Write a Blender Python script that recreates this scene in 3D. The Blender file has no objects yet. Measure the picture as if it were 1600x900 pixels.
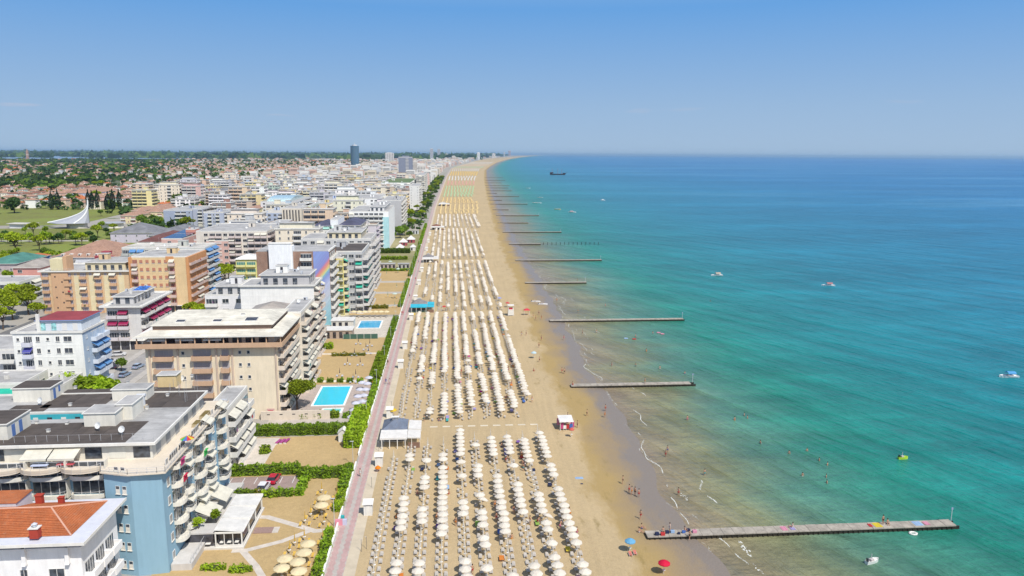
import bpy, math, random
import numpy as np
from mathutils import Matrix, Vector
rnd = random.Random(7)
npr = np.random.RandomState(11)
C = bpy.context.scene.collection
SC = bpy.context.scene
# ---------------------------------------------------------------- camera
F = 1160.; H = 64.; P = math.atan(209/F); R = math.radians(0.36); A = math.radians(4.9)
cam_d = bpy.data.cameras.new('camera'); cam = bpy.data.objects.new('camera', cam_d); C.objects.link(cam)
cam_d.sensor_width = 36; cam_d.lens = 36*F/1600; cam_d.clip_start = 1; cam_d.clip_end = 200000
r0 = Vector((math.cos(A), -math.sin(A), 0)); f0 = Vector((math.sin(A)*math.cos(P), math.cos(A)*math.cos(P), -math.sin(P)))
u0 = r0.cross(f0)
cR, sR = math.cos(R), math.sin(R)
rx = cR*r0 + sR*u0*1.0
ux = cR*u0 - sR*r0
m4 = Matrix((( rx.x, ux.x, -f0.x, 0), (rx.y, ux.y, -f0.y, 0), (rx.z, ux.z, -f0.z, H), (0, 0, 0, 1)))
cam.matrix_world = m4
SC.camera = cam
# ---------------------------------------------------------------- sky, sun, exposure
SUN_EL = math.radians(53.5); SUN_AZ = math.atan2(.53, -.85)      # clockwise from +Y
w = bpy.data.worlds.new('World'); SC.world = w; w.use_nodes = True
nt = w.node_tree; bg = nt.nodes['Background']
sky = nt.nodes.new('ShaderNodeTexSky'); sky.sky_type = 'NISHITA'; sky.sun_disc = False
sky.sun_elevation = SUN_EL; sky.sun_rotation = SUN_AZ; sky.altitude = 60
sky.air_density = 1.0; sky.dust_density = 0.6; sky.ozone_density = 3.2
SKY_STRENGTH = 0.14
# lowest 11 degrees: clear summer air, pale lavender blue at the horizon, with a few thin cloud wisps
tcw = nt.nodes.new('ShaderNodeTexCoord'); sx_ = nt.nodes.new('ShaderNodeSeparateXYZ'); nt.links.new(tcw.outputs['Generated'], sx_.inputs[0])
ramp = nt.nodes.new('ShaderNodeValToRGB'); el = ramp.color_ramp.elements
for q_, (p_, c_) in zip([el[0], el[1], el.new(.5), el.new(.6)], [(0., (.40, .545, .72)), (1., (.07, .23, .62)), (.10, (.33, .50, .73)), (.30, (.145, .375, .76))]): q_.position = p_; q_.color = (*c_, 1)
mr = nt.nodes.new('ShaderNodeMapRange'); mr.inputs[1].default_value = 0; mr.inputs[2].default_value = .6; nt.links.new(sx_.outputs[2], mr.inputs[0]); nt.links.new(mr.outputs[0], ramp.inputs[0])
scl = nt.nodes.new('ShaderNodeVectorMath'); scl.operation = 'SCALE'; scl.inputs['Scale'].default_value = .93/SKY_STRENGTH; nt.links.new(ramp.outputs[0], scl.inputs[0])
mp_ = nt.nodes.new('ShaderNodeMapping'); mp_.inputs['Scale'].default_value = (9, 9, 90); nt.links.new(tcw.outputs['Generated'], mp_.inputs[0])
nz = nt.nodes.new('ShaderNodeTexNoise'); nz.inputs['Scale'].default_value = 1.; nz.inputs['Detail'].default_value = 5; nt.links.new(mp_.outputs[0], nz.inputs['Vector'])
m1 = nt.nodes.new('ShaderNodeMapRange'); m1.inputs[1].default_value = .64; m1.inputs[2].default_value = .78; m1.inputs[4].default_value = .4; nt.links.new(nz.outputs['Fac'], m1.inputs[0])
m2 = nt.nodes.new('ShaderNodeMapRange'); m2.inputs[1].default_value = .03; m2.inputs[2].default_value = .045; nt.links.new(sx_.outputs[2], m2.inputs[0])
m3 = nt.nodes.new('ShaderNodeMapRange'); m3.inputs[1].default_value = .05; m3.inputs[2].default_value = .075; m3.inputs[3].default_value = 1; m3.inputs[4].default_value = 0; nt.links.new(sx_.outputs[2], m3.inputs[0])
q1 = nt.nodes.new('ShaderNodeMath'); q1.operation = 'MULTIPLY'; nt.links.new(m1.outputs[0], q1.inputs[0]); nt.links.new(m2.outputs[0], q1.inputs[1])
q2 = nt.nodes.new('ShaderNodeMath'); q2.operation = 'MULTIPLY'; nt.links.new(q1.outputs[0], q2.inputs[0]); nt.links.new(m3.outputs[0], q2.inputs[1])
cl = nt.nodes.new('ShaderNodeMixRGB'); nt.links.new(q2.outputs[0], cl.inputs[0]); nt.links.new(scl.outputs[0], cl.inputs[1]); cl.inputs[2].default_value = (.62/.14, .56/.14, .62/.14, 1)
bl_ = nt.nodes.new('ShaderNodeMapRange'); bl_.inputs[1].default_value = .22; bl_.inputs[2].default_value = .6; nt.links.new(sx_.outputs[2], bl_.inputs[0])
mx = nt.nodes.new('ShaderNodeMixRGB'); nt.links.new(bl_.outputs[0], mx.inputs[0]); nt.links.new(cl.outputs[0], mx.inputs[1]); nt.links.new(sky.outputs[0], mx.inputs[2])
nt.links.new(mx.outputs[0], bg.inputs[0]); bg.inputs[1].default_value = SKY_STRENGTH
sd = bpy.data.lights.new('sun', 'SUN'); sd.energy = 4.6; sd.angle = math.radians(.55); sd.color = (1, .955, .88)
sun = bpy.data.objects.new('sun', sd); C.objects.link(sun)
sv = Vector((math.sin(SUN_AZ)*math.cos(SUN_EL), math.cos(SUN_AZ)*math.cos(SUN_EL), math.sin(SUN_EL)))
sun.rotation_euler = sv.to_track_quat('Z', 'Y').to_euler(); sun.location = (60, -80, 200)
SC.view_settings.view_transform = 'Standard'; SC.view_settings.look = 'None'
SC.view_settings.exposure = 0.08; SC.view_settings.gamma = 1.0; SC.view_settings.use_curve_mapping = False
SC.cycles.max_bounces = 6; SC.cycles.volume_bounces = 0
# ---------------------------------------------------------------- surveying: photo point -> point of the place at height h
def G(u, v, h=0):
    x = u-800; y = v-450
    xl = x*cR + y*sR; yl = -x*sR + y*cR
    z = (H-h)/(math.sin(P) + yl/F*math.cos(P))
    X, Y = z*xl/F, z*(math.cos(P) - yl/F*math.sin(P))
    return (X*math.cos(A) + Y*math.sin(A), -X*math.sin(A) + Y*math.cos(A))
def U(X, Y, h=0):
    X, Y = X*math.cos(A) - Y*math.sin(A), X*math.sin(A) + Y*math.cos(A)
    d = H-h; z = Y*math.cos(P) + d*math.sin(P); yy = d*math.cos(P) - Y*math.sin(P)
    xl = X/z*F; yl = yy/z*F
    return (800 + xl*cR - yl*sR, 450 + xl*sR + yl*cR)
def bis(f, lo, hi):
    for _ in range(50):
        m = (lo+hi)/2
        if f(m) < 0: lo = m
        else: hi = m
    return lo
def Xat(u, Y, h=0): return bis(lambda X: U(X, Y, h)[0]-u, -1.4*Y-40, 1.5*Y+200)
def Yat(v, X, h=0): return bis(lambda Y: v-U(X, Y, h)[1], 20, 60000)
# ---------------------------------------------------------------- materials
MC = {}
def node(nt, t, **k):
    n = nt.nodes.new(t)
    for a, b in k.items():
        if a.startswith('i_'): n.inputs[int(a[2:])].default_value = b
        else: setattr(n, a, b)
    return n
def mat(key, rgb=(.5, .5, .5), kind='plain', rough=.75, spec=.3, amt=.15, scale=.5):
    k = (key, rgb, kind)
    if k in MC: return MC[k]
    m = bpy.data.materials.new(key); MC[k] = m; m.use_nodes = True
    nt = m.node_tree; L = nt.links; b = nt.nodes['Principled BSDF']
    b.inputs['Roughness'].default_value = rough; b.inputs['Specular IOR Level'].default_value = spec
    c = (*rgb, 1)
    b.inputs['Base Color'].default_value = c
    if kind == 'flat': return m
    tc = node(nt, 'ShaderNodeTexCoord'); mp = node(nt, 'ShaderNodeMapping'); L.new(tc.outputs['Object'], mp.inputs[0])
    oi = node(nt, 'ShaderNodeObjectInfo')
    ad = node(nt, 'ShaderNodeVectorMath', operation='ADD'); L.new(mp.outputs[0], ad.inputs[0]); 
    sc_ = node(nt, 'ShaderNodeMath', operation='MULTIPLY', i_1=57.); L.new(oi.outputs['Random'], sc_.inputs[0]); L.new(sc_.outputs[0], ad.inputs[1])
    def noise(vec, s, det=4, ro=.6):
        n = node(nt, 'ShaderNodeTexNoise'); n.inputs['Scale'].default_value = s; n.inputs['Detail'].default_value = det; n.inputs['Roughness'].default_value = ro
        L.new(vec, n.inputs['Vector']); return n.outputs['Fac']
    def shade(fac, lo, hi, f0=.3, f1=.7):
        r = node(nt, 'ShaderNodeMapRange'); L.new(fac, r.inputs[0]); r.inputs[1].default_value = f0; r.inputs[2].default_value = f1
        r.inputs[3].default_value = lo; r.inputs[4].default_value = hi; return r.outputs[0]
    def mul(col, fac):
        x = node(nt, 'ShaderNodeVectorMath', operation='SCALE'); L.new(col, x.inputs[0]); L.new(fac, x.inputs['Scale']); return x.outputs[0]
    def mix(a, b_, fac):
        x = node(nt, 'ShaderNodeMix', data_type='RGBA'); L.new(fac, x.inputs['Factor'])
        for s, i in ((a, 'A'), (b_, 'B')):
            s_ = [q for q in x.inputs if q.name == i and q.type == 'RGBA'][0]
            if isinstance(s, tuple): s_.default_value = (*s, 1)
            else: L.new(s, s_)
        return [q for q in x.outputs if q.type == 'RGBA'][0]
    def math_(op, a, b_=0.):
        x = node(nt, 'ShaderNodeMath', operation=op)
        for i, s in enumerate((a, b_)):
            if isinstance(s, (int, float)): x.inputs[i].default_value = s
            else: L.new(s, x.inputs[i])
        return x.outputs[0]
    def sepY(o_):
        x = node(nt, 'ShaderNodeSeparateXYZ'); L.new(o_, x.inputs[0]); return x.outputs[1]
    def bump(h, st=.3, dist=.05):
        x = node(nt, 'ShaderNodeBump'); x.inputs['Strength'].default_value = st; x.inputs['Distance'].default_value = dist
        L.new(h, x.inputs['Height']); L.new(x.outputs[0], b.inputs['Normal'])
    rgbn = node(nt, 'ShaderNodeRGB'); rgbn.outputs[0].default_value = c; col = rgbn.outputs[0]
    V = ad.outputs[0]
    if kind == 'obj':           # colour of the single object (painted walls of copies)
        col = oi.outputs['Color']
    if kind in ('wall', 'obj'):
        st = node(nt, 'ShaderNodeMapping'); L.new(V, st.inputs[0]); st.inputs['Scale'].default_value = (1, 1, .12)
        col = mul(col, shade(noise(V, .35), 1-amt*.55, 1+amt*.3)); col = mul(col, shade(noise(st.outputs[0], 1.7, 5, .7), 1-amt*.7, 1.03, .25, .6))
        bump(noise(V, 9.), .15, .02)
    elif kind == 'plain':
        col = mul(col, shade(noise(V, scale, 6, .65), 1-amt, 1+amt*.6)); bump(noise(V, 12.), .1, .01)
    elif kind == 'roof':        # weathered flat roofing: patches, streaks, dust
        n2 = noise(V, .16, 7, .7); st = node(nt, 'ShaderNodeMapping'); L.new(V, st.inputs[0]); st.inputs['Scale'].default_value = (.25, 2.2, 1)
        col = mul(col, shade(n2, .62, 1.25)); col = mul(col, shade(noise(st.outputs[0], .8, 5, .7), .75, 1.15)); bump(noise(V, 3.), .25, .03)
    elif kind == 'tile':
        wv = node(nt, 'ShaderNodeTexWave', wave_type='BANDS', bands_direction='DIAGONAL'); wv.inputs['Scale'].default_value = 1.1; wv.inputs['Distortion'].default_value = .4
        L.new(V, wv.inputs['Vector'])
        br = node(nt, 'ShaderNodeTexBrick'); br.inputs['Scale'].default_value = 3.2; br.inputs['Mortar Size'].default_value = .03
        br.inputs['Color1'].default_value = c; br.inputs['Color2'].default_value = (rgb[0]*.8, rgb[1]*.72, rgb[2]*.7, 1); br.inputs['Mortar'].default_value = (rgb[0]*.5, rgb[1]*.45, rgb[2]*.45, 1)
        L.new(V, br.inputs['Vector']); col = mul(br.outputs['Color'], shade(noise(V, .3, 6, .7), .72, 1.2)); col = mix(col, (.33, .27, .2), shade(noise(V, 1.3, 4, .7), 0, .35, .55, .75))
        bump(br.outputs['Fac'], .5, .04)
    elif kind == 'brick':
        br = node(nt, 'ShaderNodeTexBrick'); br.inputs['Scale'].default_value = 2.5; br.inputs['Color1'].default_value = c
        br.inputs['Color2'].default_value = (rgb[0]*.75, rgb[1]*.75, rgb[2]*.75, 1); br.inputs['Mortar'].default_value = (.4, .36, .3, 1)
        sw = node(nt, 'ShaderNodeMapping'); L.new(V, sw.inputs[0]); sw.inputs['Rotation'].default_value = (math.pi/2, 0, 0); L.new(sw.outputs[0], br.inputs['Vector'])
        col = mul(br.outputs['Color'], shade(noise(V, .4), .8, 1.15))
    elif kind == 'leaf':
        n1 = noise(V, .55, 3, .6); n2 = noise(V, 3.5, 3, .7)
        col = mul(col, shade(n1, .6, 1.4)); col = mix(col, (rgb[0]*1.8+.02, rgb[1]*1.35+.01, rgb[2]*.9), shade(n2, 0, .7, .45, .75))
        rr = math_('ADD', math_('MULTIPLY', oi.outputs['Random'], .6), .75); col = mul(col, rr)
        tr = node(nt, 'ShaderNodeBsdfTranslucent'); ms = node(nt, 'ShaderNodeMixShader', i_0=.4)
        L.new(col, tr.inputs[0]); L.new(b.outputs[0], ms.inputs[1]); L.new(tr.outputs[0], ms.inputs[2]); L.new(ms.outputs[0], nt.nodes['Material Output'].inputs[0])
    elif kind == 'glass':
        n1 = noise(V, 1.3, 1, .5)
        col = mul(col, shade(n1, .5, 1.6)); b.inputs['Roughness'].default_value = .12; b.inputs['Specular IOR Level'].default_value = .8
    elif kind == 'cloth':
        col = mul(col, shade(noise(V, .8, 3), .86, 1.06)); tr = node(nt, 'ShaderNodeBsdfTranslucent'); ms = node(nt, 'ShaderNodeMixShader', i_0=.22)
        L.new(col, tr.inputs[0]); L.new(b.outputs[0], ms.inputs[1]); L.new(tr.outputs[0], ms.inputs[2]); L.new(ms.outputs[0], nt.nodes['Material Output'].inputs[0])
    elif kind == 'sand':
        at = node(nt, 'ShaderNodeAttribute', attribute_name='shore'); d = at.outputs['Fac']
        st = node(nt, 'ShaderNodeMapping'); L.new(tc.outputs['Object'], st.inputs[0]); st.inputs['Scale'].default_value = (1, .35, 1)
        n1 = noise(tc.outputs['Object'], .035, 5, .6); n2 = noise(tc.outputs['Object'], 1.1, 6, .75); n3 = noise(st.outputs[0], .16, 6, .7)
        col = mul(col, shade(n1, .93, 1.06)); col = mul(col, shade(n2, .9, 1.07)); col = mul(col, shade(n3, .95, 1.04))
        dd = math_('ADD', d, math_('MULTIPLY', math_('SUBTRACT', n3, .5), 14.)); dd2 = math_('ADD', d, math_('MULTIPLY', math_('SUBTRACT', n1, .5), 22.))
        damp = (rgb[0]*.74, rgb[1]*.68, rgb[2]*.46); wet = (.27, .205, .135); sheen = (.215, .18, .15)
        col = mix(col, damp, shade(dd, 0, .85, -14.8, -12)); col = mix(col, wet, shade(dd2, 0, .8, -11, -6)); col = mix(col, sheen, shade(dd, 0, .95, -6.5, -3))
        weed = math_('MULTIPLY', shade(noise(st.outputs[0], .3, 5, .7), 0, 1, .58, .7), math_('MULTIPLY', shade(d, 0, 1, -22, -17), shade(d, 1, 0, -11, -7)))
        col = mix(col, (.22, .165, .06), math_('MULTIPLY', weed, .75))
        tr_ = node(nt, 'ShaderNodeMapping', vector_type='TEXTURE'); L.new(tc.outputs['Object'], tr_.inputs[0]); tr_.inputs['Rotation'].default_value = (0, 0, math.radians(88)); tr_.inputs['Scale'].default_value = (30, 1, 1)
        dry = shade(d, 1, 0, -18, -12); col = mul(col, math_('ADD', 1., math_('MULTIPLY', math_('SUBTRACT', shade(noise(tr_.outputs[0], .8, 4, .6), .93, 1.06), 1.), dry))); n8 = noise(tc.outputs['Object'], 3.2, 3, .8); col = mul(col, math_('ADD', 1., math_('MULTIPLY', math_('SUBTRACT', shade(n8, .88, 1.08), 1.), dry)))
        L.new(shade(dd, .85, .32, -9, -3), b.inputs['Roughness']); bump(math_('ADD', n2, n8), .6, .12)
    elif kind == 'courtsand':
        n2 = noise(V, 1.1, 6, .75); col = mul(col, shade(noise(V, .09, 5), .91, 1.07)); col = mul(col, shade(n2, .87, 1.08)); n8 = noise(V, 3.2, 3, .8); col = mul(col, shade(n8, .9, 1.07)); bump(math_('ADD', n2, n8), .6, .12)
    elif kind == 'sea':
        at = node(nt, 'ShaderNodeAttribute', attribute_name='shore'); d = at.outputs['Fac']
        O = tc.outputs['Object']
        n1 = noise(O, .02, 5, .6)
        a1 = node(nt, 'ShaderNodeMapping'); L.new(O, a1.inputs[0]); a1.inputs['Rotation'].default_value = (0, 0, math.radians(-14)); a1.inputs['Scale'].default_value = (.25, 1, 1)
        nb = noise(a1.outputs[0], .045, 5, .6)
        dd = math_('ADD', d, math_('MULTIPLY', math_('SUBTRACT', n1, .5), 16.)); dd = math_('ADD', dd, math_('MULTIPLY', math_('SUBTRACT', nb, .5), 22.))
        lg = math_('LOGARITHM', math_('ADD', math_('MAXIMUM', dd, 0.), 1.), 10.)
        cr = node(nt, 'ShaderNodeValToRGB'); L.new(math_('DIVIDE', lg, 4.), cr.inputs[0]); e = cr.color_ramp.elements
        stops = [(0, (.235, .185, .12)), (6, (.22, .19, .11)), (15, (.18, .19, .10)), (28, (.08, .19, .13)), (48, (.014, .19, .135)), (85, (.006, .175, .175)), (200, (.004, .16, .235)), (800, (.004, .13, .285)), (9000, (.005, .12, .32))]
        while len(e) < len(stops): e.new(.5)
        for q, (dist, cc) in zip(e, stops): q.position = math.log10(dist+1)/4; q.color = (*cc, 1)
        # wind lanes: broad calm and ruffled belts
        a2 = node(nt, 'ShaderNodeMapping'); L.new(O, a2.inputs[0]); a2.inputs['Rotation'].default_value = (0, 0, math.radians(-10)); a2.inputs['Scale'].default_value = (.22, 1, 1)
        n4 = noise(a2.outputs[0], .0035, 6, .62)
        a3 = node(nt, 'ShaderNodeMapping'); L.new(O, a3.inputs[0]); a3.inputs['Rotation'].default_value = (0, 0, math.radians(18)); a3.inputs['Scale'].default_value = (.3, 1, 1)
        n5 = noise(a3.outputs[0], .05, 4, .65)
        a5 = node(nt, 'ShaderNodeMapping'); L.new(O, a5.inputs[0]); a5.inputs['Rotation'].default_value = (0, 0, math.radians(8)); a5.inputs['Scale'].default_value = (.16, 1, 1)
        n9 = noise(a5.outputs[0], .16, 5, .7); n10 = noise(a5.outputs[0], .014, 5, .65)
        col = mul(cr.outputs[0], shade(n4, .82, 1.2)); col = mul(col, shade(n5, .88, 1.14)); col = mul(col, shade(n9, .88, 1.14))
        a6 = node(nt, 'ShaderNodeMapping', vector_type='TEXTURE'); L.new(O, a6.inputs[0]); a6.inputs['Rotation'].default_value = (0, 0, math.radians(-60)); a6.inputs['Scale'].default_value = (7, 1, 1)
        a7 = node(nt, 'ShaderNodeMapping', vector_type='TEXTURE'); L.new(O, a7.inputs[0]); a7.inputs['Rotation'].default_value = (0, 0, math.radians(-68)); a7.inputs['Scale'].default_value = (5, 1, 1)
        sw1 = noise(a6.outputs[0], .11, 3, .55); sw2 = noise(a7.outputs[0], .42, 4, .6); near = shade(sepY(O), 1, 0, 350, 1200)
        col = mul(col, math_('ADD', 1., math_('MULTIPLY', math_('SUBTRACT', shade(sw1, .86, 1.12, .38, .6), 1.), near))); col = mul(col, math_('ADD', 1., math_('MULTIPLY', math_('SUBTRACT', shade(sw2, .88, 1.1), 1.), near))); col = mul(col, shade(n10, .86, 1.14))
        n6 = noise(O, .03, 4, .7); n7 = noise(O, .008, 2)
        dark = math_('MULTIPLY', shade(n6, 0, .35, .62, .72), shade(d, 1, 0, 60, 140)); col = mix(col, (.04, .08, .09), dark)
        col = mix(col, (.22, .44, .52), math_('MULTIPLY', shade(n4, 0, .34, .52, .66), shade(d, 0, 1, 120, 500)))
        a4 = node(nt, 'ShaderNodeMapping'); L.new(O, a4.inputs[0]); a4.inputs['Rotation'].default_value = (0, 0, math.radians(20)); a4.inputs['Scale'].default_value = (.45, 1, 1)
        hw = math_('ADD', math_('ADD', noise(a4.outputs[0], .5, 5, .6), math_('MULTIPLY', sw2, 2.)), math_('MULTIPLY', sw1, 3.5))
        bump(hw, .9, .75); b.inputs['IOR'].default_value = 1.33
        b.inputs['Roughness'].default_value = .28; b.inputs['Specular IOR Level'].default_value = .33
    elif kind == 'land':
        O = tc.outputs['Object']; n1 = noise(O, .004, 5, .65); n2 = noise(O, .03, 5, .7)
        sp = node(nt, 'ShaderNodeSeparateXYZ'); L.new(O, sp.inputs[0])
        fld = node(nt, 'ShaderNodeTexVoronoi'); fld.inputs['Scale'].default_value = .0028; L.new(O, fld.inputs['Vector'])
        sx = node(nt, 'ShaderNodeSeparateXYZ'); L.new(fld.outputs['Color'], sx.inputs[0])
        farm = mix((.055, .085, .03), (.17, .16, .07), shade(sx.outputs[0], 0, 1, .45, .9))
        town = mix((.30, .28, .25), (.38, .35, .30), n2)
        town = mix(town, (.10, .13, .045), shade(n2, 0, 1, .55, .68))
        # town near the coast, farmland inland
        e1 = math_('ADD', math_('MULTIPLY', sp.outputs[0], -1.), math_('MULTIPLY', math_('SUBTRACT', n1, .5), 500.))
        col = mix(town, farm, shade(math_('SUBTRACT', e1, math_('MULTIPLY', sp.outputs[1], .12)), 0, 1, 330, 560))
    elif kind == 'asphalt':
        col = mul(col, shade(noise(V, .5, 6, .7), .8, 1.25)); bump(noise(V, 20.), .2, .01)
    elif kind == 'paver':
        br = node(nt, 'ShaderNodeTexBrick'); br.inputs['Scale'].default_value = 2.2; br.inputs['Color1'].default_value = c; br.inputs['Color2'].default_value = (rgb[0]*.86, rgb[1]*.86, rgb[2]*.86, 1)
        br.inputs['Mortar'].default_value = (rgb[0]*.6, rgb[1]*.6, rgb[2]*.6, 1); br.inputs['Mortar Size'].default_value = .015; L.new(V, br.inputs['Vector'])
        col = mul(br.outputs['Color'], shade(noise(V, .6, 5, .7), .86, 1.1))
    elif kind == 'grass':
        n1 = noise(V, .02, 5, .6); col = mix(col, (.17, .17, .055), shade(n1, 0, 1, .35, .68)); col = mul(col, shade(noise(V, .4, 6, .75), .8, 1.2))
    elif kind == 'rainbow':     # painted mural: slanting bands on the wall
        sp = node(nt, 'ShaderNodeSeparateXYZ'); L.new(tc.outputs['Object'], sp.inputs[0])
        # slanting coordinate
        s = math_('SUBTRACT', sp.outputs[2], math_('MULTIPLY', sp.outputs[0], 1.25))
        s = math_('ADD', s, math_('MULTIPLY', noise(V, .25, 2), 1.2))
        cr = node(nt, 'ShaderNodeValToRGB'); L.new(math_('DIVIDE', s, 40.), cr.inputs[0]); e = cr.color_ramp.elements
        st = [(0, (.12, .45, .50)), (.20, (.25, .5, .55)), (.34, (.50, .53, .58)), (.44, (.42, .45, .62)), (.52, (.17, .24, .62)), (.555, (.12, .40, .45)), (.575, (.65, .60, .10)), (.60, (.75, .30, .08)), (.63, (.70, .12, .12)), (.66, (.16, .17, .50)), (.8, (.18, .28, .65)), (1, (.20, .20, .55))]
        while len(e) < len(st): e.new(.5)
        for q, (p_, cc) in zip(e, st): q.position = p_; q.color = (*cc, 1)
        wv = node(nt, 'ShaderNodeCombineXYZ'); L.new(s, wv.inputs[0]); col = mix(mul(cr.outputs[0], shade(noise(wv.outputs[0], .5, 3, .7), .8, 1.2)), (.42, .44, .5), math_('MULTIPLY', sp.outputs[2], 0.) if False else math_('ADD', 0., .28))
    L.new(col, b.inputs['Base Color'])
    return m
# ---------------------------------------------------------------- mesh building
class MB:
    def __init__(s): s.v = []; s.f = []; s.m = []; s.ms = []
    def mi(s, m):
        if m not in s.ms: s.ms.append(m)
        return s.ms.index(m)
    def face(s, pts, m):
        n = len(s.v); s.v += [tuple(p) for p in pts]; s.f.append(tuple(range(n, n+len(pts)))); s.m.append(s.mi(m))
    def box(s, x0, x1, y0, y1, z0, z1, m, bottom=True):
        n = len(s.v); s.v += [(x0,y0,z0),(x1,y0,z0),(x1,y1,z0),(x0,y1,z0),(x0,y0,z1),(x1,y0,z1),(x1,y1,z1),(x0,y1,z1)]
        fs = [(0,1,5,4),(1,2,6,5),(2,3,7,6),(3,0,4,7),(4,5,6,7)] + ([(3,2,1,0)] if bottom else [])
        k = s.mi(m)
        for q in fs: s.f.append(tuple(n+i for i in q)); s.m.append(k)
    def prism(s, poly, z0, z1, m, top=None, cap=True):
        n = len(s.v); N = len(poly); k = s.mi(m)
        s.v += [(x, y, z0) for x, y in poly] + [(x, y, z1) for x, y in poly]
        for i in range(N):
            j = (i+1) % N; s.f.append((n+i, n+j, n+N+j, n+N+i)); s.m.append(k)
        if cap:
            s.f.append(tuple(n+N+i for i in range(N))); s.m.append(s.mi(top) if top else k)
            s.f.append(tuple(n+N-1-i for i in range(N))); s.m.append(k)
    def tube(s, a, b, r, m, n=6, r2=None):
        a = Vector(a); b = Vector(b); d = (b-a).normalized(); r2 = r if r2 is None else r2
        x = d.orthogonal().normalized(); y = d.cross(x); k = len(s.v); mi = s.mi(m)
        for p, rr in ((a, r), (b, r2)):
            for i in range(n):
                t = 2*math.pi*i/n; s.v.append(tuple(p + (x*math.cos(t) + y*math.sin(t))*rr))
        for i in range(n):
            j = (i+1) % n; s.f.append((k+i, k+j, k+n+j, k+n+i)); s.m.append(mi)
        s.f.append(tuple(k+n+i for i in range(n))); s.m.append(mi); s.f.append(tuple(k+n-1-i for i in range(n))); s.m.append(mi)
    def hip(s, x0, x1, y0, y1, z0, hgt, m, ridge=None, over=0):
        x0 -= over; x1 += over; y0 -= over; y1 += over
        if (x1-x0) >= (y1-y0):
            q = (y1-y0)/2 if ridge is None else ridge; a = (x0+q, (y0+y1)/2, z0+hgt); b = (x1-q, (y0+y1)/2, z0+hgt)
            A_, B_, C_, D_ = (x0,y0,z0), (x1,y0,z0), (x1,y1,z0), (x0,y1,z0)
            s.face([A_, B_, b, a], m); s.face([B_, C_, b], m); s.face([C_, D_, a, b], m); s.face([D_, A_, a], m); s.face([D_, C_, B_, A_], m)
        else:
            q = (x1-x0)/2 if ridge is None else ridge; a = ((x0+x1)/2, y0+q, z0+hgt); b = ((x0+x1)/2, y1-q, z0+hgt)
            A_, B_, C_, D_ = (x0,y0,z0), (x1,y0,z0), (x1,y1,z0), (x0,y1,z0)
            s.face([A_, B_, a], m); s.face([B_, C_, b, a], m); s.face([C_, D_, b], m); s.face([D_, A_, a, b], m); s.face([D_, C_, B_, A_], m)
    def add(s, o, loc=(0, 0, 0), rz=0, sc=1):
        n = len(s.v); c, q = math.cos(rz), math.sin(rz)
        s.v += [((x*c-y*q)*sc+loc[0], (x*q+y*c)*sc+loc[1], z*sc+loc[2]) for x, y, z in o.v]
        mm = [s.mi(m) for m in o.ms]
        s.f += [tuple(n+i for i in f) for f in o.f]; s.m += [mm[i] for i in o.m]
    def mesh(s, name):
        me = bpy.data.meshes.new(name); me.from_pydata(s.v, [], s.f)
        for m in s.ms: me.materials.append(m)
        me.polygons.foreach_set('material_index', s.m); me.update(); return me
    def build(s, name, parent=None, loc=None, smooth=False):
        me = s.mesh(name)
        if smooth: me.polygons.foreach_set('use_smooth', [True]*len(me.polygons))
        return link(name, me, parent, loc)
def link(name, me, parent=None, loc=None, rz=0):
    o = bpy.data.objects.new(name, me); C.objects.link(o)
    if parent is not None: o.parent = parent
    if loc is not None: o.location = loc
    if rz: o.rotation_euler = (0, 0, rz)
    return o
def empty(name, loc, rz=0): return link(name, None, None, loc, rz)
def tag(o, label=None, cat=None, group=None, kind=None):
    if label: o['label'] = label
    if cat: o['category'] = cat
    if group: o['group'] = group
    if kind: o['kind'] = kind
    return o
def stuff(o): o['kind'] = 'stuff'; return o
def structure(o): o['kind'] = 'structure'; return o
def copy_tree(o, kids, loc, rz=0, sc=None):
    c = o.copy(); C.objects.link(c); c.location = loc; c.rotation_euler = (0, 0, rz)
    if sc: c.scale = sc
    for ch, sub in kids:
        d = ch.copy(); C.objects.link(d); d.parent = c
        for g in sub:
            e = g.copy(); C.objects.link(e); e.parent = d
    return c
def quadmesh(name, Q, m, mi=None, mats=None):
    """Q: (N,4,3) array of loose quads"""
    N = len(Q); me = bpy.data.meshes.new(name)
    me.vertices.add(N*4); me.vertices.foreach_set('co', Q.reshape(-1).astype(np.float32))
    me.loops.add(N*4); me.loops.foreach_set('vertex_index', np.arange(N*4, dtype=np.int32))
    me.polygons.add(N); me.polygons.foreach_set('loop_start', np.arange(0, N*4, 4, dtype=np.int32))
    for x in (mats or [m]): me.materials.append(x)
    if mi is not None: me.polygons.foreach_set('material_index', mi.astype(np.int32))
    me.update(calc_edges=True); return me
def leafquads(P_, size, flat=.35, jit=.4):
    """loose leaf-clump quads centred on points P_"""
    N = len(P_); n = npr.normal(size=(N, 3)); n[:, 2] = np.abs(n[:, 2])+flat; n /= np.linalg.norm(n, axis=1)[:, None]
    t = npr.normal(size=(N, 3)); a = np.cross(n, t); a /= np.linalg.norm(a, axis=1)[:, None]+1e-9; b_ = np.cross(n, a)
    s = size*(1-jit+2*jit*npr.rand(N))[:, None]
    Q = np.stack([P_-a*s-b_*s*.7, P_+a*s-b_*s*.55, P_+a*s*.8+b_*s*.7, P_-a*s*.7+b_*s*.6], axis=1); return Q
WHITE = (.85, .84, .80)
ORD = ['nearest', 'second nearest', 'third nearest', 'fourth nearest', 'fifth nearest', 'sixth nearest', 'seventh nearest', 'eighth nearest', 'ninth nearest', 'tenth nearest', 'eleventh nearest', 'twelfth nearest', 'thirteenth nearest', 'fourteenth nearest', 'fifteenth nearest', 'sixteenth nearest', 'seventeenth nearest', 'eighteenth nearest', 'nineteenth nearest', 'twentieth nearest']
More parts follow.
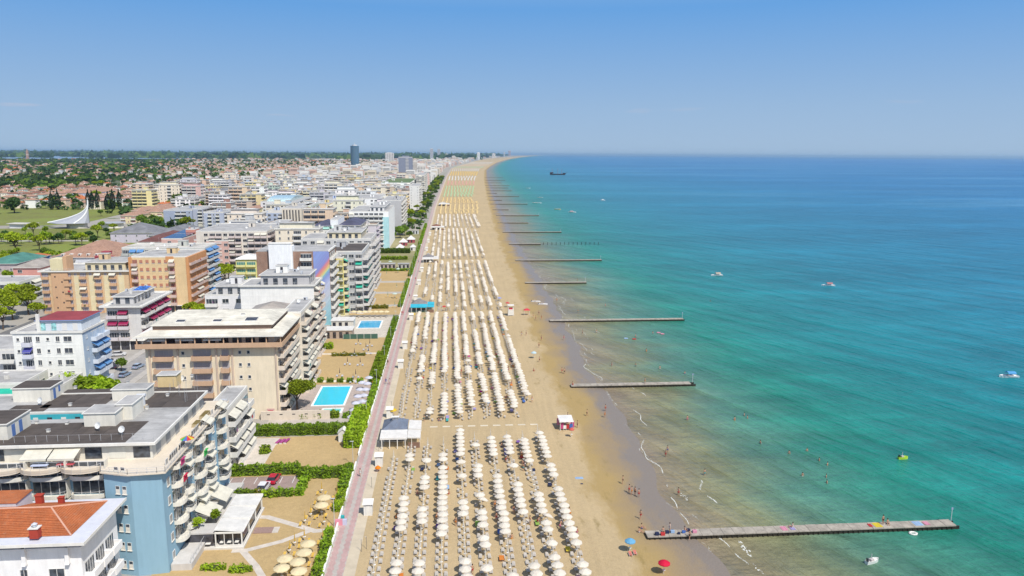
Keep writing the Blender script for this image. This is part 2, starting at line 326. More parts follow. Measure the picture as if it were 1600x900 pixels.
NUM = ['first', 'second', 'third', 'fourth', 'fifth', 'sixth', 'seventh', 'eighth', 'ninth', 'tenth', 'eleventh', 'twelfth', 'thirteenth', 'fourteenth', 'fifteenth', 'sixteenth', 'seventeenth', 'eighteenth', 'nineteenth', 'twentieth']
def nth(i):
    if i < 20: return NUM[i]
    t = ['twenty', 'thirty', 'forty', 'fifty', 'sixty', 'seventy', 'eighty', 'ninety'][i//10-2] if False else None
    n = i+1; tens = {2: 'twenty', 3: 'thirty', 4: 'forty', 5: 'fifty', 6: 'sixty', 7: 'seventy', 8: 'eighty', 9: 'ninety'}
    if n >= 100: return str(n)+'th'
    return (tens[n//10][:-1]+'ieth') if n % 10 == 0 else tens[n//10]+'-'+NUM[n % 10-1]
# ================================================================ SETTING: land, beach, sea, promenade, streets
SH = [(-3000, 42), (106, 42.2), (145, 42.5), (153, 41.0), (180, 42.6), (232, 42.4), (278, 44.3), (344, 46.3), (462, 48.5), (630, 53), (1095, 70), (1940, 105), (3148, 165), (5809, 383), (9500, 760), (15471, 1468), (30000, 3400), (64000, 8150), (120000, 17000)]
def shore(y):
    for (a, xa), (b, xb) in zip(SH, SH[1:]):
        if y <= b:
            t = (y-a)/(b-a); x = xa+(xb-xa)*t; break
    else: x = SH[-1][1]
    if y < 6000: x += .9*math.sin(y*.11+.4)*math.sin(y*.031) + .5*math.sin(y*.37) + 1.4*math.sin(y*.0747+1.1)*(.4+.6*math.sin(y*.013))
    return x
PR = [(-3000, -19.5), (900, -19.5), (1500, -14), (2200, -6.8), (3537, 14), (7394, 280), (12000, 640), (18836, 1429), (64000, 7900), (120000, 16500)]
def prom(y):
    for (a, xa), (b, xb) in zip(PR, PR[1:]):
        if y <= b: return xa+(xb-xa)*(y-a)/(b-a)
    return PR[-1][1]
def sheet(name, ys, xs_of, z_of, m, attr=None):
    """strip grid: ys rows, xs_of(y)-> list of x, z_of(x,y,j)"""
    v = []; f = []; at = []
    for y in ys:
        r = xs_of(y); n = len(r); s = shore(y)
        for j, x in enumerate(r): v.append((x, y, z_of(x, y, j))); at.append(x-s)
    for i in range(len(ys)-1):
        for j in range(n-1): a = i*n+j; f.append((a, a+1, a+n+1, a+n))
    me = bpy.data.meshes.new(name); me.from_pydata(v, [], f); me.materials.append(m)
    if attr:
        q = me.attributes.new('shore', 'FLOAT', 'POINT'); q.data.foreach_set('value', at)
    me.polygons.foreach_set('use_smooth', [True]*len(f)); me.update(); return structure(link(name, me))
ysn = [-400, -100, 0] + list(np.arange(40, 700, 2.5)) + list(np.arange(700, 3000, 25)) + [3400, 4000, 4800, 5809, 7400, 9500, 12000, 15471, 20000, 30000, 45000, 64000, 90000]
ysn = [float(y) for y in ysn]
SAND = (.465, .352, .2)
mSand = mat('sand', SAND, 'sand', rough=.9, spec=.15); mCourt = mat('court_sand', (.455, .325, .158), 'courtsand', rough=.9, spec=.15)
sheet('beach', ysn, lambda y: (lambda p, s: [p+3, p+8, (p+s)/2, s-24, s-16, s-10, s-5, s-2, s, s+3, s+8, s+25])(prom(y), shore(y)),
      lambda x, y, j: [0, 0, 0, 0, 0, 0, -.06, -.16, -.25, -.4, -.8, -3][j], mSand, True)
sheet('sea', ysn, lambda y: (lambda s: [s-1.2, s, s+4, s+10, s+20, s+40, s+80, s+160, s+400, s+1500, s+6000, s+25000, s+120000])(shore(y)),
      lambda x, y, j: -.25, mat('sea_water', (.02, .1, .12), 'sea'), True)
mLand = mat('land', (.2, .2, .15), 'land', rough=.95, spec=.1)
sheet('land', [-600.] + [float(y) for y in (0, 300, 900, 1500, 2200, 3537, 7394, 12000, 18836, 64000, 90000)],
      lambda y: [-120000., -6000., -2000., -500., prom(y)-4, prom(y)+3.5], lambda x, y, j: -.02, mLand)
# lagoon far inland
lg = MB(); lg.face([(-9000, 6200, .2), (-3300, 6900, .2), (-2400, 7800, .2), (-3000, 10500, .2), (-12000, 11500, .2)], mat('lagoon_water', (.16, .22, .30), 'plain', rough=.2, amt=.1, scale=.001))
structure(lg.build('lagoon'))
# green fields behind the town
mGrass = mat('field_grass', (.20, .235, .055), 'grass', rough=.9, spec=.1)
fg = MB(); a = G(-160, 352); b_ = G(75, 352); c_ = G(215, 327); d_ = G(-160, 322)
fg.face([(a[0]-150, a[1]-20, .03), (b_[0], b_[1], .03), (-330, 700, .03), (c_[0], c_[1]+60, .03), (d_[0], d_[1], .03)], mGrass); structure(fg.build('meadow'))
mRoad = mat('asphalt', (.15, .145, .14), 'asphalt', rough=.9); mPave = mat('pavement', (.42, .39, .35), 'plain', rough=.9, scale=.6)
mWhitePaint = mat('road_paint', (.7, .7, .68), 'plain', amt=.2)
def rect(name, x0, x1, y0, y1, z, m, thick=0):
    b = MB()
    if thick: b.box(x0, x1, y0, y1, z-thick, z, m)
    else: b.face([(x0, y0, z), (x1, y0, z), (x1, y1, z), (x0, y1, z)], m)
    return structure(b.build(name))
mTown = mat('town_paving', (.36, .335, .30), 'plain', rough=.9, scale=.15, amt=.3)
rect('town_paving', -160, -44, 40, 560, .01, mTown)
rect('street', -98.5, -90.5, 40, 640, .03, mat('pale_asphalt', (.30, .285, .27), 'asphalt'))
for x in (-90.5, -100.7): rect('pavement', x, x+2.2, 40, 640, .14, mPave, .13)
for i in range(24): rect('centre_line', -94.6, -94.45, 120+i*14, 124+i*14, .036, mWhitePaint)
rect('street', -160, -150, 60, 900, .03, mRoad)
rect('side_street', -90, -45, 165.5, 171, .035, mat('pale_asphalt', (.30, .285, .27), 'asphalt'))
rect('park_lawn', -440, -165, 486, 655, .02, mGrass); rect('park_path', -430, -170, 560, 566, .035, mPave)
rect('coast_road', -420, -170, 470, 482, .03, mRoad)
# promenade: strips of paving following the shore
def strip(name, o0, o1, z, m, y0=40., y1=2600.):
    ys = [y for y in ysn if y0 <= y <= y1 and (y % 5 == 0 or y > 700)]
    return sheet(name, ys, lambda y: [prom(y)+o0, prom(y)+o1], lambda x, y, j: z, m)
mPink = mat('pink_paver', (.50, .335, .31), 'paver', rough=.85); mPale = mat('grey_paver', (.48, .43, .385), 'paver', rough=.85)
mBuff = mat('buff_concrete', (.53, .45, .33), 'plain', rough=.85, scale=.4, amt=.14)
strip('promenade_base', -.1, 3.7, .03, mPale, y1=7000.)
def teeth(name, o0, o1, phase):       # pink bands with stepped block edges
    b = MB(); y = 60.; k = 0
    while y < 420:
        a_ = .16 if k % 2 == phase else 0
        b.face([(-19.5+o0-a_, y, .036), (-19.5+o1+a_, y, .036), (-19.5+o1+a_, y+.8, .036), (-19.5+o0-a_, y+.8, .036)], mPink); y += .8; k += 1
    return structure(b.build(name))
teeth('pink_paving_band', .2, 1.0, 0); teeth('pink_paving_band', 1.85, 2.6, 1)
strip('pink_paving_band', .15, 1.05, .036, mPink, 420., 2600.); strip('pink_paving_band', 1.8, 2.65, .036, mPink, 420., 2600.)
strip('promenade_edge_strip', 2.8, 4.6, .04, mBuff)
# low white wall along the inland side of the promenade, in lengths between the garden gates
mWhiteWall = mat('white_wall', WHITE, 'wall', amt=.15)
gates = [(148.5, 153.0), (128.5, 132.2), (166, 171), (196, 198)]
segs = []; y = 60.
for g0, g1 in sorted(gates): segs.append((y, g0)); y = g1
while y < 620: segs.append((y, y+38)); y += 39.5
for i, (y0, y1) in enumerate(segs):
    b = MB(); b.box(-19.86, -19.66, y0, y1, 0, .55, mWhiteWall); b.box(-19.9, -19.62, y0, y1, .552, .62, mWhiteWall)
    o = b.build('garden_wall'); tag(o, 'low white wall dividing gardens from promenade, %s length counting from the near end' % nth(i), 'wall', 'low white walls beside the promenade')
# seafront gardens: sand courts, paths and terraces
def court(x0, x1, y0, y1, z=.015, name='sand_court', m=None): return rect(name, x0, x1, y0, y1, z, m or mCourt)
court(-46, -19.9, 40, 121)
court(-44, -19.9, 121, 165)
court(-44, -19.9, 204, 262); court(-44, -19.9, 296, 410)
rect('pool_terrace', -42, -19.9, 181, 204, .05, mat('pool_paving', (.47, .39, .34), 'paver'), .04)
rect('pool_terrace', -44, -19.9, 258, 292, .05, mat('pale_paving', (.6, .54, .45), 'paver'), .04)
rect('garden_lane', -44, -19.9, 171, 180.5, .025, mat('lane_concrete', (.46, .41, .36), 'plain', scale=.5))
rect('garden_ground', -44, -19.9, 410, 640, .015, mat('garden_soil', (.34, .30, .17), 'grass', rough=.95))
rect('parking', -45, -28.5, 137.2, 143.6, .03, mat('parking_paver', (.36, .27, .24), 'paver'))
for i in range(6): rect('bay_line', -43.5+i*2.45, -43.38+i*2.45, 140.2, 143.2, .036, mWhitePaint)
mPath = mat('path_slabs', (.56, .50, .43), 'plain', scale=.8, amt=.18)
def path(pts, wd, z=.024):
    b = MB()
    for (x0, y0), (x1, y1) in zip(pts, pts[1:]):
        d = Vector((x1-x0, y1-y0)).normalized(); n = Vector((-d.y, d.x))*wd/2
        b.face([(x0-n.x-d.x*.3, y0-n.y-d.y*.3, z), (x1-n.x+d.x*.3, y1-n.y+d.y*.3, z), (x1+n.x+d.x*.3, y1+n.y+d.y*.3, z), (x0+n.x-d.x*.3, y0+n.y-d.y*.3, z)], mPath); z += .003
    return structure(b.build('garden_path'))
g = lambda *L: [G(*p) for p in L]
path(g((392, 808), (418, 808), (470, 823), (492, 830), (535, 827)), 1.2)
path(g((485, 829), (440, 846), (385, 860), (365, 861)), 1.1)
path(g((380, 862), (400, 885), (412, 905)), 1.1)
# ---- groynes: concrete decks on dark timber sheet walls
mDeck = mat('pier_concrete', (.36, .32, .265), 'plain', rough=.9, amt=.35, scale=.8); mPile = mat('wet_timber', (.035, .03, .022), 'plain', rough=.5, amt=.5, scale=2)
slabs = []
for k in range(4):
    b = MB(); z1 = .16+.015*k; b.box(-.93, .93, -1.08, 1.08, 0, z1, mDeck); b.box(-.93, .93, -1.0+.1*k, -.9+.1*k, z1, z1+.02, mDeck); slabs.append(b.mesh('deck_slab'))
def groyne(x0, x1, yc, label, near):
    t = empty('groyne', ((x0+x1)/2, yc, -.25)); tag(t, label, 'groyne', 'groynes running out into the sea')
    L = x1-x0; b = MB(); z = .6
    b.box(-L/2, L/2, -.95, -.75, -2, z, mPile); b.box(-L/2, L/2, .75, .95, -2, z, mPile)
    for i in range(int(L/.9)):
        x = -L/2+.4+i*.9
        for s in (-1, 1): b.tube((x, s*.99, -2), (x, s*.99, z-.08-.1*rnd.random()), .13, mPile, 5)
    stuff(b.build('sheet_piling', t))
    n = int(L/1.9)
    if near:
        for i in range(n): link('deck_slab', slabs[rnd.randrange(4)], t, (-L/2+.95+i*1.9, rnd.uniform(-.02, .02), z+.01), rnd.uniform(-.004, .004))
    else:
        b = MB(); b.box(-L/2, L/2, -1.08, 1.08, z+.01, z+.2, mDeck); b.build('deck', t)
    if L > 30:
        b = MB(); b.tube((L/2-.4, .8, z), (L/2-.4, .8, z+2.6), .05, mat('pole_white', (.6, .6, .6), 'flat'), 6); b.box(L/2-.6, L/2-.2, .77, .79, z+2.2, z+2.6, mat('small_sign', (.2, .25, .4), 'flat')); b.build('marker_pole', t)
gy = [(33.0, 88.8, 114.6, 1), (33.6, 69.2, 197.6, 1), (38.7, 92.3, 280, 1), (38, 69.2, 366.6, 0), (40.3, 93.5, 446.8, 0), (43, 66, 530, 0), (44.4, 93.7, 613.5, 0), (46, 75, 700, 0), (49.8, 95.3, 783.8, 0), (51, 70, 868, 0), (53.9, 102.4, 967.6, 0), (57, 75, 1050, 0), (60.8, 108.2, 1145, 0), (63, 80, 1235, 0), (67, 112, 1326, 0), (72, 115, 1440, 0), (75.4, 125, 1543, 0), (82, 120, 1690, 0), (90, 140, 1850, 0), (100, 150, 2060, 0)]
for i, (x0, x1, yc, nr) in enumerate(gy): groyne(x0, x1, yc, '%s groyne counting from the camera, %s deck over dark piles' % (nth(i), 'long pale' if x1-x0 > 40 else 'short grey'), nr)
# thin posts of an unfinished groyne
t = empty('post_row', (82, 530, 0)); tag(t, 'line of thin bare posts standing in the sea beyond a short groyne', 'posts')
pp = MB(); pp.tube((0, 0, -1.5), (0, 0, 1.5), .18, mPile, 5); pm = pp.mesh('post')
for i in range(14): link('post', pm, t, (-14+i*3.1, 0, 0))
# foam streaks and breaking wavelets
mFoam = mat('foam', (.62, .62, .56), 'plain', rough=.6, amt=.1)
def foam(u0, v0, u1, v1, wd, seed):
    q = random.Random(seed); (x0, y0), (x1, y1) = G(u0, v0), G(u1, v1); b = MB(); n = max(6, int(math.hypot(x1-x0, y1-y0)/.5))
    bend = q.uniform(-.08, .08); L = math.hypot(x1-x0, y1-y0)
    for k in range(n*3):
        t_ = q.random(); e = math.sin(math.pi*min(1, max(0, t_)))**.6
        px = x0+(x1-x0)*t_ + bend*L*math.sin(math.pi*t_) + q.gauss(0, 1)*wd*.26*e; py = y0+(y1-y0)*t_ + q.gauss(0, .15)
        s = wd*.15*q.uniform(.4, 1.1)*(.35+.65*e); m_ = 7; p = [(px+s*math.cos(6.28*j/m_)*q.uniform(.5, 1.1), py+s*1.7*math.sin(6.28*j/m_)*q.uniform(.5, 1.1), -.25+.012+k*.0003) for j in range(m_)]
        b.face(p, mFoam)
    return stuff(b.build('foam'))
# thin broken swash lines along the waterline
def swash(d0, y0, y1, keep, wd, seed):
    q = random.Random(seed); b = MB(); y = y0
    while y < y1:
        if math.sin(y*.21+seed)+math.sin(y*.083+seed*2)+.6*math.sin(y*.9) > keep:
            s = shore(y)+d0+.8*math.sin(y*.19+seed)+.3*math.sin(y*.8); w = wd*q.uniform(.4, 1.3); L_ = q.uniform(.25, .6)
            b.face([(s-w, y-L_, -.23), (s+w*.6, y-L_*.8, -.232), (s+w, y+L_*.9, -.231), (s-w*.7, y+L_, -.233)], mFoam)
        y += .33+y*.0006
    return stuff(b.build('foam'))
swash(1.2, 92, 520, .3, .07, 1); swash(4.5, 92, 420, 1.1, .06, 3); swash(9.5, 95, 330, 1.5, .07, 5)
fl = [(1154, 842, 1172, 868, 1.3), (1176, 878, 1196, 896, .8), (1054, 760, 1074, 781, .9), (1040, 783, 1066, 797, .45), (1082, 802, 1092, 810, .5), (985, 688, 1000, 702, 1.0), (1000, 702, 1024, 726, .55), (1040, 697, 1047, 700, .4), (960, 634, 984, 668, .5),
      (946, 605, 962, 634, .6), (928, 580, 942, 598, .45), (905, 545, 926, 578, .5), (893, 510, 902, 540, .7), (930, 514, 938, 520, .7), (884, 500, 892, 512, .5), (1095, 844, 1121, 878, .45), (1118, 890, 1126, 902, .6), (868, 458, 872, 464, .8), (892, 464, 898, 470, .7), (848, 440, 852, 452, .8), (903, 478, 908, 482, .6), (880, 470, 884, 478, .6), (1024, 726, 1040, 745, .3), (820, 404, 840, 430, .5)]
for i, q in enumerate(fl): foam(*q, i)
# ================================================================ BUILDINGS
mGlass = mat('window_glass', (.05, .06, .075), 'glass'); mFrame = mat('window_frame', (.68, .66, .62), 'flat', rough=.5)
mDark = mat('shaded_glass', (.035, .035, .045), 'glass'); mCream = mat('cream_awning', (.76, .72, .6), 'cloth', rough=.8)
mRail = mat('railing_metal', (.5, .5, .5), 'flat', rough=.4); mTrim = mat('white_trim', (.72, .695, .64), 'wall', amt=.16)
mRoofG = mat('grey_roofing', (.41, .40, .385), 'roof', rough=.9); mRoofB = mat('brown_felt_roofing', (.095, .078, .068), 'roof', rough=.85)
mRoofW = mat('pale_roofing', (.56, .53, .47), 'roof', rough=.85); mTile = mat('terracotta_tile', (.60, .20, .075), 'tile'); mTileP = mat('faded_tile', (.48, .30, .21), 'tile')
mRoofT = mat('tan_roofing', (.36, .28, .21), 'roof'); mSlate = mat('slate_roofing', (.20, .20, .21), 'roof'); mSolar = mat('solar_glass', (.02, .035, .11), 'glass'); mAlu = mat('aluminium', (.5, .52, .55), 'flat', rough=.35)
mDish = mat('dish_white', (.7, .7, .68), 'flat', rough=.5)
def W_(rgb, nm='render_wall', amt=.14): return mat(nm, rgb, 'wall', rough=.85, amt=amt)
def cell_mb(k, w, fh, o):
    """one facade cell facing -Y, its foot centred on the origin; returns (part name, MB)"""
    b = MB(); fr = o['frame']; gl = o['glass']
    if k in 'wWsvn':
        ww = {'w': .85, 'W': 1.9, 's': 1.1, 'v': .6, 'n': .6}[k]; z0, z1 = (.95, 2.2) if k != 'v' else (1.2, 1.9)
        ww = min(ww, w*.8)
        b.box(-ww/2, ww/2, -.03, 0, z0, z1, gl); e = .07 if k != 'n' else .02
        if k == 'n': b.box(-ww/2, ww/2, -.05, -.031, z0, z0+.75, o['sill'])
        b.box(-ww/2-e, -ww/2, -.08, 0, z0-e, z1+e, fr); b.box(ww/2, ww/2+e, -.08, 0, z0-e, z1+e, fr)
        b.box(-ww/2, ww/2, -.08, 0, z1, z1+e, fr); b.box(-ww/2-.12, ww/2+.12, -.16, 0, z0-e-.05, z0-e*.4, o['sill'])
        if k in 'Wws': b.box(-.03, .03, -.06, -.03, z0, z1, fr)
        if k == 's': b.box(-ww/2, ww/2, -.075, -.031, z0+.25, z1, o['shut'])
        return 'window', b
    if k in 'BRO':
        bw = w*.9; d = o.get('bd', 1.35); pb = o['parapet']
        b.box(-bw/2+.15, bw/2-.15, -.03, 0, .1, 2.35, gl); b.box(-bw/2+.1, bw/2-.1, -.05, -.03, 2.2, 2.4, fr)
        for x in (-bw/4, 0, bw/4): b.box(x-.04, x+.04, -.06, -.03, .1, 2.2, fr)
        if k == 'O':
            n = 9; arc = [(bw/2*math.sin(t), -.35-d*.9*max(0, math.cos(t))**.7) for t in [math.pi*(i/(n-1)-.5) for i in range(n)]]
            b.prism([(-bw/2, 0)] + arc + [(bw/2, 0)], -.18, 0, pb)
            pts = [(-bw/2, 0)] + arc + [(bw/2, 0)]
            for (xa, ya), (xb, yb) in zip(pts, pts[1:]):
                b.face([(xa, ya, 0), (xb, yb, 0), (xb, yb, .45), (xa, ya, .45)], pb); b.face([(xa*.94, ya*.94, .45), (xb*.94, yb*.94, .45), (xb*.94, yb*.94, 0), (xa*.94, ya*.94, 0)], pb)
                b.face([(xa, ya, .45), (xb, yb, .45), (xb*.94, yb*.94, .45), (xa*.94, ya*.94, .45)], pb)
                b.tube((xa, ya, .95), (xb, yb, .95), .03, o['rail'], 4); b.tube((xa, ya, .45), (xa, ya, .95), .02, o['rail'], 4)
        elif k == 'B':
            b.box(-bw/2, bw/2, -d, 0, -.16, 0, pb); b.box(-bw/2, bw/2, -d-.002, -d+.12, 0, .95, pb); b.box(-bw/2, -bw/2+.1, -d+.12, 0, 0, .95, pb); b.box(bw/2-.1, bw/2, -d+.12, 0, 0, .95, pb)
        else:
            b.box(-bw/2, bw/2, -d, 0, -.16, .06, pb); b.box(-bw/2, bw/2, -d+.02, -d+.06, .9, .97, o['rail'])
            n = max(3, int(bw/.35))
            for i in range(n+1): x = -bw/2+.03+(bw-.06)*i/n; b.box(x-.015, x+.015, -d+.03, -d+.05, .06, .9, o['rail'])
            for s in (-1, 1): b.box(s*bw/2-.02, s*bw/2+.02, -d+.06, 0, .9, .96, o['rail'])
        return 'balcony', b
    return None, None
def awning_mb(w, m, d=1.5, drop=.9, z=2.5):
    b = MB(); b.face([(-w/2, -.03, z), (-w/2, -d, z-drop), (w/2, -d, z-drop), (w/2, -.03, z)], m); b.face([(-w/2, -d, z-drop), (-w/2, -d-.01, z-drop-.28), (w/2, -d-.01, z-drop-.28), (w/2, -d, z-drop)], m)
    b.face([(-w/2, -.03, z), (w/2, -.03, z), (w/2, -.08, z-.06), (-w/2, -.08, z-.06)], m); b.tube((-w/2, -d, z-drop), (w/2, -d, z-drop), .03, mRail, 4)
    for s in (-1, 1): b.tube((s*(w/2-.1), -.05, z-.5), (s*(w/2-.1), -d+.05, z-drop), .025, mRail, 4)
    return b
MESHC = {}
def cellmesh(k, w, fh, o):
    key = (k, round(w, 1), id(o['glass']), id(o['parapet']), id(o['frame']), id(o['shut']))
    if key not in MESHC: nm, b = cell_mb(k, round(w, 1), fh, o); MESHC[key] = (nm, b, b.mesh(nm))
    return MESHC[key]
def awnmesh(w, m):
    key = ('aw', round(w, 1), id(m))
    if key not in MESHC: b = awning_mb(round(w, 1), m); MESHC[key] = ('awning', b, b.mesh('awning'))
    return MESHC[key]
def facade(root, pat, ax, ay, length, rz, z0, fh, nf, o, indiv, joined, q):
    """cells along a wall from (ax, ay) going `length` in direction rz (local +X); faces local -Y"""
    if not pat: return
    n = len(pat); cw = length/n; c, s = math.cos(rz), math.sin(rz)
    for fl in range(nf):
        for i, k in enumerate(pat):
            if k == '.': continue
            t = (i+.5)*cw; x = ax+t*c; y = ay+t*s; z = z0+fl*fh
            nm, b, me = cellmesh(k, cw, fh, o)
            if k == 'w' and o.get('shutter_p', 0) > q.random(): nm, b, me = cellmesh('s', cw, fh, o)
            if indiv: link(nm, me, root, (x, y, z), rz)
            else: joined.setdefault(nm, MB()).add(b, (x, y, z), rz)
            if k in 'BR' and indiv and q.random() < .4:
                cm_ = q.choice(CLUT); link('balcony_furniture', cm_, root, (x+q.uniform(-.2, .2)*cw*c, y+q.uniform(-.2, .2)*cw*s, z), rz)
            if k in 'BRO' and q.random() < o.get('ap', .2):
                nm, b, me = awnmesh(cw*.86, o['awn'])
                if indiv: link(nm, me, root, (x, y, z), rz)
                else: joined.setdefault(nm, MB()).add(b, (x, y, z), rz)
def clutter_meshes():
    L_ = []
    for i, c_ in enumerate(((.55, .05, .06), (.08, .16, .42), (.7, .68, .6), (.05, .35, .3), (.6, .4, .1), (.35, .1, .3))):
        m = mat('balcony_cloth', c_, 'cloth'); b = MB()
        if i % 3 == 0: b.box(-.45, .45, -1.4, -1.36, .45, 1.0, m); b.box(-.45, .45, -1.36, -1.2, .94, 1.0, m); b.box(.6, .95, -.8, -.45, 0, .8, mAlu)
        elif i % 3 == 1: b.box(-.35, .35, -.9, -.3, .68, .72, mFrame); b.tube((0, -.6, 0), (0, -.6, .7), .04, mRail, 4); b.box(.5, .9, -.9, -.5, .4, .45, m); b.box(.5, .9, -.52, -.48, .45, .9, m); b.box(-.9, -.5, -.9, -.5, .4, .45, m); b.box(-.9, -.5, -.52, -.48, .45, .9, m)
        else: b.tube((.4, -.8, 0), (.4, -.8, 1.9), .03, mRail, 4); b.tube((.4, -.8, 1.0), (.4, -.8, 1.9), .12, m, 6, .02); b.box(-.6, .1, -1.3, -1.1, .5, .75, mat('flower_box', (.2, .25, .06), 'leaf'))
        L_.append(b.mesh('balcony_furniture'))
    return L_
CLUT = clutter_meshes()
def opts(**k):
    o = dict(frame=mFrame, glass=mGlass, sill=mTrim, parapet=mTrim, shut=mat('wood_shutter', (.32, .13, .07), 'flat'), rail=mRail, awn=mCream, ap=.25); o.update(k); return o
def roof_box(b, x0, x1, y0, y1, z, h, wall, top=mRoofG, eave=.18):
    b.box(x0, x1, y0, y1, z, z+h, wall); b.box(x0-eave, x1+eave, y0-eave, y1+eave, z+h+.003, z+h+.16, mTrim); b.box(x0, x1, y0, y1, z+h+.163, z+h+.19, top)
def dish_mb():
    b = MB(); b.tube((0, 0, 0), (0, 0, .9), .04, mRail, 5); n = 10; c = Vector((0, -.12, 1.0))
    ring = [c + Vector((.55*math.cos(6.283*i/n), -.12+.2*math.sin(6.283*i/n), .52*math.sin(6.283*i/n))) for i in range(n)]
    for i in range(n): b.face([c+Vector((0, .1, 0)), ring[(i+1) % n], ring[i]], mDish)
    b.tube(c, c+Vector((0, -.5, .1)), .025, mRail, 4); return b
DISH = dish_mb(); DISHM = DISH.mesh('satellite_dish')
def antenna_mb():
    b = MB(); b.tube((0, 0, 0), (0, 0, 3.2), .035, mRail, 4)
    for k in range(5): z = 2.2+k*.2; b.box(-.5+.06*k, .5-.06*k, -.015, .015, z, z+.03, mRail)
    return b
ANTM = antenna_mb().mesh('antenna')
def acbox_mb():
    b = MB(); b.box(-.55, .55, -.3, .3, .1, .9, mAlu); b.box(-.4, .1, -.31, -.3, .2, .8, mDark); b.box(-.5, -.4, -.3, .3, 0, .1, mDark); b.box(.4, .5, -.3, .3, 0, .1, mDark); return b
ACM = acbox_mb().mesh('air_conditioner')
PLACED = []
def building(label, x0, x1, y0, y1, h, wall=WHITE, roof=None, floors=None, front='', side='', fo=None, so=None, ground=0, style='flat', pent=None, over=0, cat='building', name='apartment_building', clutter=6, indiv=None, wallmat=None, sidewall=None, group=None, bases=True):
    """flat roofed (or hipped) block with its storeys of windows and balconies"""
    q = random.Random(int(x1*7+y0*13)); fo = fo or opts(); so = so or fo
    W = wallmat or W_(wall); roof = roof or mRoofG; cx, cy = (x0+x1)/2, (y0+y1)/2; w2, d2 = (x1-x0)/2, (y1-y0)/2
    root = empty(name, (cx, cy, 0)); tag(root, label, cat, group); PLACED.append((label, cx, cy))
    if indiv is None: indiv = y0 < 340
    floors = floors or max(1, int(round(h/3.05))); fh = h/floors
    b = MB(); b.box(-w2, w2, -d2, d2, -.5, h, W, bottom=False)
    b.build('walls', root)
    if sidewall: b = MB(); b.box(w2, w2+.03, -d2+.2, d2-.2, .2, h-.2, sidewall); b.build('coloured_wall', root)
    if style == 'flat':
        b = MB(); e = over
        b.box(-w2-e, w2+e, -d2-e, d2+e, h+.003, h+.2, mTrim); b.build('roof_slab', root)
        b = MB(); b.box(-w2+.25, w2-.25, -d2+.25, d2-.25, h+.203, h+.23, roof)
        b.build('roof_surface', root)
        b = MB(); E = w2+e; D = d2+e; hh = .55
        b.box(-E, E, -D, -D+.22, h+.203, h+hh, mTrim); b.box(-E, E, D-.22, D, h+.203, h+hh, mTrim)
        b.box(-E, -E+.22, -D+.222, D-.222, h+.203, h+hh-.003, mTrim); b.box(E-.22, E, -D+.222, D-.222, h+.203, h+hh-.003, mTrim); b.build('parapet', root)
    elif style == 'hip':
        b = MB(); b.hip(-w2, w2, -d2, d2, h+.05, min(w2, d2)*.42, roof, over=.6+over); b.build('roof', root)
        b = MB(); b.box(-w2-.6-over, w2+.6+over, -d2-.6-over, d2+.6+over, h-.15, h+.04, mTrim); b.build('eaves', root)
    joined = {}
    fz = ground*fh
    facade(root, front, -w2, -d2, 2*w2, 0, fz, fh, floors-ground, fo, indiv, joined, q)
    facade(root, side, w2, -d2, 2*d2, math.pi/2, fz, fh, floors-ground, so, indiv, joined, q)
    if ground:      # shop front storey under a canopy
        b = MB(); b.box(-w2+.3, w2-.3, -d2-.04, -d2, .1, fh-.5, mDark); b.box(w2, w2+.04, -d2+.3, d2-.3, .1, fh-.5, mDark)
        for i in range(int(w2*2/3)): b.box(-w2+.3+i*3, -w2+.6+i*3, -d2-.1, -d2-.04, 0, fh-.5, W)
        b.box(-w2, w2+.9, -d2-.9, -d2-.102, fh-.4, fh-.2, mTrim); b.box(w2+.101, w2+.9, -d2-.1, d2, fh-.4, fh-.2, mTrim); b.build('shop_front', root)
    # floor bands
    if y0 < 420 and style != 'x':
        b = MB()
        for k in range(1, floors): b.box(-w2-.025, w2+.025, -d2-.025, d2, k*fh-.14, k*fh-.02, W)
        b.build('floor_bands', root)
    for nm, mb in joined.items(): stuff(mb.build(nm+'s', root))
    top = h+.23
    if pent:        # set-back top storey: (inset front, inset right, inset left, inset back, height, colour)
        a, r_, l_, k_, ph, pc = pent; pw = W_(pc) if isinstance(pc, tuple) else pc
        b = MB(); X0, X1, Y0, Y1 = -w2+l_, w2-r_, -d2+a, d2-k_
        b.box(X0, X1, Y0, Y1, top, top+ph, pw); b.box(X0-.5, X1+.5, Y0-.5, Y1+.5, top+ph+.003, top+ph+.22, mTrim); b.box(X0-.2, X1+.2, Y0-.2, Y1+.2, top+ph+.222, top+ph+.25, roof)
        pnt = b.build('penthouse', root); b = MB()
        for i in range(max(1, int((X1-X0)/3))):
            x = X0+1.5+i*3
            if x < X1-.8: b.box(x-.7, x+.7, Y0-.05, Y0, top+.1, top+2.1, mGlass)
        for i in range(max(1, int((Y1-Y0)/3))):
            y = Y0+1.5+i*3
            if y < Y1-.8: b.box(X1, X1+.05, y-.7, y+.7, top+.1, top+2.1, mGlass)
        b.build('glazing', pnt); ztop = top+ph+.25; ex = (X0+.6, X1-.6, Y0+.6, Y1-.6)
        b = MB(); E = w2+over-.1; D = d2+over-.1
        for xa, ya, xb, yb in ((-E, -D, E, -D), (E, -D, E, D)):
            n = max(2, int(math.hypot(xb-xa, yb-ya)/1.5)); b.tube((xa, ya, h+1.3), (xb, yb, h+1.3), .035, mRail, 4); b.tube((xa, ya, h+.9), (xb, yb, h+.9), .025, mRail, 4)
            for i in range(n+1): t = i/n; b.tube((xa+(xb-xa)*t, ya+(yb-ya)*t, h+.5), (xa+(xb-xa)*t, ya+(yb-ya)*t, h+1.3), .03, mRail, 4)
        b.build('railing', root)
    else: ztop = top; ex = (-w2+1, w2-1, -d2+1, d2-1)
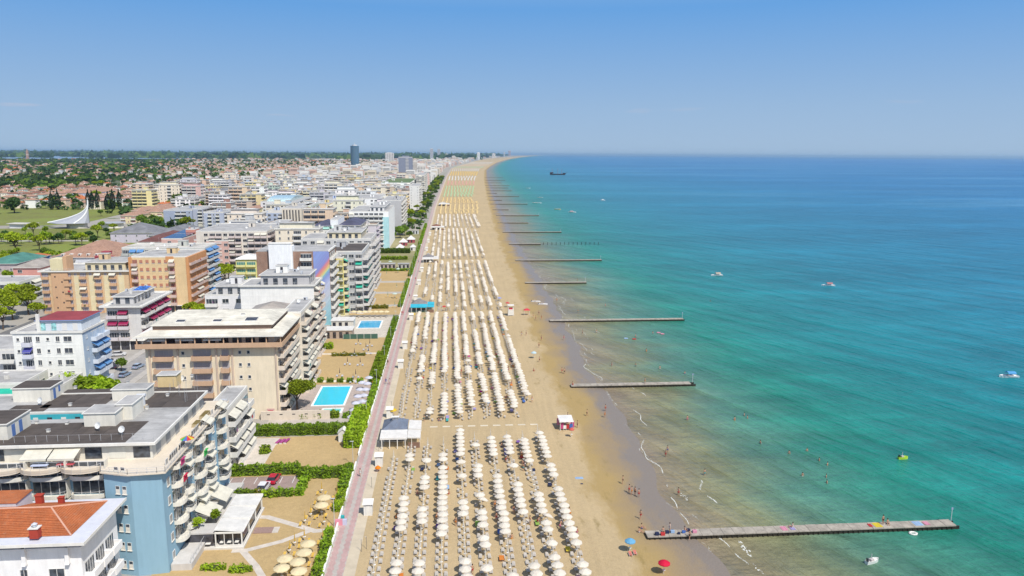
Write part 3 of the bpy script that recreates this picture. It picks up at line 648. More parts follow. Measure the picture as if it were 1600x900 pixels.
    if style == 'flat' and clutter:
        ww, dd = ex[1]-ex[0], ex[3]-ex[2]
        if clutter >= 3 and ww > 6 and dd > 5:
            bx_ = ex[0]+ww*q.uniform(.2, .7); by = ex[2]+dd*q.uniform(.35, .6)
            b = MB(); roof_box(b, bx_-1.8, bx_+1.8, by-1.4, by+1.4, ztop, 2.3, W); b.box(bx_-.4, bx_+.4, by-1.43, by-1.4, ztop+.1, ztop+1.9, mDark); b.build('stair_house', root)
        for i in range(clutter):
            x, y = q.uniform(ex[0], ex[1]), q.uniform(ex[2], ex[3]); t = q.random()
            if t < .3: link('air_conditioner', ACM, root, (x, y, ztop), q.choice((0, 1.57)))
            elif t < .5: link('satellite_dish', DISHM, root, (x, y, ztop), q.uniform(-.5, .6))
            elif t < .7: link('antenna', ANTM, root, (x, y, ztop), q.random()*3)
            else: b = MB(); s_ = q.uniform(.3, .6); b.box(x-s_, x+s_, y-s_*.7, y+s_*.7, ztop, ztop+q.uniform(.8, 1.5), W); b.box(x-s_-.1, x+s_+.1, y-s_*.7-.1, y+s_*.7+.1, ztop+1.5, ztop+1.62, mTrim); b.build('chimney', root)
    return root, h, ztop
def pb(ur, vt, h, ul, vb):
    x, y = G(ur, vt, h); return Xat(ul, y, h), x, y, Yat(vb, x, h)
# palette (true surface colours)
cBLUE = (.245, .40, .50); cCREAM = (.66, .56, .42); cORANGE = (.68, .50, .28); cPEACH = (.58, .36, .21); cPINK = (.62, .40, .34); cSALM = (.60, .27, .20)
cGREY = (.50, .49, .48); cLGREY = (.62, .61, .60); cYEL = (.70, .62, .22); cPYEL = (.70, .62, .38); cMINT = (.52, .66, .54); cLBLUE = (.50, .62, .72); cSBLUE = (.36, .40, .50); cRED = (.36, .07, .09); cBRICK = (.33, .17, .11); cPURP = (.40, .34, .42); cBEIGE = (.62, .55, .45)
teal_aw = mat('green_awning', (.03, .48, .33), 'cloth'); blue_aw = mat('blue_awning', (.12, .30, .60), 'cloth'); mag_aw = mat('magenta_awning', (.34, .02, .09), 'cloth')

# ---- blue apartment block in the foreground ------------------------------------------------
def blue_block():
    X1, Y0, Y1, hT = -43.5, 109.2, 141.5, 16.6; root = empty('apartment_building', (X1, Y0, 0))
    tag(root, 'large light blue seaside block with brown flat roof and curved white balconies, nearest the camera', 'building'); PLACED.append(('the large blue block', X1-15, Y0+15))
    Wb = W_(cBLUE, 'blue_render', .08); Wd = W_((.21, .34, .43), 'blue_joint', .1); Ww = W_((.70, .665, .58), 'white_render', .16); fh = 3.05
    o = opts(sill=W_((.72, .68, .6)), parapet=Ww, awn=mCream, ap=.25, bd=1.3)
    XL = -42.
    b = MB(); b.prism([(0, 0), (0, Y1-Y0), (XL, Y1-Y0), (XL, 2.4), (-8.6, 2.4), (-8.6, .5), (-4.3, -.55)][::-1], -.5, hT, Wb); b.build('walls', root)
    # panel joints on the blank bay
    b = MB()
    for k in range(1, 6): b.face([(-4.25, -.56, k*2.75), (-.02, -.02, k*2.75), (-.02, -.02, k*2.75+.04), (-4.25, -.56, k*2.75+.04)], Wd)
    # windows in pairs on the angled bay
    ang = math.atan2(-1.05, 4.3)
    for fl in range(6):
        for t in (2.2, 3.3):
            x = -8.6+t*math.cos(ang); y = .5+t*math.sin(ang); nm, _, me = cellmesh('n', 1.6, fh, o); link('window', me, root, (x, y-.01, fl*fh+.15), ang)
    # curved balcony bands left of the bay, five storeys
    for fl in range(1, 6):
        for i in range(5):
            nm, _, me = cellmesh('O', 5.8, fh, o); link('balcony', me, root, (-11.6-i*5.8, 2.4, fl*fh+.3-fh*.08), 0)
        for i in range(6):
            b = MB(); b.face([(-8.72-i*5.8, 2.4, fl*fh+.2), (-8.72-i*5.8, .7, fl*fh+.2), (-8.72-i*5.8, 2.4, fl*fh+2.9)], Ww); b.box(-8.76-i*5.8, -8.66-i*5.8, 1.3, 2.4, fl*fh, fl*fh+2.8, Ww); b.build('divider', root)
    # seaward side: columns of round balconies between blue piers
    for fl in range(0, 6):
        for y, k, w in ((2.2, 'w', 1.6), (5.2, 'O', 4.0), (9.0, 'O', 3.4), (12.2, 'w', 1.6), (15.3, 'O', 4.2), (20., 'O', 4.0), (24.5, 'w', 1.6), (28.2, 'O', 4.2)):
            if k == 'O' and fl == 0: continue
            nm, _, me = cellmesh(k, w, fh, o); link(nm, me, root, (.01, y, fl*fh+.25), math.pi/2)
            if k == 'O' and rnd.random() < .3 and fl > 0: nm, _, me = awnmesh(w*.7, mCream); link('awning', me, root, (.01, y, fl*fh+.25), math.pi/2)
    # terrace slab and set back upper storey
    b = MB(); sl = W_((.64, .56, .45), 'terrace_slab')
    b.prism([(.9, -.7), (.9, Y1-Y0), (XL, Y1-Y0), (XL, 1.4), (-9.4, 1.4), (-8.9, .0), (-4.4, -1.3), (-.2, -.9)][::-1], hT+.003, hT+.22, sl); b.build('terrace', root)
    for i in range(5):
        b = MB(); n = 8; arc = [(2.9*math.sin(t), -1.6*max(0, math.cos(t))) for t in [math.pi*(j/(n-1)-.5) for j in range(n)]]
        b.prism(arc[::-1], -.2, 0, sl)
        for (xa, ya), (xb, yb) in zip(arc, arc[1:]): b.tube((xa, ya, .9), (xb, yb, .9), .03, mRail, 4); b.tube((xa, ya, 0), (xa, ya, .9), .02, mRail, 4); b.face([(xa, ya, .05), (xb, yb, .05), (xb, yb, .5), (xa, ya, .5)], mat('rail_cloth', (.55, .48, .38), 'flat'))
        b.build('terrace_bay', root, (-12.1-i*5.8, 1.39, hT+.215))
    b = MB(); pts = [(.8, Y1-Y0-.2), (.8, -.55), (-.3, -.8), (-4.4, -1.15), (-8.8, .1), (-9.3, 1.5)]
    for (xa, ya), (xb, yb) in zip(pts, pts[1:]):
        n = max(1, int(math.hypot(xb-xa, yb-ya)/1.3))
        for zz in (.5, .8, 1.1): b.tube((xa, ya, hT+zz), (xb, yb, hT+zz), .025, mRail, 4)
        for i in range(n+1): t = i/n; b.tube((xa+(xb-xa)*t, ya+(yb-ya)*t, hT+.2), (xa+(xb-xa)*t, ya+(yb-ya)*t, hT+1.1), .03, mRail, 4)
    b.build('railing', root)
    PX, PY = -2.3, 4.0; hR = 19.5
    lx0, ly = Xat(25, G(132, 655, hR)[1], hR)-X1, G(132, 655, hR)[1]-Y0; lx1 = Xat(133, ly+Y0, hR)-X1; ly1 = ly+3.1
    b = MB()
    for q_ in ((XL, PX-.6, PY+.6, ly-.02), (XL, lx0-.05, ly-.018, ly1), (lx1+.05, PX-.6, ly-.018, ly1), (XL, PX-.6, ly1+.05, Y1-Y0-3.5)): b.box(*q_, hT+.22, hR-.1, Ww)
    for i in range(9): x = -4.5-i*3.6; b.box(x-1.25, x+1.25, PY+.54, PY+.6, hT+.5, hT+2.3, W_((.66, .64, .56)) if i % 2 else mGlass)
    for i in range(6): y = PY+3+i*4.2; b.box(PX-.6, PX-.54, y-.9, y+.9, hT+.3, hT+2.3, mat('side_door', (.35, .36, .36), 'plain'))
    pnt = b.build('penthouse', root)
    # roof with a sunken light well (turquoise walls)
    RX0, RX1, RY0, RY1 = XL, PX, PY, Y1-Y0-3.
    b = MB()
    for x0, x1, y0, y1 in ((RX0, RX1, RY0, ly), (RX0, lx0, ly, ly1), (lx1, RX1, ly, ly1), (RX0, RX1, ly1, RY1)): b.box(x0, x1, y0, y1, hR-.097, hR+.1, mRoofG)
    b.build('roof', root)
    mT = W_((.05, .38, .45), 'turquoise_render'); b = MB()
    b.box(lx0-.02, lx1+.02, ly1-.1, ly1+.02, hR-2.6, hR-.1, mT); b.box(lx0-.02, lx0+.1, ly, ly1, hR-2.6, hR-.1, mT); b.box(lx1-.1, lx1+.02, ly, ly1, hR-2.6, hR-.1, Ww)
    for i in range(4): x = lx0+1.5+i*2.3; b.box(x-.4, x+.4, ly1-.14, ly1-.1, hR-2.5, hR-.6, mDark if i % 2 else mFrame)
    b.build('light_well', root); b = MB()
    for x0, x1, y0, y1 in ((lx0-.3, lx1+.3, ly1+.02, ly1+.3), (lx0-.3, lx0, ly, ly1)): b.box(x0, x1, y0, y1, hR+.1, hR+.35, mTrim)
    b.build('well_kerb', root)
    b = MB(); b.box(RX0, RX1+.25, RY0-.3, RY0, hR-.1, hR+.32, mTrim); b.box(RX1, RX1+.25, RY0, RY1, hR-.1, hR+.318, mTrim); b.box(RX0, RX1+.25, RY1, RY1+.25, hR-.1, hR+.32, mTrim); b.build('parapet', root)
    # brown felt sheets laid in lengths, slightly raised, with lapped seams
    def felt(u0, u1, v0, v1, n):
        um = (max(u0, 0)+u1)/2; b0 = max(G(um, v0, hR)[1], RY0+Y0+.1); b1 = G(um, v1, hR)[1]; a0 = Xat(u0, (b0+b1)/2, hR); a1 = min(Xat(u1, (b0+b1)/2, hR), RX1+X1-.2)
        for i in range(n):
            w = (a1-a0)/n; b = MB(); b.box(a0+i*w-X1, a0+(i+1)*w-X1-.02, b0-Y0, b1-Y0, hR+.1, hR+.125+.012*(i % 3), mRoofB); b.build('roofing_sheet', root)
    felt(-40, 214, 702, 662, 15); felt(84, 180, 637, 609, 7); felt(226, 318, 637, 608, 6); felt(15, 75, 646, 634, 4)
    def rb(name, u0, u1, vf, dpt, hh, wall, top=mRoofG):
        x0, y0 = G(u0, vf, hR); x1 = Xat(u1, y0, hR); b = MB(); roof_box(b, x0-X1, x1-X1, y0-Y0, y0-Y0+dpt, hR+.1, hh, wall, top)
        return b.build(name, root), (x0-X1, x1-X1, y0-Y0)
    o1, (a, c, y) = rb('stair_house', 21, 80, 629, 4.6, 2.4, Ww, mRoofB); b = MB(); b.box(c, c+.04, y+1, y+1.8, hR+.2, hR+2.1, mat('blue_door', (.1, .18, .4), 'flat')); b.box(c, c+.04, y+2.8, y+3.4, hR+1, hR+2.1, mat('blue_door', (.1, .18, .4), 'flat')); b.build('door', o1)
    o1, (a, c, y) = rb('stair_house', -45, 13, 690, 6.5, 2.5, Ww, mRoofB); b = MB()
    for yy in (1.2, 3.2): b.box(c, c+.04, y+yy, y+yy+.9, hR+.2, hR+2.1, mat('blue_door', (.1, .18, .4), 'flat'))
    b.build('door', o1)
    rb('lift_house', 132, 181, 668, 4.2, 2.2, Ww); rb('lift_house', 183, 208, 657, 4.6, 2.6, Ww); rb('lift_house', 176, 230, 627, 3.4, 2.0, Ww)
    rb('water_tank_room', 247, 276, 606, 2.6, 2.3, W_((.66, .5, .26)), mRoofG)
    for (u, v) in ((65, 634), (31, 657), (155, 674), (187, 625), (287, 598), (192, 680)): x, y = G(u, v, hR); link('satellite_dish', DISHM, root, (x-X1, y-Y0, hR+.1), rnd.uniform(-.6, .6))
    x, y = G(222, 637, hR); b = MB(); b.box(-.8, .8, -.6, .6, 0, .35, W_((.5, .42, .3))); b.tube((-.35, 0, .35), (-.35, 0, 2.3), .28, mAlu, 8); b.tube((.35, 0, .35), (.35, 0, 2.1), .28, mAlu, 8); b.tube((-.7, 0, 2.2), (.8, 0, 2.2), .3, mAlu, 8); b.build('metal_chimney', root, (x-X1, y-Y0, hR+.1))
    for (u, v) in ((76, 676), (58, 663), (110, 635), (105, 664), (143, 647), (210, 645), (118, 608), (200, 600), (230, 640), (262, 620), (300, 590)):
        x, y = G(u, v, hR); b = MB(); b.box(-.22, .22, -.22, .22, 0, .45, mTrim); b.box(-.28, .28, -.28, .28, .45, .53, mRoofG); b.build('roof_vent', root, (x-X1, y-Y0, hR+.1))
    b = MB(); ya = RY0+1.6       # thin safety line on posts along the front edge
    for i in range(22): b.tube((-2.9-i*1.6, ya, hR+.1), (-2.9-i*1.6, ya, hR+1.2), .025, mRail, 4)
    b.tube((-2.9, ya, hR+1.15), (-36.5, ya, hR+1.15), .012, mRail, 4); b.build('roof_railing', root)
    b = MB()
    for i in range(20):
        x, y = G(rnd.uniform(265, 312), rnd.uniform(600, 630), hR); b.tube((x-X1, y-Y0, hR+.1), (x-X1, y-Y0, hR+rnd.uniform(1.2, 2.6)), .02, mRail, 3)
    b.build('aerials', root)
    # terrace awnings, planters
    for u0, u1 in ((45, 86), (88, 129)):
        x0 = Xat(u0, Y0+PY+.6, hR-.4)-X1; x1 = Xat(u1, Y0+PY+.6, hR-.4)-X1; b = awning_mb(x1-x0, mCream, 2.6, .8, 0); b.build('awning', root, ((x0+x1)/2, PY+.3, hR-.35))
    for yy, m_ in ((3.4, mat('striped_red', (.5, .08, .1), 'plain')), (3.2, mat('blue_grey_cloth', (.45, .5, .65), 'flat'))):
        x = Xat(110 if yy > 3.3 else 70, Y0+yy, hT)-X1; b = MB(); b.box(-1.2, 1.2, -.35, .35, .5, .62, m_); b.box(-1, -.9, -.3, -.2, 0, .5, mFrame); b.box(.9, 1, .2, .3, 0, .5, mFrame); b.build('terrace_table', root, (x, yy-1.3, hT+.22))
    for (y, l) in ((19, 2.2), (23.5, 3.2)):
        b = MB(); b.box(-.5, .5, -l/2, l/2, 0, .55, W_((.42, .35, .22))); b.box(-.42, .42, -l/2+.08, l/2-.08, .55, .62, mat('dry_plants', (.30, .24, .10), 'leaf')); b.build('planter', root, (-.9, y, hT+.22))
    # ground terrace wall, awning and lower storey to the sea side
    b = MB(); b.box(.1, 3.2, .5, 10, -.4, 1.1, W_((.55, .52, .48))); b.box(.1, 3.4, 10.002, 30, -.4, .9, W_((.5, .48, .45))); b.build('raised_terrace', root)
    b = MB(); b.tube((3.2, .6, 1.1), (3.2, 10, 1.1), .04, mRail, 4)
    for i in range(8): b.tube((3.1, .6+i*1.3, 1.1), (3.1, .6+i*1.3, 2.1), .03, mRail, 4)
    b.tube((3.1, .6, 2.1), (3.1, 9.8, 2.1), .03, mRail, 4); b.build('terrace_railing', root)
    for y, w in ((13.5, 4.5), (20, 4.8)):
        b = awning_mb(w, mCream, 3.4, 1.6, 0); o_ = b.build('awning', root, (.3, y, 4.6)); o_.rotation_euler = (0, 0, math.pi/2)
blue_block()
# things on its balconies (towels, parasols, chairs)
for i, (y, z, rgb, n_) in enumerate(((5.2, 12.6, (.6, .03, .08), 'red towel'), (4.6, 15.6, (.55, .05, .2), 'pink towel'), (15.2, 12.6, (.05, .5, .1), 'bright green towel'))):
    b = MB(); b.box(-.06, .06, -.7, .7, -.6, .4, mat(n_.replace(' ', '_'), rgb, 'cloth')); b.box(-.05, .3, -.66, .66, .36, .42, mat(n_.replace(' ', '_'), rgb, 'cloth')); o_ = b.build('towel', None, (-43.4+1.62, 108.8+y, z+1)); tag(o_, n_+' hanging over a curved balcony of the large blue block', 'towel')
b = MB(); n = 10
for i in range(n):
    a0, a1 = 6.283*i/n, 6.283*(i+1)/n; b.face([(0, 0, .5), (1.1*math.cos(a0), 1.1*math.sin(a0), 0), (1.1*math.cos(a1), 1.1*math.sin(a1), 0)], mat(['parasol_red', 'parasol_yellow', 'parasol_green', 'parasol_blue'][i % 4], [(.6, .05, .05), (.7, .55, .05), (.05, .4, .15), (.1, .15, .5)][i % 4], 'cloth'))
b.tube((0, 0, -2), (0, 0, .5), .03, mRail, 5); o_ = b.build('parasol', None, (-42.6, 118.2, 18.3)); tag(o_, 'multicoloured parasol on a top balcony of the large blue block', 'parasol')

# ---- terracotta roofed white house at the lower left ---------------------------------------
def terracotta_house():
    hE = 13.; X1, Y0 = G(132, 851, hE); X1b, Y1 = G(196, 780, hE); X1 = (X1+X1b)/2; L = 24.; D = Y1-Y0; root = empty('white_house', (X1, Y0, 0))
    tag(root, 'white building with orange hipped tile roof and wide grey eaves at the lower left edge', 'building'); PLACED.append(('the orange tiled white house', X1-10, Y0+5))
    Ww = W_((.82, .80, .78), 'white_render'); eg = W_((.56, .57, .62), 'eave_grey')
    b = MB(); b.box(-L, -1.3, 1.6, D-.8, -.5, hE-1.0, Ww); b.build('walls', root)
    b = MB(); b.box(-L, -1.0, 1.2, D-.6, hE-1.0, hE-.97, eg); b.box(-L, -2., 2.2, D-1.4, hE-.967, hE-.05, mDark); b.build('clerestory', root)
    b = MB()
    for i in range(5): x = -3.2-i*5.5; b.face([(x, 2.1, hE-.1), (x+.5, 2.1, hE-.1), (x+.5, 1.0, hE-3.4), (x, 1.0, hE-3.4)], Ww); b.box(x, x+.5, 1.15, 1.6, hE-3.4, hE-.97, Ww); b.box(x+.502, x+.6, 1.2, 2.2, hE-.95, hE-.1, eg)
    b.build('ribs', root)
    b = MB(); b.box(-L, 0, 0, D, hE-.05, hE+.2, eg); b.box(-L, .08, -.08, 0, hE-.1, hE+.32, mTrim); b.box(0, .08, 0, D, hE-.1, hE+.318, mTrim); b.build('eaves', root)
    ax, ay = G(111, 836, hE+.3); bx_, by = G(166, 783, hE+.3); px, py = G(79.5, 792.5, hE+2.2)
    a = (ax-X1, ay-Y0); p = (px-X1, py-Y0); mT2 = mTile
    b = MB(); z0 = hE+.22; z1 = hE+2.2; yb_ = D-.9
    # three roof planes built as rows of tiles, each course a little proud of the next
    def plane(A_, B_, C_, D2, n, name):
        A_, B_, C_, D2 = map(Vector, (A_, B_, C_, D2)); nn = (B_-A_).cross(D2-A_).normalized()
        if nn.z < 0: nn = -nn
        bb = MB()
        for i in range(n):
            t0, t1 = i/n, (i+1)/n; p0 = A_.lerp(D2, t0); p1 = B_.lerp(C_, t0); p2 = B_.lerp(C_, t1); p3 = A_.lerp(D2, t1)
            bb.face([p0+nn*.08, p1+nn*.08, p2, p3], mT2); bb.face([p0, p1, p1+nn*.08, p0+nn*.08], mT2)
        return bb.build(name, root)
    plane((-L, a[1], z0), (a[0], a[1], z0), (p[0], p[1], z1), (-L, p[1], z1), 17, 'tiled_roof')
    plane((a[0], a[1], z0), (a[0]+.3, yb_, z0), (p[0], p[1], z1), (p[0], p[1], z1), 17, 'tiled_roof')
    plane((a[0]+.3, yb_, z0), (-L, yb_, z0), (-L, p[1], z1), (p[0], p[1], z1), 8, 'tiled_roof')
    b = MB(); rt = mat('ridge_tile', (.60, .34, .24), 'plain'); pk = (p[0], p[1], z1+.05)
    for q_ in ((a[0], a[1], z0+.05), (a[0]+.3, yb_, z0+.05), (-L, p[1], z1+.05)): b.tube(pk, q_, .12, rt, 6)
    b.build('ridge_tiles', root)
    mrd = mat('red_chimney', (.38, .05, .03), 'plain')
    for (u, v, s) in ((55, 832, .55), (96, 783, .35), (30, 776, .35), (62, 780, .45)):
        x, y = G(u, v, hE+1.2); b = MB(); b.box(-s, s, -s*.8, s*.8, -.6, .5+s*.5, mrd); b.box(-s*1.2, s*1.2, -s, s, .5+s*.5, .62+s*.5, mTrim if s > .5 else mrd); 
        if s > .5: b.tube((0, 0, 1), (0, 0, 1.3), .3, mAlu, 8); b.tube((0, 0, 1.3), (0, 0, 1.5), .4, mAlu, 8, .1)
        b.build('chimney', root, (x-X1, y-Y0, hE+1.1))
    (x0, y0_) = G(0, 791, hE+1.9); (x1, _) = G(24, 791, hE+1.9); b = MB(); b.box(x0-X1-4, x1-X1, y0_-Y0, y0_-Y0+4, hE+.2, hE+2.3, eg); b.box(x0-X1-4.1, x1-X1+.15, y0_-Y0-.1, y0_-Y0+4.1, hE+2.303, hE+2.4, mTile); b.build('roof_parapet', root)
    o = opts(parapet=Ww, bd=1.2, ap=0, awn=mCream)
    for fl in range(3):
        for i, y in enumerate((3.6, 6.6, 9.6)): nm, _, me = cellmesh('B', 3.0, 3, o); link('balcony', me, root, (-1.3, y+.0, fl*3.1+.6), math.pi/2)
    for i in range(5):
        for fl in range(3): nm, _, me = cellmesh('wsW'[(i+fl) % 3], 3, 3, o); link('window', me, root, (-4.6-i*4.2, 1.6, fl*3.1+.4), 0)
terracotta_house()

# ---- named blocks: (right, top, height, left, back) in the surveyed photograph ---------------
def blk(spec, label, **k): x0, x1, y0, y1 = pb(*spec); return building(label, x0, x1, y0, y1, spec[2], **k)
oW = opts(); oB = opts(parapet=W_((.70, .68, .64))); oTan = opts(parapet=W_((.55, .33, .19), 'tan_parapet'), awn=mCream, ap=.1)
oBr = opts(parapet=mTrim, awn=mCream, ap=.5)
# brick striped block behind the blue one
r, h_, zt = blk((355, 643, 13, 320, 606), 'small flat grey roofed block with brick striped walls and cream awnings behind the blue block', wall=(.62, .58, .52), front='.w.', side='BBB', so=oBr, clutter=2)
b = MB(); w2 = 0
x0, x1, y0, y1 = pb(355, 643, 13, 320, 606)
for k in range(3): b.box((x1-x0)/2-1.2-k*1.9, (x1-x0)/2-.5-k*1.9, -(y1-y0)/2-.06, -(y1-y0)/2, 0, 12.8, mat('brick', cBRICK, 'brick'))
b.build('brick_stripes', r)
# cream block with pale standing-seam roof
def cream_block():
    x0, x1, y0, y1 = pb(437, 505, 24.0, 238, 488); x1 = -41.4; x0 = -72; y0 = 177.3; y1 = 197.5; h = 18.4
    o = opts(parapet=W_((.55, .36, .23), 'tan_parapet'), frame=W_((.5, .44, .4)), glass=mat('closed_blinds', (.40, .37, .37), 'plain'), bd=1.2, ap=0, sill=mTrim); so = opts(parapet=W_((.68, .58, .48)), awn=mCream, ap=.3, bd=1.5)
    root, _, _ = building('six-storey cream block with shallow pale metal roof, brown balcony fronts and a row of awnings', x0, x1, y0, y1, h, wall=(.76, .65, .48), style='x', clutter=0, side='BBBBB', so=so, floors=6, front='')
    w2, d2 = (x1-x0)/2, (y1-y0)/2; fh = h/6
    cols = [(-w2+4.2, 'B', 5.0), (-w2+8.6, 'v', 2), (-w2+13, 'B', 5.0), (-w2+18.4, 'B', 2.2), (-w2+21.8, 'v', 2), (-w2+23.8, 'v', 2)]
    for fl in range(0, 6):
        for x, k, w in cols: nm, _, me = cellmesh(k, w, fh, o if k == 'B' else opts()); link(nm, me, root, (x, -d2, fl*fh), 0)
    pier = W_((.58, .46, .36)); b = MB()
    for x in (-w2+.9, -w2+7.4, -w2+16.3, -w2+20, w2-.4): b.box(x-.18, x+.18, -d2-.25, -d2, 0, h, pier)
    b.build('piers', root)
    # projecting terrace storey with brown parapet and piers, then the shallow roof
    tp = W_((.55, .36, .23), 'tan_parapet'); b = MB(); e = 1.6
    b.box(-w2-e, w2+e, -d2-e, d2, h+.003, h+.25, tp); b.box(-w2-e, w2+e, -d2-e-.002, -d2-e+.14, h+.25, h+1.15, tp); b.box(w2+e-.14, w2+e+.002, -d2-e+.14, d2, h+.25, h+1.15, tp); b.build('terrace', root)
    b = MB(); b.box(-w2+.8, w2-.8, -d2+.8, d2, h+.25, h+3.0, W_((.60, .50, .40)))
    for i in range(9): x = -w2+2.5+i*3.1; b.box(x-1.1, x+1.1, -d2+.74, -d2+.8, h+.3, h+2.5, mDark if i % 3 else mGlass)
    for i in range(11): x = -w2-e+.4+i*3.3; b.box(x-.12, x+.12, -d2-e+.15, -d2-e+.35, h+.25, h+2.9, tp)
    b.build('top_storey', root)
    for i in range(3): b = awning_mb(4.2, mTrim, 1.4, .5, 0); b.build('awning', root, (-w2+3+i*6.4, -d2+.6, h+2.4))
    pm_ = mat('pale_sheet_roof', (.66, .62, .52), 'roof', rough=.7); z = h+2.9; E = 1.9; g_ = 3.4
    b = MB(); b.face([(-w2-E, -d2-E, z), (w2+E, -d2-E, z), (w2-1.2, -d2+1.2, z+1.0), (-w2+1.2, -d2+1.2, z+1.0)], pm_); b.face([(w2+E, -d2-E, z), (w2+E, d2, z), (w2-1.2, d2, z+1.0), (w2-1.2, -d2+1.2, z+1.0)], pm_)
    b.box(-w2-E, w2+E, -d2-E, -d2-E+.1, z-.25, z-.002, mTrim); b.box(w2+E-.1, w2+E, -d2-E+.1, d2, z-.25, z-.002, mTrim); b.face([(-w2-E, -d2-E+.1, z-.1), (-w2-E, d2, z-.1), (w2+E-.1, d2, z-.1), (w2+E-.1, -d2-E+.1, z-.1)], mTrim); b.build('lower_roof', root)
    br = W_((.34, .22, .16), 'brown_band'); b = MB(); b.box(-w2+1.5, w2-1.5, -d2+1.5, d2-.2, z+.9, z+2.0, br); b.build('roof_band', root)
    b = MB(); X0, X1, Y0, Y1 = -w2+1.0, w2-1.0, -d2+1.0, d2; zz = z+2.0
    b.face([(X0, Y0, zz), (X1, Y0, zz), (X1-5, (Y0+Y1)/2+1, zz+1.7), (X0+3, (Y0+Y1)/2+1, zz+1.7)], pm_); b.face([(X1, Y0, zz), (X1, Y1, zz), (X1-5, (Y0+Y1)/2+1, zz+1.7)], pm_)
    b.face([(X1, Y1, zz), (X0, Y1, zz), (X0+3, (Y0+Y1)/2+1, zz+1.7), (X1-5, (Y0+Y1)/2+1, zz+1.7)], pm_); b.face([(X0, Y1, zz), (X0, Y0, zz), (X0+3, (Y0+Y1)/2+1, zz+1.7)], pm_); b.face([(X0, Y0, zz-.02), (X0, Y1, zz-.02), (X1, Y1, zz-.02), (X1, Y0, zz-.02)], mTrim)
    b.build('upper_roof', root)
    sl = Vector((0, (Y1-Y0)/2+1, 1.7)).normalized()
    for x, y, w, l in ((-8, -6.2, 1.0, 1.5), (.6, -6.2, 1.0, 1.5), (8.5, -5.5, 1.4, 2.4), (5.6, -2.2, .5, .7)):
        zc = zz+1.7*(y-Y0)/((Y1-Y0)/2+1); b = MB(); s = 1.7/((Y1-Y0)/2+1)
        def P_(a_, c_, u_): return (x+a_, y+c_, zc+c_*s+u_)
        b.face([P_(-w, -l/2, .12), P_(w, -l/2, .12), P_(w, l/2, .12), P_(-w, l/2, .12)], mDark)
        for (a0, c0, a1, c1) in ((-w-.12, -l/2-.12, w+.12, -l/2), (-w-.12, l/2, w+.12, l/2+.12), (-w-.12, -l/2, -w, l/2), (w, -l/2, w+.12, l/2)):
            b.face([P_(a0, c0, .2), P_(a1, c0, .2), P_(a1, c1, .2), P_(a0, c1, .2)], mTrim); b.face([P_(a0, c0, 0), P_(a1, c0, 0), P_(a1, c0, .2), P_(a0, c0, .2)], mTrim)
        b.build('skylight', root)
    b = MB(); b.box(w2-3.2, w2-1.4, -d2-.06, -d2, 0, 2.6, W_((.6, .4, .36))); b.box(w2-2.9, w2-1.7, -d2-.09, -d2-.06, .6, 2.2, mat('red_notice', (.5, .05, .08), 'flat')); b.build('doorway', root)
    b = MB(); b.box(w2-4.5, w2+12, -d2-1.0, -d2-.6, 0, 2.2, W_((.64, .55, .44))); 
    for i in range(5): b.box(w2-3+i*3, w2-2.3+i*3, -d2-1.04, -d2-1.0, 1.3, 1.5, mDark)
    b.build('garden_wall', root)
cream_block()
blk((470, 490, 22, 440, 468), 'tall narrow beige block with awnings on its seaward balconies behind the cream block', wall=(.66, .59, .49), side='BBBB', so=opts(parapet=W_((.66, .58, .48)), awn=mCream, ap=.5), front='', clutter=2)
blk((452, 492, 21, 384, 477), 'low-pitched grey hipped roof block just behind the cream metal roof', wall=(.56, .52, .47), roof=mat('grey_brown_roof', (.36, .32, .28), 'roof'), style='hip', front='WWWW', clutter=0)
r, h_, zt = blk((490, 447, 23, 375, 436), 'white nine-storey block with grey penthouse and plain white front wall', wall=(.84, .82, .77), side='BBRB', so=opts(parapet=W_((.66, .58, .5)), awn=mCream, ap=.25), front='', pent=(1.5, 1.6, 6, .6, 3, (.50, .48, .47)), over=.5, clutter=7, floors=8)
blk((405, 462, 19, 320, 450), 'grey and white stepped block with white terrace awnings behind the cream metal roof', wall=(.74, .72, .70), front='BWWB', fo=opts(ap=.8, awn=mTrim, parapet=mTrim), side='', pent=(1.5, 2, 3, 1, 2.6, (.60, .58, .56)), clutter=6)
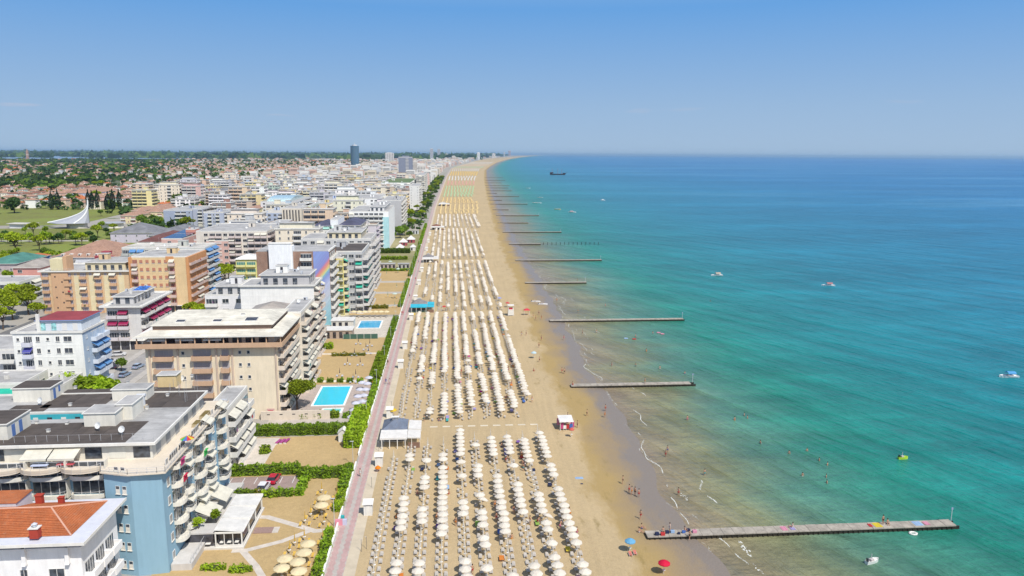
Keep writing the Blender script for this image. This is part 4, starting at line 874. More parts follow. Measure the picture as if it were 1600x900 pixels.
# rainbow block: brick front, white stair tower, painted wall
def rainbow_block():
    h = 28; X1, Y0 = G(513, 393, h); Y0 = 279.; X1 = -44.5; bx_ = W_((.84, .84, .83)); root = empty('apartment_building', (X1, Y0, 0)); tag(root, 'brick block with white stair tower and a rainbow painted on its wall', 'building'); PLACED.append(('the rainbow mural block', X1-12, Y0+8))
    xr = Xat(489, Y0, h)-X1; xb0 = Xat(455, Y0, h)-X1; xt0 = Xat(421, Y0, h)-X1; xl = Xat(400, Y0, h)-X1; bm = mat('brick', cBRICK, 'brick')
    b = MB(); b.box(xl, 0, .05, 17, -.5, h, bm); b.build('walls', root)
    b = MB(); b.box(xr, -.02, -.1, .05, 0, h, mat('rainbow_mural', (.3, .4, .6), 'rainbow', rough=.8)); b.build('painted_wall', root, )
    b = MB(); b.box(xt0, xb0, -1.4, .05, -.5, h+3.0, bx_); b.box(xb0-2.2, xb0+.6, -1.1, 3, -.5, h+2.2, bx_); b.box(xt0-.15, xb0+.15, -1.55, 2.5, h+3.003, h+3.2, mTrim); b.build('stair_tower', root)
    b = MB(); b.box(xl, 0, .05, 17, h+.003, h+.25, mRoofG); b.box(-.3, .25, -.2, 17, h-.1, h+.5, mTrim); b.build('roof', root)
    o = opts(parapet=mTrim, bd=1.6, ap=0)
    for fl in range(9): nm, _, me = cellmesh('B', 4.6, 3.1, o); link('balcony', me, root, (xr-2.6, .04, fl*3.1), 0)
    so = opts(parapet=mTrim, awn=mCream, ap=.1)
    for fl in range(9):
        for i in range(3): nm, _, me = cellmesh('B', 4.5, 3.1, so); link('balcony', me, root, (.02, 2.6+i*4.6, fl*3.1), math.pi/2)
rainbow_block()
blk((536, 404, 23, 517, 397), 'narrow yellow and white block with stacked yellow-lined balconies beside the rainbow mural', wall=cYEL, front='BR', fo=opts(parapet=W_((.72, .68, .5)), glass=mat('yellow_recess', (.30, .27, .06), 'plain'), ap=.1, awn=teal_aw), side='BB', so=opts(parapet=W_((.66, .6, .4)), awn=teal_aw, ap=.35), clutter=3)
blk((566, 394, 25, 508, 381), 'grey hotel with cream edged flat roof and angular balconies right of the rainbow mural', wall=(.46, .46, .47), roof=mRoofB, front='..BWB', fo=opts(parapet=W_((.6, .58, .55)), ap=.15, awn=teal_aw, frame=mTrim), side='BRBB', so=opts(parapet=W_((.6, .58, .55)), awn=teal_aw, ap=.3, bd=2.2), clutter=3, floors=8)
blk((580, 374, 24, 470, 365), 'grey hotel with long flat roof and cream penthouse, second beyond the rainbow mural', wall=(.56, .55, .53), roof=mRoofG, front='WWBWWBWWB', side='BRB', so=opts(parapet=W_((.6, .58, .55)), ap=.2, bd=2.0), pent=(2, 5, 12, 1, 2.8, (.70, .60, .40)), clutter=7)
r, h_, zt = blk((607, 331, 25, 545, 322), 'white slab hotel with a turquoise end wall and stacked balconies', wall=(.84, .83, .80), front='BBBBBBB.', fo=opts(parapet=W_((.74, .72, .66)), ap=.1), side='', clutter=4, pent=(3, 3, 14, 1, 2.8, (.72, .7, .68)))
x0, x1, y0, y1 = pb(607, 331, 25, 545, 322); b = MB(); b.box((x1-x0)/2-4.3, (x1-x0)/2+.05, -(y1-y0)/2-.3, -(y1-y0)/2+2, 0, 21.5, W_((.42, .66, .68), 'turquoise_render')); b.build('turquoise_panel', r)
blk((627, 314, 27, 596, 307), 'grey ribbed windowless slab hotel behind the turquoise panel hotel', wall=(.47, .46, .46), front='.', side='BBBB', so=opts(ap=.2), clutter=5)
blk((592, 311, 22, 540, 304), 'white block with few dark square windows left of the grey ribbed slab', wall=(.84, .83, .81), front='BB.W.WB', side='BB', clutter=5)
blk((655, 291, 27, 640, 287), 'thin plain white tower end beside the green roofed hotel', wall=(.70, .69, .66), front='v.v', side='BBB', clutter=2)
r, h_, zt = blk((641, 286, 22, 595, 279), 'long white hotel with green planted roof and regular balconies', wall=(.82, .81, .78), roof=mat('green_roof', (.10, .17, .07), 'grass'), front='BBBBBBBBB', side='BBB', clutter=3)
blk((663, 274, 30, 650, 270), 'cream hotel block half hidden behind the tall slate tower', wall=(.70, .66, .56), front='BBB', side='BB', clutter=2)
# second row (from the near side)
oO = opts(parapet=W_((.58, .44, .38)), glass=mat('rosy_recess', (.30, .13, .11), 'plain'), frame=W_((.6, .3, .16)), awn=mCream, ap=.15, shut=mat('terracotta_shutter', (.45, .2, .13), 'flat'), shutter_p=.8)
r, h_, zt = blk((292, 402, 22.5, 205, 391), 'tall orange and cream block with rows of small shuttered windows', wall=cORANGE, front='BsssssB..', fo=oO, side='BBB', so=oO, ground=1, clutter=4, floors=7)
x0, x1, y0, y1 = pb(292, 402, 22.5, 205, 391); b = MB(); om = W_((.58, .28, .12), 'orange_render'); L_ = x1-x0; D_ = y1-y0
for a_, c_ in ((-L_/2-1.2, -L_/2+.1), (L_/2-.5, L_/2+.6)): b.box(a_, c_, -D_/2-.25, D_/2+.1, 0, 22.6, om)
b.box(L_/2-8.3, L_/2-5.2, -D_/2-.1, -D_/2+.5, 20.8, 22.9, om); b.build('orange_piers', r)
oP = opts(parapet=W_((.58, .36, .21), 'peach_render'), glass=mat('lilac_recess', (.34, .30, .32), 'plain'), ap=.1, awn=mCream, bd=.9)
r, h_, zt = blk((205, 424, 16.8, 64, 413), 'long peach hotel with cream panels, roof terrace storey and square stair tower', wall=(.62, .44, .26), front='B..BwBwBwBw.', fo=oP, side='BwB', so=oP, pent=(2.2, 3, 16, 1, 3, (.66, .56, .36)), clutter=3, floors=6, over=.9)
x0, x1, y0, y1 = pb(205, 424, 16.8, 64, 413); t0 = Xat(80, y0, 17)-(x0+x1)/2; t1 = Xat(106, y0, 17)-(x0+x1)/2; D_ = (y1-y0)/2; b = MB(); pe = W_((.58, .36, .21), 'peach_render')
b.box(t0, t1, -D_-.5, -D_+5, 0, 16.6, pe); b.box(t0, t1-1.5, -D_-.4, -D_+5, 17, 22, W_((.66, .58, .36))); b.box(t1-1.4, t1, -D_-.4, -D_+5, 17, 23, pe)
for k in range(7): b.box(t0+1.2+(k % 2)*2.5, t0+1.7+(k % 2)*2.5, -D_-.55, -D_-.5, 2+k*2.1, 2.6+k*2.1, mDark)
b.build('stair_tower', r); b = MB()
cp = W_((.68, .58, .36), 'cream_render')
for i in range(4): xx = Xat(118+i*23, y0, 8)-(x0+x1)/2; b.box(xx, xx+2.2, -D_-.12, -D_-.03, 0, 15.2, cp)
b.build('cream_panels', r)
blk((320, 388, 23, 190, 381), 'grey-green slab with blue awnings stacked on its narrow end behind the orange block', wall=(.50, .51, .46), roof=mRoofW, front='BBBBBBBBBBB', side='BB', fo=opts(parapet=W_((.5, .5, .46)), awn=blue_aw, ap=.3), so=opts(awn=blue_aw, ap=.8, parapet=W_((.6, .6, .58))), clutter=8)
# light blue and white block with dark red roof
oL = opts(parapet=W_((.62, .66, .72)), awn=blue_aw, ap=.45, frame=mTrim)
r, h_, zt = blk((128, 520, 18.5, 19, 503), 'white and pale blue corner block with dark red top roof and blue awnings', wall=(.82, .81, .76), front='vBwvwW.', fo=opts(parapet=W_((.6, .6, .66)), awn=mat('navy_awning', (.1, .1, .4), 'cloth'), ap=.4), side='vBB', so=oL, over=.3, clutter=0, floors=6)
x0, x1, y0, y1 = pb(128, 520, 18.5, 19, 503); L_, D_ = (x1-x0)/2, (y1-y0)/2; b = MB(); pbw = W_((.62, .66, .70)); rr_ = mat('dark_red_roof', (.30, .055, .06), 'roof')
b.box(-L_+5.5, L_-.7, -D_+1.6, D_-.5, 18.75, 21.4, pbw); b.box(-L_+5, L_-.3, -D_+1.1, D_, 21.402, 21.6, W_((.2, .3, .5))); b.box(-L_+5.1, L_-.4, -D_+1.2, D_-.1, 21.602, 21.65, rr_); b.box(L_, L_+.04, -D_+.1, D_-.1, .5, 18.3, W_((.42, .52, .64), 'pale_blue_render'))
b.box(-3, -2.2, -D_+1.0, -D_+1.55, 18.75, 23.2, mTrim); 
for i in range(4): b.box(-L_+6.2+i*2.6, -L_+7.4+i*2.6, -D_+1.55, -D_+1.6, 18.9, 20.8, mat('sea_green_glass', (.25, .5, .5), 'glass') if i < 2 else mFrame)
b.build('roof_storey', r)
# white hotel with magenta awnings
r, h_, zt = blk((218, 479, 14.5, 166, 458), 'white hotel with grey canopy, magenta awnings and a blue solar panel on its roof', wall=(.62, .60, .57), front='BB.', fo=opts(parapet=W_((.6, .55, .55)), awn=mag_aw, ap=.5), side='BBBB', so=opts(parapet=mTrim, awn=mag_aw, ap=.6), ground=1, over=1.6, clutter=3, floors=4, pent=(3, 3, 1, 3, 2.4, (.56, .54, .52)))
x0, x1, y0, y1 = pb(218, 479, 14.5, 166, 458); b = MB(); b.face([(-1, -1.5, 17.95), (3, -1.5, 17.95), (4.2, 1.8, 18.9), (.2, 1.8, 18.9)], mat('blue_panel', (.05, .14, .42), 'glass')); b.box(-1.1, 3.8, -1.6, 1.6, 17.6, 17.93, mTrim); b.build('solar_panel', r)
# low houses at the left edge
def low(spec, label, **k): return blk(spec, label, **{**dict(clutter=2), **k})
low((36, 601, 10, -50, 580), 'low white house with a wide green awning at the left edge', wall=(.64, .61, .55), front='BB', fo=opts(awn=teal_aw, ap=1.0, parapet=mTrim, bd=1.8), side='WW', floors=3)
low((88, 610, 9, 48, 585), 'small white house with a steep green awning beside the leafy trees', wall=(.66, .64, .58), front='B', fo=opts(awn=teal_aw, ap=1.0, parapet=mTrim), side='w', floors=2)
low((30, 548, 12, -60, 525), 'white low block with flat pale roof at the left edge behind the green awning house', wall=(.66, .64, .62), front='BWB', side='BB', floors=4)
low((30, 442, 9, -70, 432), 'white flat grey roofed house among pines at the left edge', wall=(.66, .66, .62), front='B.B', side='BB', floors=3)
low((62, 418, 10, 20, 408), 'white gabled house with a salmon red lower storey', wall=(.62, .3, .25), style='hip', roof=mat('grey_brown_roof', (.36, .32, .28), 'roof'), front='W.', side='w', floors=3)
low((100, 410, 9, 62, 404), 'small house with dull brown hipped roof next to the salmon house', wall=(.6, .56, .5), style='hip', roof=mSlate, front='ww', side='w', floors=2)
low((25, 412, 9, -25, 400), 'house with dark green metal roof at the left edge', wall=(.45, .38, .38), style='hip', roof=mat('green_metal_roof', (.08, .22, .18), 'roof'), front='www', side='w', floors=2)
low((50, 405, 9, 26, 398), 'small blue house with bright orange tiled roof near the left edge', wall=(.12, .25, .45), style='hip', roof=mTile, front='ww', side='ww', floors=2)
r, _, _ = blk((180, 402, 10, 80, 387), 'long white building with faded tile roof, dormer windows and a crimson centre', wall=(.62, .64, .68), style='hip', roof=mTileP, front='sWsWsWsW', side='ww', clutter=0, floors=2)
x0, x1, y0, y1 = pb(180, 402, 10, 80, 387); b = MB(); D_ = (y1-y0)/2; xx = (x1-x0)/2; b.box(xx-10, xx-1, -D_-.6, -D_+3, 0, 10.8, W_(cRED, 'crimson_render')); b.box(xx-7, xx-3, -D_+.5, -D_+4, 10.9, 13, W_(cRED, 'crimson_render')); b.build('crimson_wing', r)
for i in range(6):
    b = MB(); x = -xx+5+i*4.2; b.box(x-.7, x+.7, -D_+1.2, -D_+3.4, 10.4, 11.7, mTrim); b.box(x-.4, x+.4, -D_+1.15, -D_+1.2, 10.8, 11.5, mDark); b.build('dormer', r)
# pink blocks with solar roofs
def pink(spec, label, sc_):
    r, _, _ = blk(spec, label, wall=cPINK, front='.W.W', side='w', clutter=0, floors=int(spec[2]//3)); x0, x1, y0, y1 = pb(*spec); L_, D_ = (x1-x0)/2, (y1-y0)/2; z = spec[2]
    for i in range(sc_):
        for j in range(2):
            b = MB(); w = (2*L_-1)/sc_; xa = -L_+.5+i*w; ya = -D_+.4+j*(D_-.4); b.face([(xa, ya, z+.6+j*.7), (xa+w-.15, ya, z+.6+j*.7), (xa+w-.15, ya+D_-.6, z+1.25+j*.7), (xa, ya+D_-.6, z+1.25+j*.7)], mSolar); b.face([(xa, ya, z+.56), (xa, ya, z+.6+j*.7), (xa+w-.15, ya, z+.6+j*.7), (xa+w-.15, ya, z+.56)], mTrim); b.build('solar_panel', r)
    return r
pink((285, 374, 16, 252, 363), 'pink block with one sloping solar roof left of the salmon tower', 5)
pink((320, 376, 16, 303, 364), 'pink block with two dark solar strips right of the salmon tower', 3)
pink((357, 377, 17, 322, 367), 'pink block with pale blue solar panels in front of the beige balcony slab', 7)
blk((305, 359, 19, 290, 357), 'plain salmon red tower between the pink solar roofed blocks', wall=cSALM, front='', side='', clutter=2)
low((262, 378, 10, 216, 366), 'house with dark maroon hipped roof behind the grey-green slab', wall=(.6, .5, .45), style='hip', roof=mat('maroon_roof', (.16, .07, .06), 'roof'), front='www', side='w', floors=3)
blk((400, 405, 11, 368, 400), 'yellow villa with white roof and deep balconies among trees', wall=(.70, .66, .25), roof=mat('white_roof', (.74, .73, .70), 'roof'), style='hip', front='BB', fo=opts(parapet=W_((.7, .66, .3)), glass=mat('green_doors', (.10, .25, .2), 'flat'), ap=0), side='w', clutter=1, floors=3)
blk((417, 362, 22, 306, 350), 'long beige block with wide dark banded balconies and blank cream end', wall=(.66, .60, .52), front='.WBBWBBWBBB', fo=opts(parapet=W_((.64, .54, .5)), ap=.3, bd=1.5, glass=mDark), side='BB', clutter=8)
blk((440, 351, 20, 417, 344), 'small purple-brown block with white edged balconies behind the beige block', wall=(.36, .2, .2), front='BB', fo=opts(parapet=W_((.62, .55, .6)), ap=0), side='BB', clutter=2)
blk((300, 329, 16, 255, 322), 'slate blue block with white balcony frame', wall=cSBLUE, front='..BBw', fo=opts(ap=0), side='B', clutter=5)
blk((349, 333, 17, 318, 327), 'slate blue block with a white arch on its front', wall=(.42, .45, .55), front='.BwB.', fo=opts(ap=0), side='B', clutter=4)
blk((316, 327, 17, 301, 322), 'narrow slate blue tower with white corner arch', wall=(.42, .44, .52), front='.B', side='B', clutter=3)
blk((379, 332, 16, 350, 326), 'white and pale pink block with long balconies', wall=(.64, .52, .50), front='BB.', fo=opts(ap=.2), side='BB', clutter=3)
blk((397, 328, 13, 380, 322), 'small pale yellow block with tan roof', wall=cPYEL, style='hip', roof=mTileP, front='ww', side='w', clutter=1)
blk((452, 333, 21, 407, 325), 'blue-grey block with curved white roof edge and yellow balcony screen', wall=(.42, .48, .60), roof=mRoofW, front='.WWBB', side='B', clutter=6)
r, _, _ = blk((461, 316, 18, 407, 308), 'white block with tinted glass vault on its roof', wall=(.66, .66, .66), front='WWBBB', side='BB', clutter=0)
x0, x1, y0, y1 = pb(461, 316, 18, 407, 308); L_, D_ = (x1-x0)/2, (y1-y0)/2; b = MB(); gm = mat('pale_green_glass', (.42, .55, .55), 'glass')
for i in range(8):
    t0, t1 = math.pi*i/8, math.pi*(i+1)/8; b.face([(-L_+4, -D_*.8*math.cos(t0), 18.2+4*math.sin(t0)), (L_-6, -D_*.8*math.cos(t0), 18.2+4*math.sin(t0)), (L_-6, -D_*.8*math.cos(t1), 18.2+4*math.sin(t1)), (-L_+4, -D_*.8*math.cos(t1), 18.2+4*math.sin(t1))], gm)
b.face([(L_-6, -D_*.8*math.cos(math.pi*i/8), 18.2+4*math.sin(math.pi*i/8)) for i in range(9)], gm); b.build('glass_vault', r)
r, _, _ = blk((471, 326, 25, 440, 318), 'beige slab marked by tall dark vertical slots', wall=(.64, .58, .48), front='', side='', clutter=4)
x0, x1, y0, y1 = pb(471, 326, 25, 440, 318); b = MB(); L_ = (x1-x0)/2
for i in range(6): b.box(-L_+1+i*2.1, -L_+1.8+i*2.1, -(y1-y0)/2-.05, -(y1-y0)/2, 1, 24, mDark)
b.build('window_slots', r)
blk((486, 322, 25, 472, 316), 'pale green blank ended block beside the slotted slab', wall=(.54, .62, .46), front='', side='BB', clutter=2)
blk((512, 320, 22, 487, 312), 'yellow block with wide white balconies', wall=(.70, .56, .26), front='B.BB', fo=opts(parapet=W_((.66, .62, .56)), ap=.1), side='BB', clutter=3)
blk((531, 313, 20, 506, 307), 'periwinkle blue block with a flat roof', wall=(.40, .50, .74), front='.', side='vB', clutter=4)
blk((542, 315, 19, 532, 309), 'narrow mint green block beside the periwinkle one', wall=(.42, .64, .50), front='v', side='B', clutter=1)
blk((515, 353, 22, 490, 346), 'mint green block with domed dark roof', wall=(.50, .66, .60), roof=mat('navy_roof', (.09, .09, .14), 'roof'), style='hip', front='BB', fo=opts(awn=mat('mint_awning', (.4, .7, .6), 'cloth'), ap=.8), side='B', clutter=1)
blk((528, 344, 25, 516, 338), 'plain white square tower left of the navy roofed penthouse', wall=(.85, .85, .84), front='', side='', clutter=1)
blk((562, 352, 22, 530, 344), 'white block with long navy hipped roof and roof terrace', wall=(.72, .68, .62), roof=mat('navy_roof', (.09, .09, .14), 'roof'), style='hip', front='BWWB', side='BB', clutter=1)
blk((334, 301, 14, 290, 295), 'magenta and brick red building with rows of small white arches', wall=(.36, .09, .12), front='sssssssss', fo=opts(shut=mTrim), side='ss', roof=mSlate, clutter=6)
blk((368, 300, 13, 338, 295), 'dull red block with dark recessed corner beside the magenta building', wall=(.42, .18, .16), front='W.WWB', side='B', clutter=2)
low((142, 302, 8, 108, 297), 'pale blue villa with balconies behind the church', wall=(.45, .55, .75), style='hip', roof=mTileP, front='BBB', side='w', floors=2, fo=opts(ap=0))
for i, sp in enumerate(((212, 337, 7, 188, 332), (226, 329, 8, 205, 325), (253, 331, 8, 228, 325), (250, 324, 8, 236, 320))):
    low(sp, ['yellow low villa in front of the cream villa row', 'cream villa with tan tiled roof, left of the villa row', 'cream villa with red-brown arches at the right of the villa row', 'small cream villa at the back of the villa row'][i], wall=(.66, .56, .34), style='hip', roof=mTileP, front='BwB', side='w', floors=2, fo=opts(ap=0, glass=mat('rosy_recess', (.30, .13, .11), 'plain')))
low((238, 364, 7, 172, 357), 'long low building with slate hipped roof near the church', wall=(.55, .5, .58), style='hip', roof=mSlate, front='wwww', side='w', floors=2)
low((278, 368, 9, 232, 356), 'wide grey roofed hall behind the maroon roof', wall=(.5, .5, .52), style='hip', roof=mSlate, front='WW', side='W', floors=2)
# towers on the skyline -------------------------------------------------------
def tower(u0, u1, vt, vb, label, wall, front='', roundt=False, stripes=None):
    x1, y = G(u1, vb); x0 = Xat(u0, y, 0); h = bis(lambda q: vt and (vt-U(x1, y, q)[1])*-1 < 0 and -1 or 1, 0, 1) if False else None
    lo, hi = 0, 400
    for _ in range(40):
        m = (lo+hi)/2
        if U(x1, y, m)[1] > vt: lo = m
        else: hi = m
    h = lo; w2 = (x1-x0)/2; root = empty('tower_block', ((x0+x1)/2, y+w2, 0)); tag(root, label, 'tower'); PLACED.append((label, (x0+x1)/2, y)); W = W_(wall); b = MB()
    if roundt:
        n = 20; poly = [(w2*math.cos(6.2832*i/n), w2*math.sin(6.2832*i/n)) for i in range(n)]; b.prism(poly, 0, h, mat('blue_curtain_glass', wall, 'glass')); b.build('glazed_shaft', root)
        b = MB(); k = 0
        for z in np.arange(6, h-6, 7.):
            for i in range(n):
                a0, a1 = 6.2832*(i+.1)/n, 6.2832*(i+.6)/n; zz = z+(i % 2)*3.5; r_ = w2*1.01
                b.face([(r_*math.cos(a0), r_*math.sin(a0), zz), (r_*math.cos(a1), r_*math.sin(a1), zz+2.2), (r_*math.cos(a1), r_*math.sin(a1), zz+3.0), (r_*math.cos(a0), r_*math.sin(a0), zz+.8)], mTrim)
        stuff(b.build('facade_grid', root)); b = MB(); b.prism([(x*.6, yy*.6) for x, yy in poly], h, h+5, W_((.6, .6, .6))); b.tube((0, 0, h+5), (0, 0, h+14), .8, mTrim, 5); b.build('crown', root)
    else:
        b.box(-w2, w2, -w2*.8, w2*.8, 0, h, W); b.build('walls', root); b = MB(); nf = int(h/3.2)
        for f_ in range(1, nf):
            z = f_*h/nf
            if stripes: a_, c_ = stripes; b.box(-w2+2*w2*a_, -w2+2*w2*c_, -w2*.8-.8, -w2*.8, z-1.1, z, mTrim)
            b.box(w2, w2+.7, -w2*.7, w2*.7, z-1.1, z, mTrim)
            if not stripes:
                for i in range(5): b.box(-w2+2*w2*(i+.2)/5, -w2+2*w2*(i+.7)/5, -w2*.8-.1, -w2*.8, z-2, z-.4, mDark)
        stuff(b.build('balconies', root)); b = MB(); b.box(-w2*.5, w2*.5, -w2*.4, w2*.4, h, h+4, W); b.box(-w2, w2, -w2*.8, -w2*.8+.5, h, h+1, mTrim); b.build('roof_structure', root)
    return root
tower(547.5, 561, 228, 264, 'tall blue-green cylindrical tower rising over the town', (.045, .11, .17), roundt=True)
tower(623, 645, 246, 283, 'wide slate grey high-rise with a ladder of white balconies', (.23, .25, .31), stripes=(.5, .72))
tower(645.5, 652, 252, 277, 'narrow cream tower just right of the slate high-rise', (.60, .55, .48)); tower(653, 665, 258, 284, 'broad cream tower in front of the beach gardens', (.66, .62, .56))
for i, (a_, c_, t_, d_, lb, wl) in enumerate(((672, 677, 232.5, 250, 'slim grey tower with antennas, left of the twin towers on the skyline', (.45, .45, .47)), (683.5, 688, 233, 248, 'slim grey tower, right of the twin towers on the skyline', (.4, .42, .45)), (745.5, 750, 238.5, 250, 'white tower standing alone over the far beach', (.75, .75, .73)), (602, 615, 239, 253, 'pale stepped high-rise group left of the slate high-rise', (.66, .62, .58)), (769, 774, 240, 247, 'broad pale hotel near the far bend of the shore', (.7, .66, .62)),
        (787, 789, 238, 245, 'thin pale tower near the far end of the beach', (.6, .58, .56)), (794.5, 798, 235.5, 244, 'reddish tower near the far end of the beach', (.5, .36, .34)), (818, 820.5, 233, 240.6, 'farthest blue-grey tower on the horizon by the sea', (.25, .33, .4)), (706, 712, 244, 251, 'cream block between the twin towers and the white tower', (.66, .6, .52)), (696, 700, 240.5, 249, 'pale tower just beyond the twin towers', (.62, .6, .58)))):
    tower(a_, c_, t_, d_, lb, wl)
# brick bell tower across the lagoon
x, y = G(43, 243.5); b = MB(); b.box(-14, 14, -14, 14, 0, 50, W_((.42, .26, .2))); b.box(-15.5, 15.5, -15.5, 15.5, 50.01, 54, mTrim); b.box(-12, 12, -12, 12, 54.01, 78, W_((.42, .26, .2)))
b.hip(-13, 13, -13, 13, 78.02, 30, mTileP, ridge=12.9); o_ = b.build('bell_tower', None, (x*.5, y*.5, 0)); o_.scale = (.5, .5, .75); tag(o_, 'distant reddish bell tower across the lagoon', 'tower')
# church with a sail-like concrete spire ------------------------------------------------
def church():
    cx, cy = G(133, 356); root = empty('church', (cx, cy, 0)); tag(root, 'modern white church sweeping up into a curved concrete spire', 'church'); PLACED.append(('the white sail-like church', cx, cy))
    m1 = W_((.36, .37, .40), 'concrete_shell'); mw = W_((.80, .80, .79), 'white_concrete'); H_ = 19.; n = 14; b = MB()
    # hyperbolic sweep: radius falls as height rises, apex over the right side
    prof = [(1-t)**2.9 for t in [i/n for i in range(n+1)]]
    angs = [math.radians(a_) for a_ in (180, 215, 250, 290, 330, 20, 70, 130)]
    R_ = [30, 22, 13, 8, 5, 4, 6, 15]
    rings = []
    for i in range(n+1):
        k = prof[i]; z = 4.5+i/n*H_; rings.append([(R_[j]*k*math.cos(a_)+4*(1-k), R_[j]*k*math.sin(a_)*.8, z if j in (0, 1, 2, 6, 7) or True else z) for j, a_ in enumerate(angs)])
    for i in range(n):
        for j in range(8): k = (j+1) % 8; b.face([rings[i][j], rings[i][k], rings[i+1][k], rings[i+1][j]], m1)
    b.build('shell', root); b = MB()
    for j in (0, 2):
        for i in range(n): b.tube(rings[i][j], rings[i+1][j], .55, mw, 6)
    b.build('ribs', root); b = MB(); b.prism([(R_[j]*.5*math.cos(a_), R_[j]*.5*math.sin(a_)) for j, a_ in enumerate(angs)], 0, 4.2, W_((.6, .56, .5)))
    b.prism([(R_[j]*1.0*math.cos(a_), R_[j]*.8*math.sin(a_)) for j, a_ in enumerate(angs)], 4.2, 4.6, m1)
    b.prism([(22+9*math.cos(t_*.785), 2+7*math.sin(t_*.785)) for t_ in range(8)], 0, 4, W_((.7, .68, .6))); b.prism([(22+11*math.cos(t_*.785), 2+9*math.sin(t_*.785)) for t_ in range(8)], 4.002, 4.5, m1); b.build('nave', root)
    b = MB(); b.prism([(-60, -2), (-44, -4), (-42, 5), (-58, 7)], 0, 3.5, W_((.62, .62, .62))); b.prism([(-62, -3), (-42, -6), (-40, 6), (-61, 8)], 3.502, 4., mRoofW); b.build('porch', root)
    b = MB(); b.tube((4, 0, H_+4), (4, 0, H_+7), .12, mw, 5); b.box(3.2, 4.8, -.08, .08, H_+6, H_+6.2, mw); b.build('cross', root)
church()
# ---- the rest of the town: shared block and house types, one object each ---------------
def btype(k, q):
    w = q.uniform(14, 26); d = q.uniform(11, 18); fl = q.choice((4, 5, 6, 7)); h = fl*3.05; ow = mat('town_wall', WHITE, 'obj', rough=.85)
    o = opts(parapet=ow if k % 2 else mTrim, ap=0); joined = {}
    w2, d2 = w/2, d/2; b = MB(); b.box(-w2, w2, -d2, d2, -.5, h, ow, bottom=False); walls = b.mesh('walls')
    pat = q.choice(('BBBB', 'BWBWB', 'wwBww', 'BBB.', 'WWWWW', 'B.B.B')); pat2 = q.choice(('BB', 'BWB', 'w.w', 'BBB'))
    facade(None, pat, -w2, -d2, w, 0, 0, 3.05, fl, o, False, joined, q); facade(None, pat2, w2, -d2, d, math.pi/2, 0, 3.05, fl, o, False, joined, q)
    b = MB(); rf = q.choice((mRoofG, mRoofT, mRoofG, mRoofB, mRoofT, mRoofW, mSlate)); b.box(-w2-.4, w2+.4, -d2-.4, d2+.4, h, h+.3, mTrim); b.box(-w2, w2, -d2, d2, h+.302, h+.34, rf)
    b.box(-w2-.4, w2+.4, -d2-.4, -d2-.2, h+.302, h+.7, mTrim); b.box(w2+.2, w2+.4, -d2-.2, d2+.4, h+.302, h+.7, mTrim)
    x = q.uniform(-w2*.4, w2*.4); b.box(x-2.2, x+2.2, -1.6, 1.8, h+.34, h+3, ow); b.box(x-2.5, x+2.5, -1.9, 2.1, h+3.002, h+3.2, mTrim)
    for i in range(5): x, y = q.uniform(-w2+1, w2-1), q.uniform(-d2+1, d2-1); b.box(x-.4, x+.4, y-.4, y+.4, h+.34, h+q.uniform(1, 1.8), q.choice((mTrim, mAlu)))
    if q.random() < .4: b.box(-w2+2, w2-4, -d2+2.2, d2-2, h+.34, h+2.9, ow); b.box(-w2+1.4, w2-3.4, -d2+1.6, d2-1.4, h+2.902, h+3.1, rf)
    ms = [('walls', walls, None), ('roof', b.mesh('roof'), None)] + [(n_+'s', mb.mesh(n_+'s'), 'stuff') for n_, mb in joined.items()]
    return w, d, h, fl, ms
def htype(k, q):
    w = q.uniform(9, 15); d = q.uniform(8, 12); fl = q.choice((1, 2, 2, 3)); h = fl*2.9+.4; ow = mat('town_wall', WHITE, 'obj', rough=.85); o = opts(ap=0); joined = {}
    w2, d2 = w/2, d/2; b = MB(); b.box(-w2, w2, -d2, d2, -.5, h, ow, bottom=False); walls = b.mesh('walls')
    facade(None, q.choice(('www', 'wBw', 'sWs')), -w2, -d2, w, 0, 0, 2.9, fl, o, False, joined, q); facade(None, 'ww', w2, -d2, d, math.pi/2, 0, 2.9, fl, o, False, joined, q)
    b = MB(); b.hip(-w2, w2, -d2, d2, h+.02, min(w2, d2)*.45, (mTileP, mTileP, mTile, mat('brown_tile', (.30, .15, .10), 'tile'))[k % 4], over=.5)
    x = w2*.4; b.box(x-.4, x+.4, d2*.2, d2*.2+.6, h+.8, h+min(w2, d2)*.45+.8, ow)
    return w, d, h, fl, [('walls', walls, None), ('roof', b.mesh('roof'), None)] + [(n_+'s', mb.mesh(n_+'s'), 'stuff') for n_, mb in joined.items()]
q = random.Random(5)
BT = [btype(k, q) for k in range(14)]; HT = [htype(k, q) for k in range(10)]
occupied = []
for o_ in list(C.objects):
    if o_.parent is None and o_.get('category') in ('building', 'tower', 'church'):
        xs, ys = [], []
        for ch in o_.children:
            if ch.type == 'MESH' and ch.data.name.startswith(('walls', 'shell', 'glazed', 'nave')):
                for c_ in ch.bound_box: xs.append(o_.location.x+ch.location.x+c_[0]); ys.append(o_.location.y+ch.location.y+c_[1])
        if xs: occupied.append((min(xs)-2, max(xs)+2, min(ys)-2, max(ys)+2))
def free(x0, x1, y0, y1):
    for a_, b_, c_, d_ in occupied:
        if x0 < b_ and x1 > a_ and y0 < d_ and y1 > c_: return False
    return True
COLS = [((.86, .84, .80), 'white', 24), ((.78, .70, .55), 'cream', 24), ((.56, .55, .57), 'pale grey', 10), ((.56, .46, .36), 'tan', 9), ((.70, .52, .38), 'peach', 8), ((.68, .44, .38), 'pink', 6), ((.76, .64, .34), 'yellow', 6), ((.46, .54, .66), 'pale blue', 3), ((.52, .62, .54), 'mint', 2), ((.42, .24, .19), 'brick red', 4), ((.44, .43, .45), 'grey', 5)]
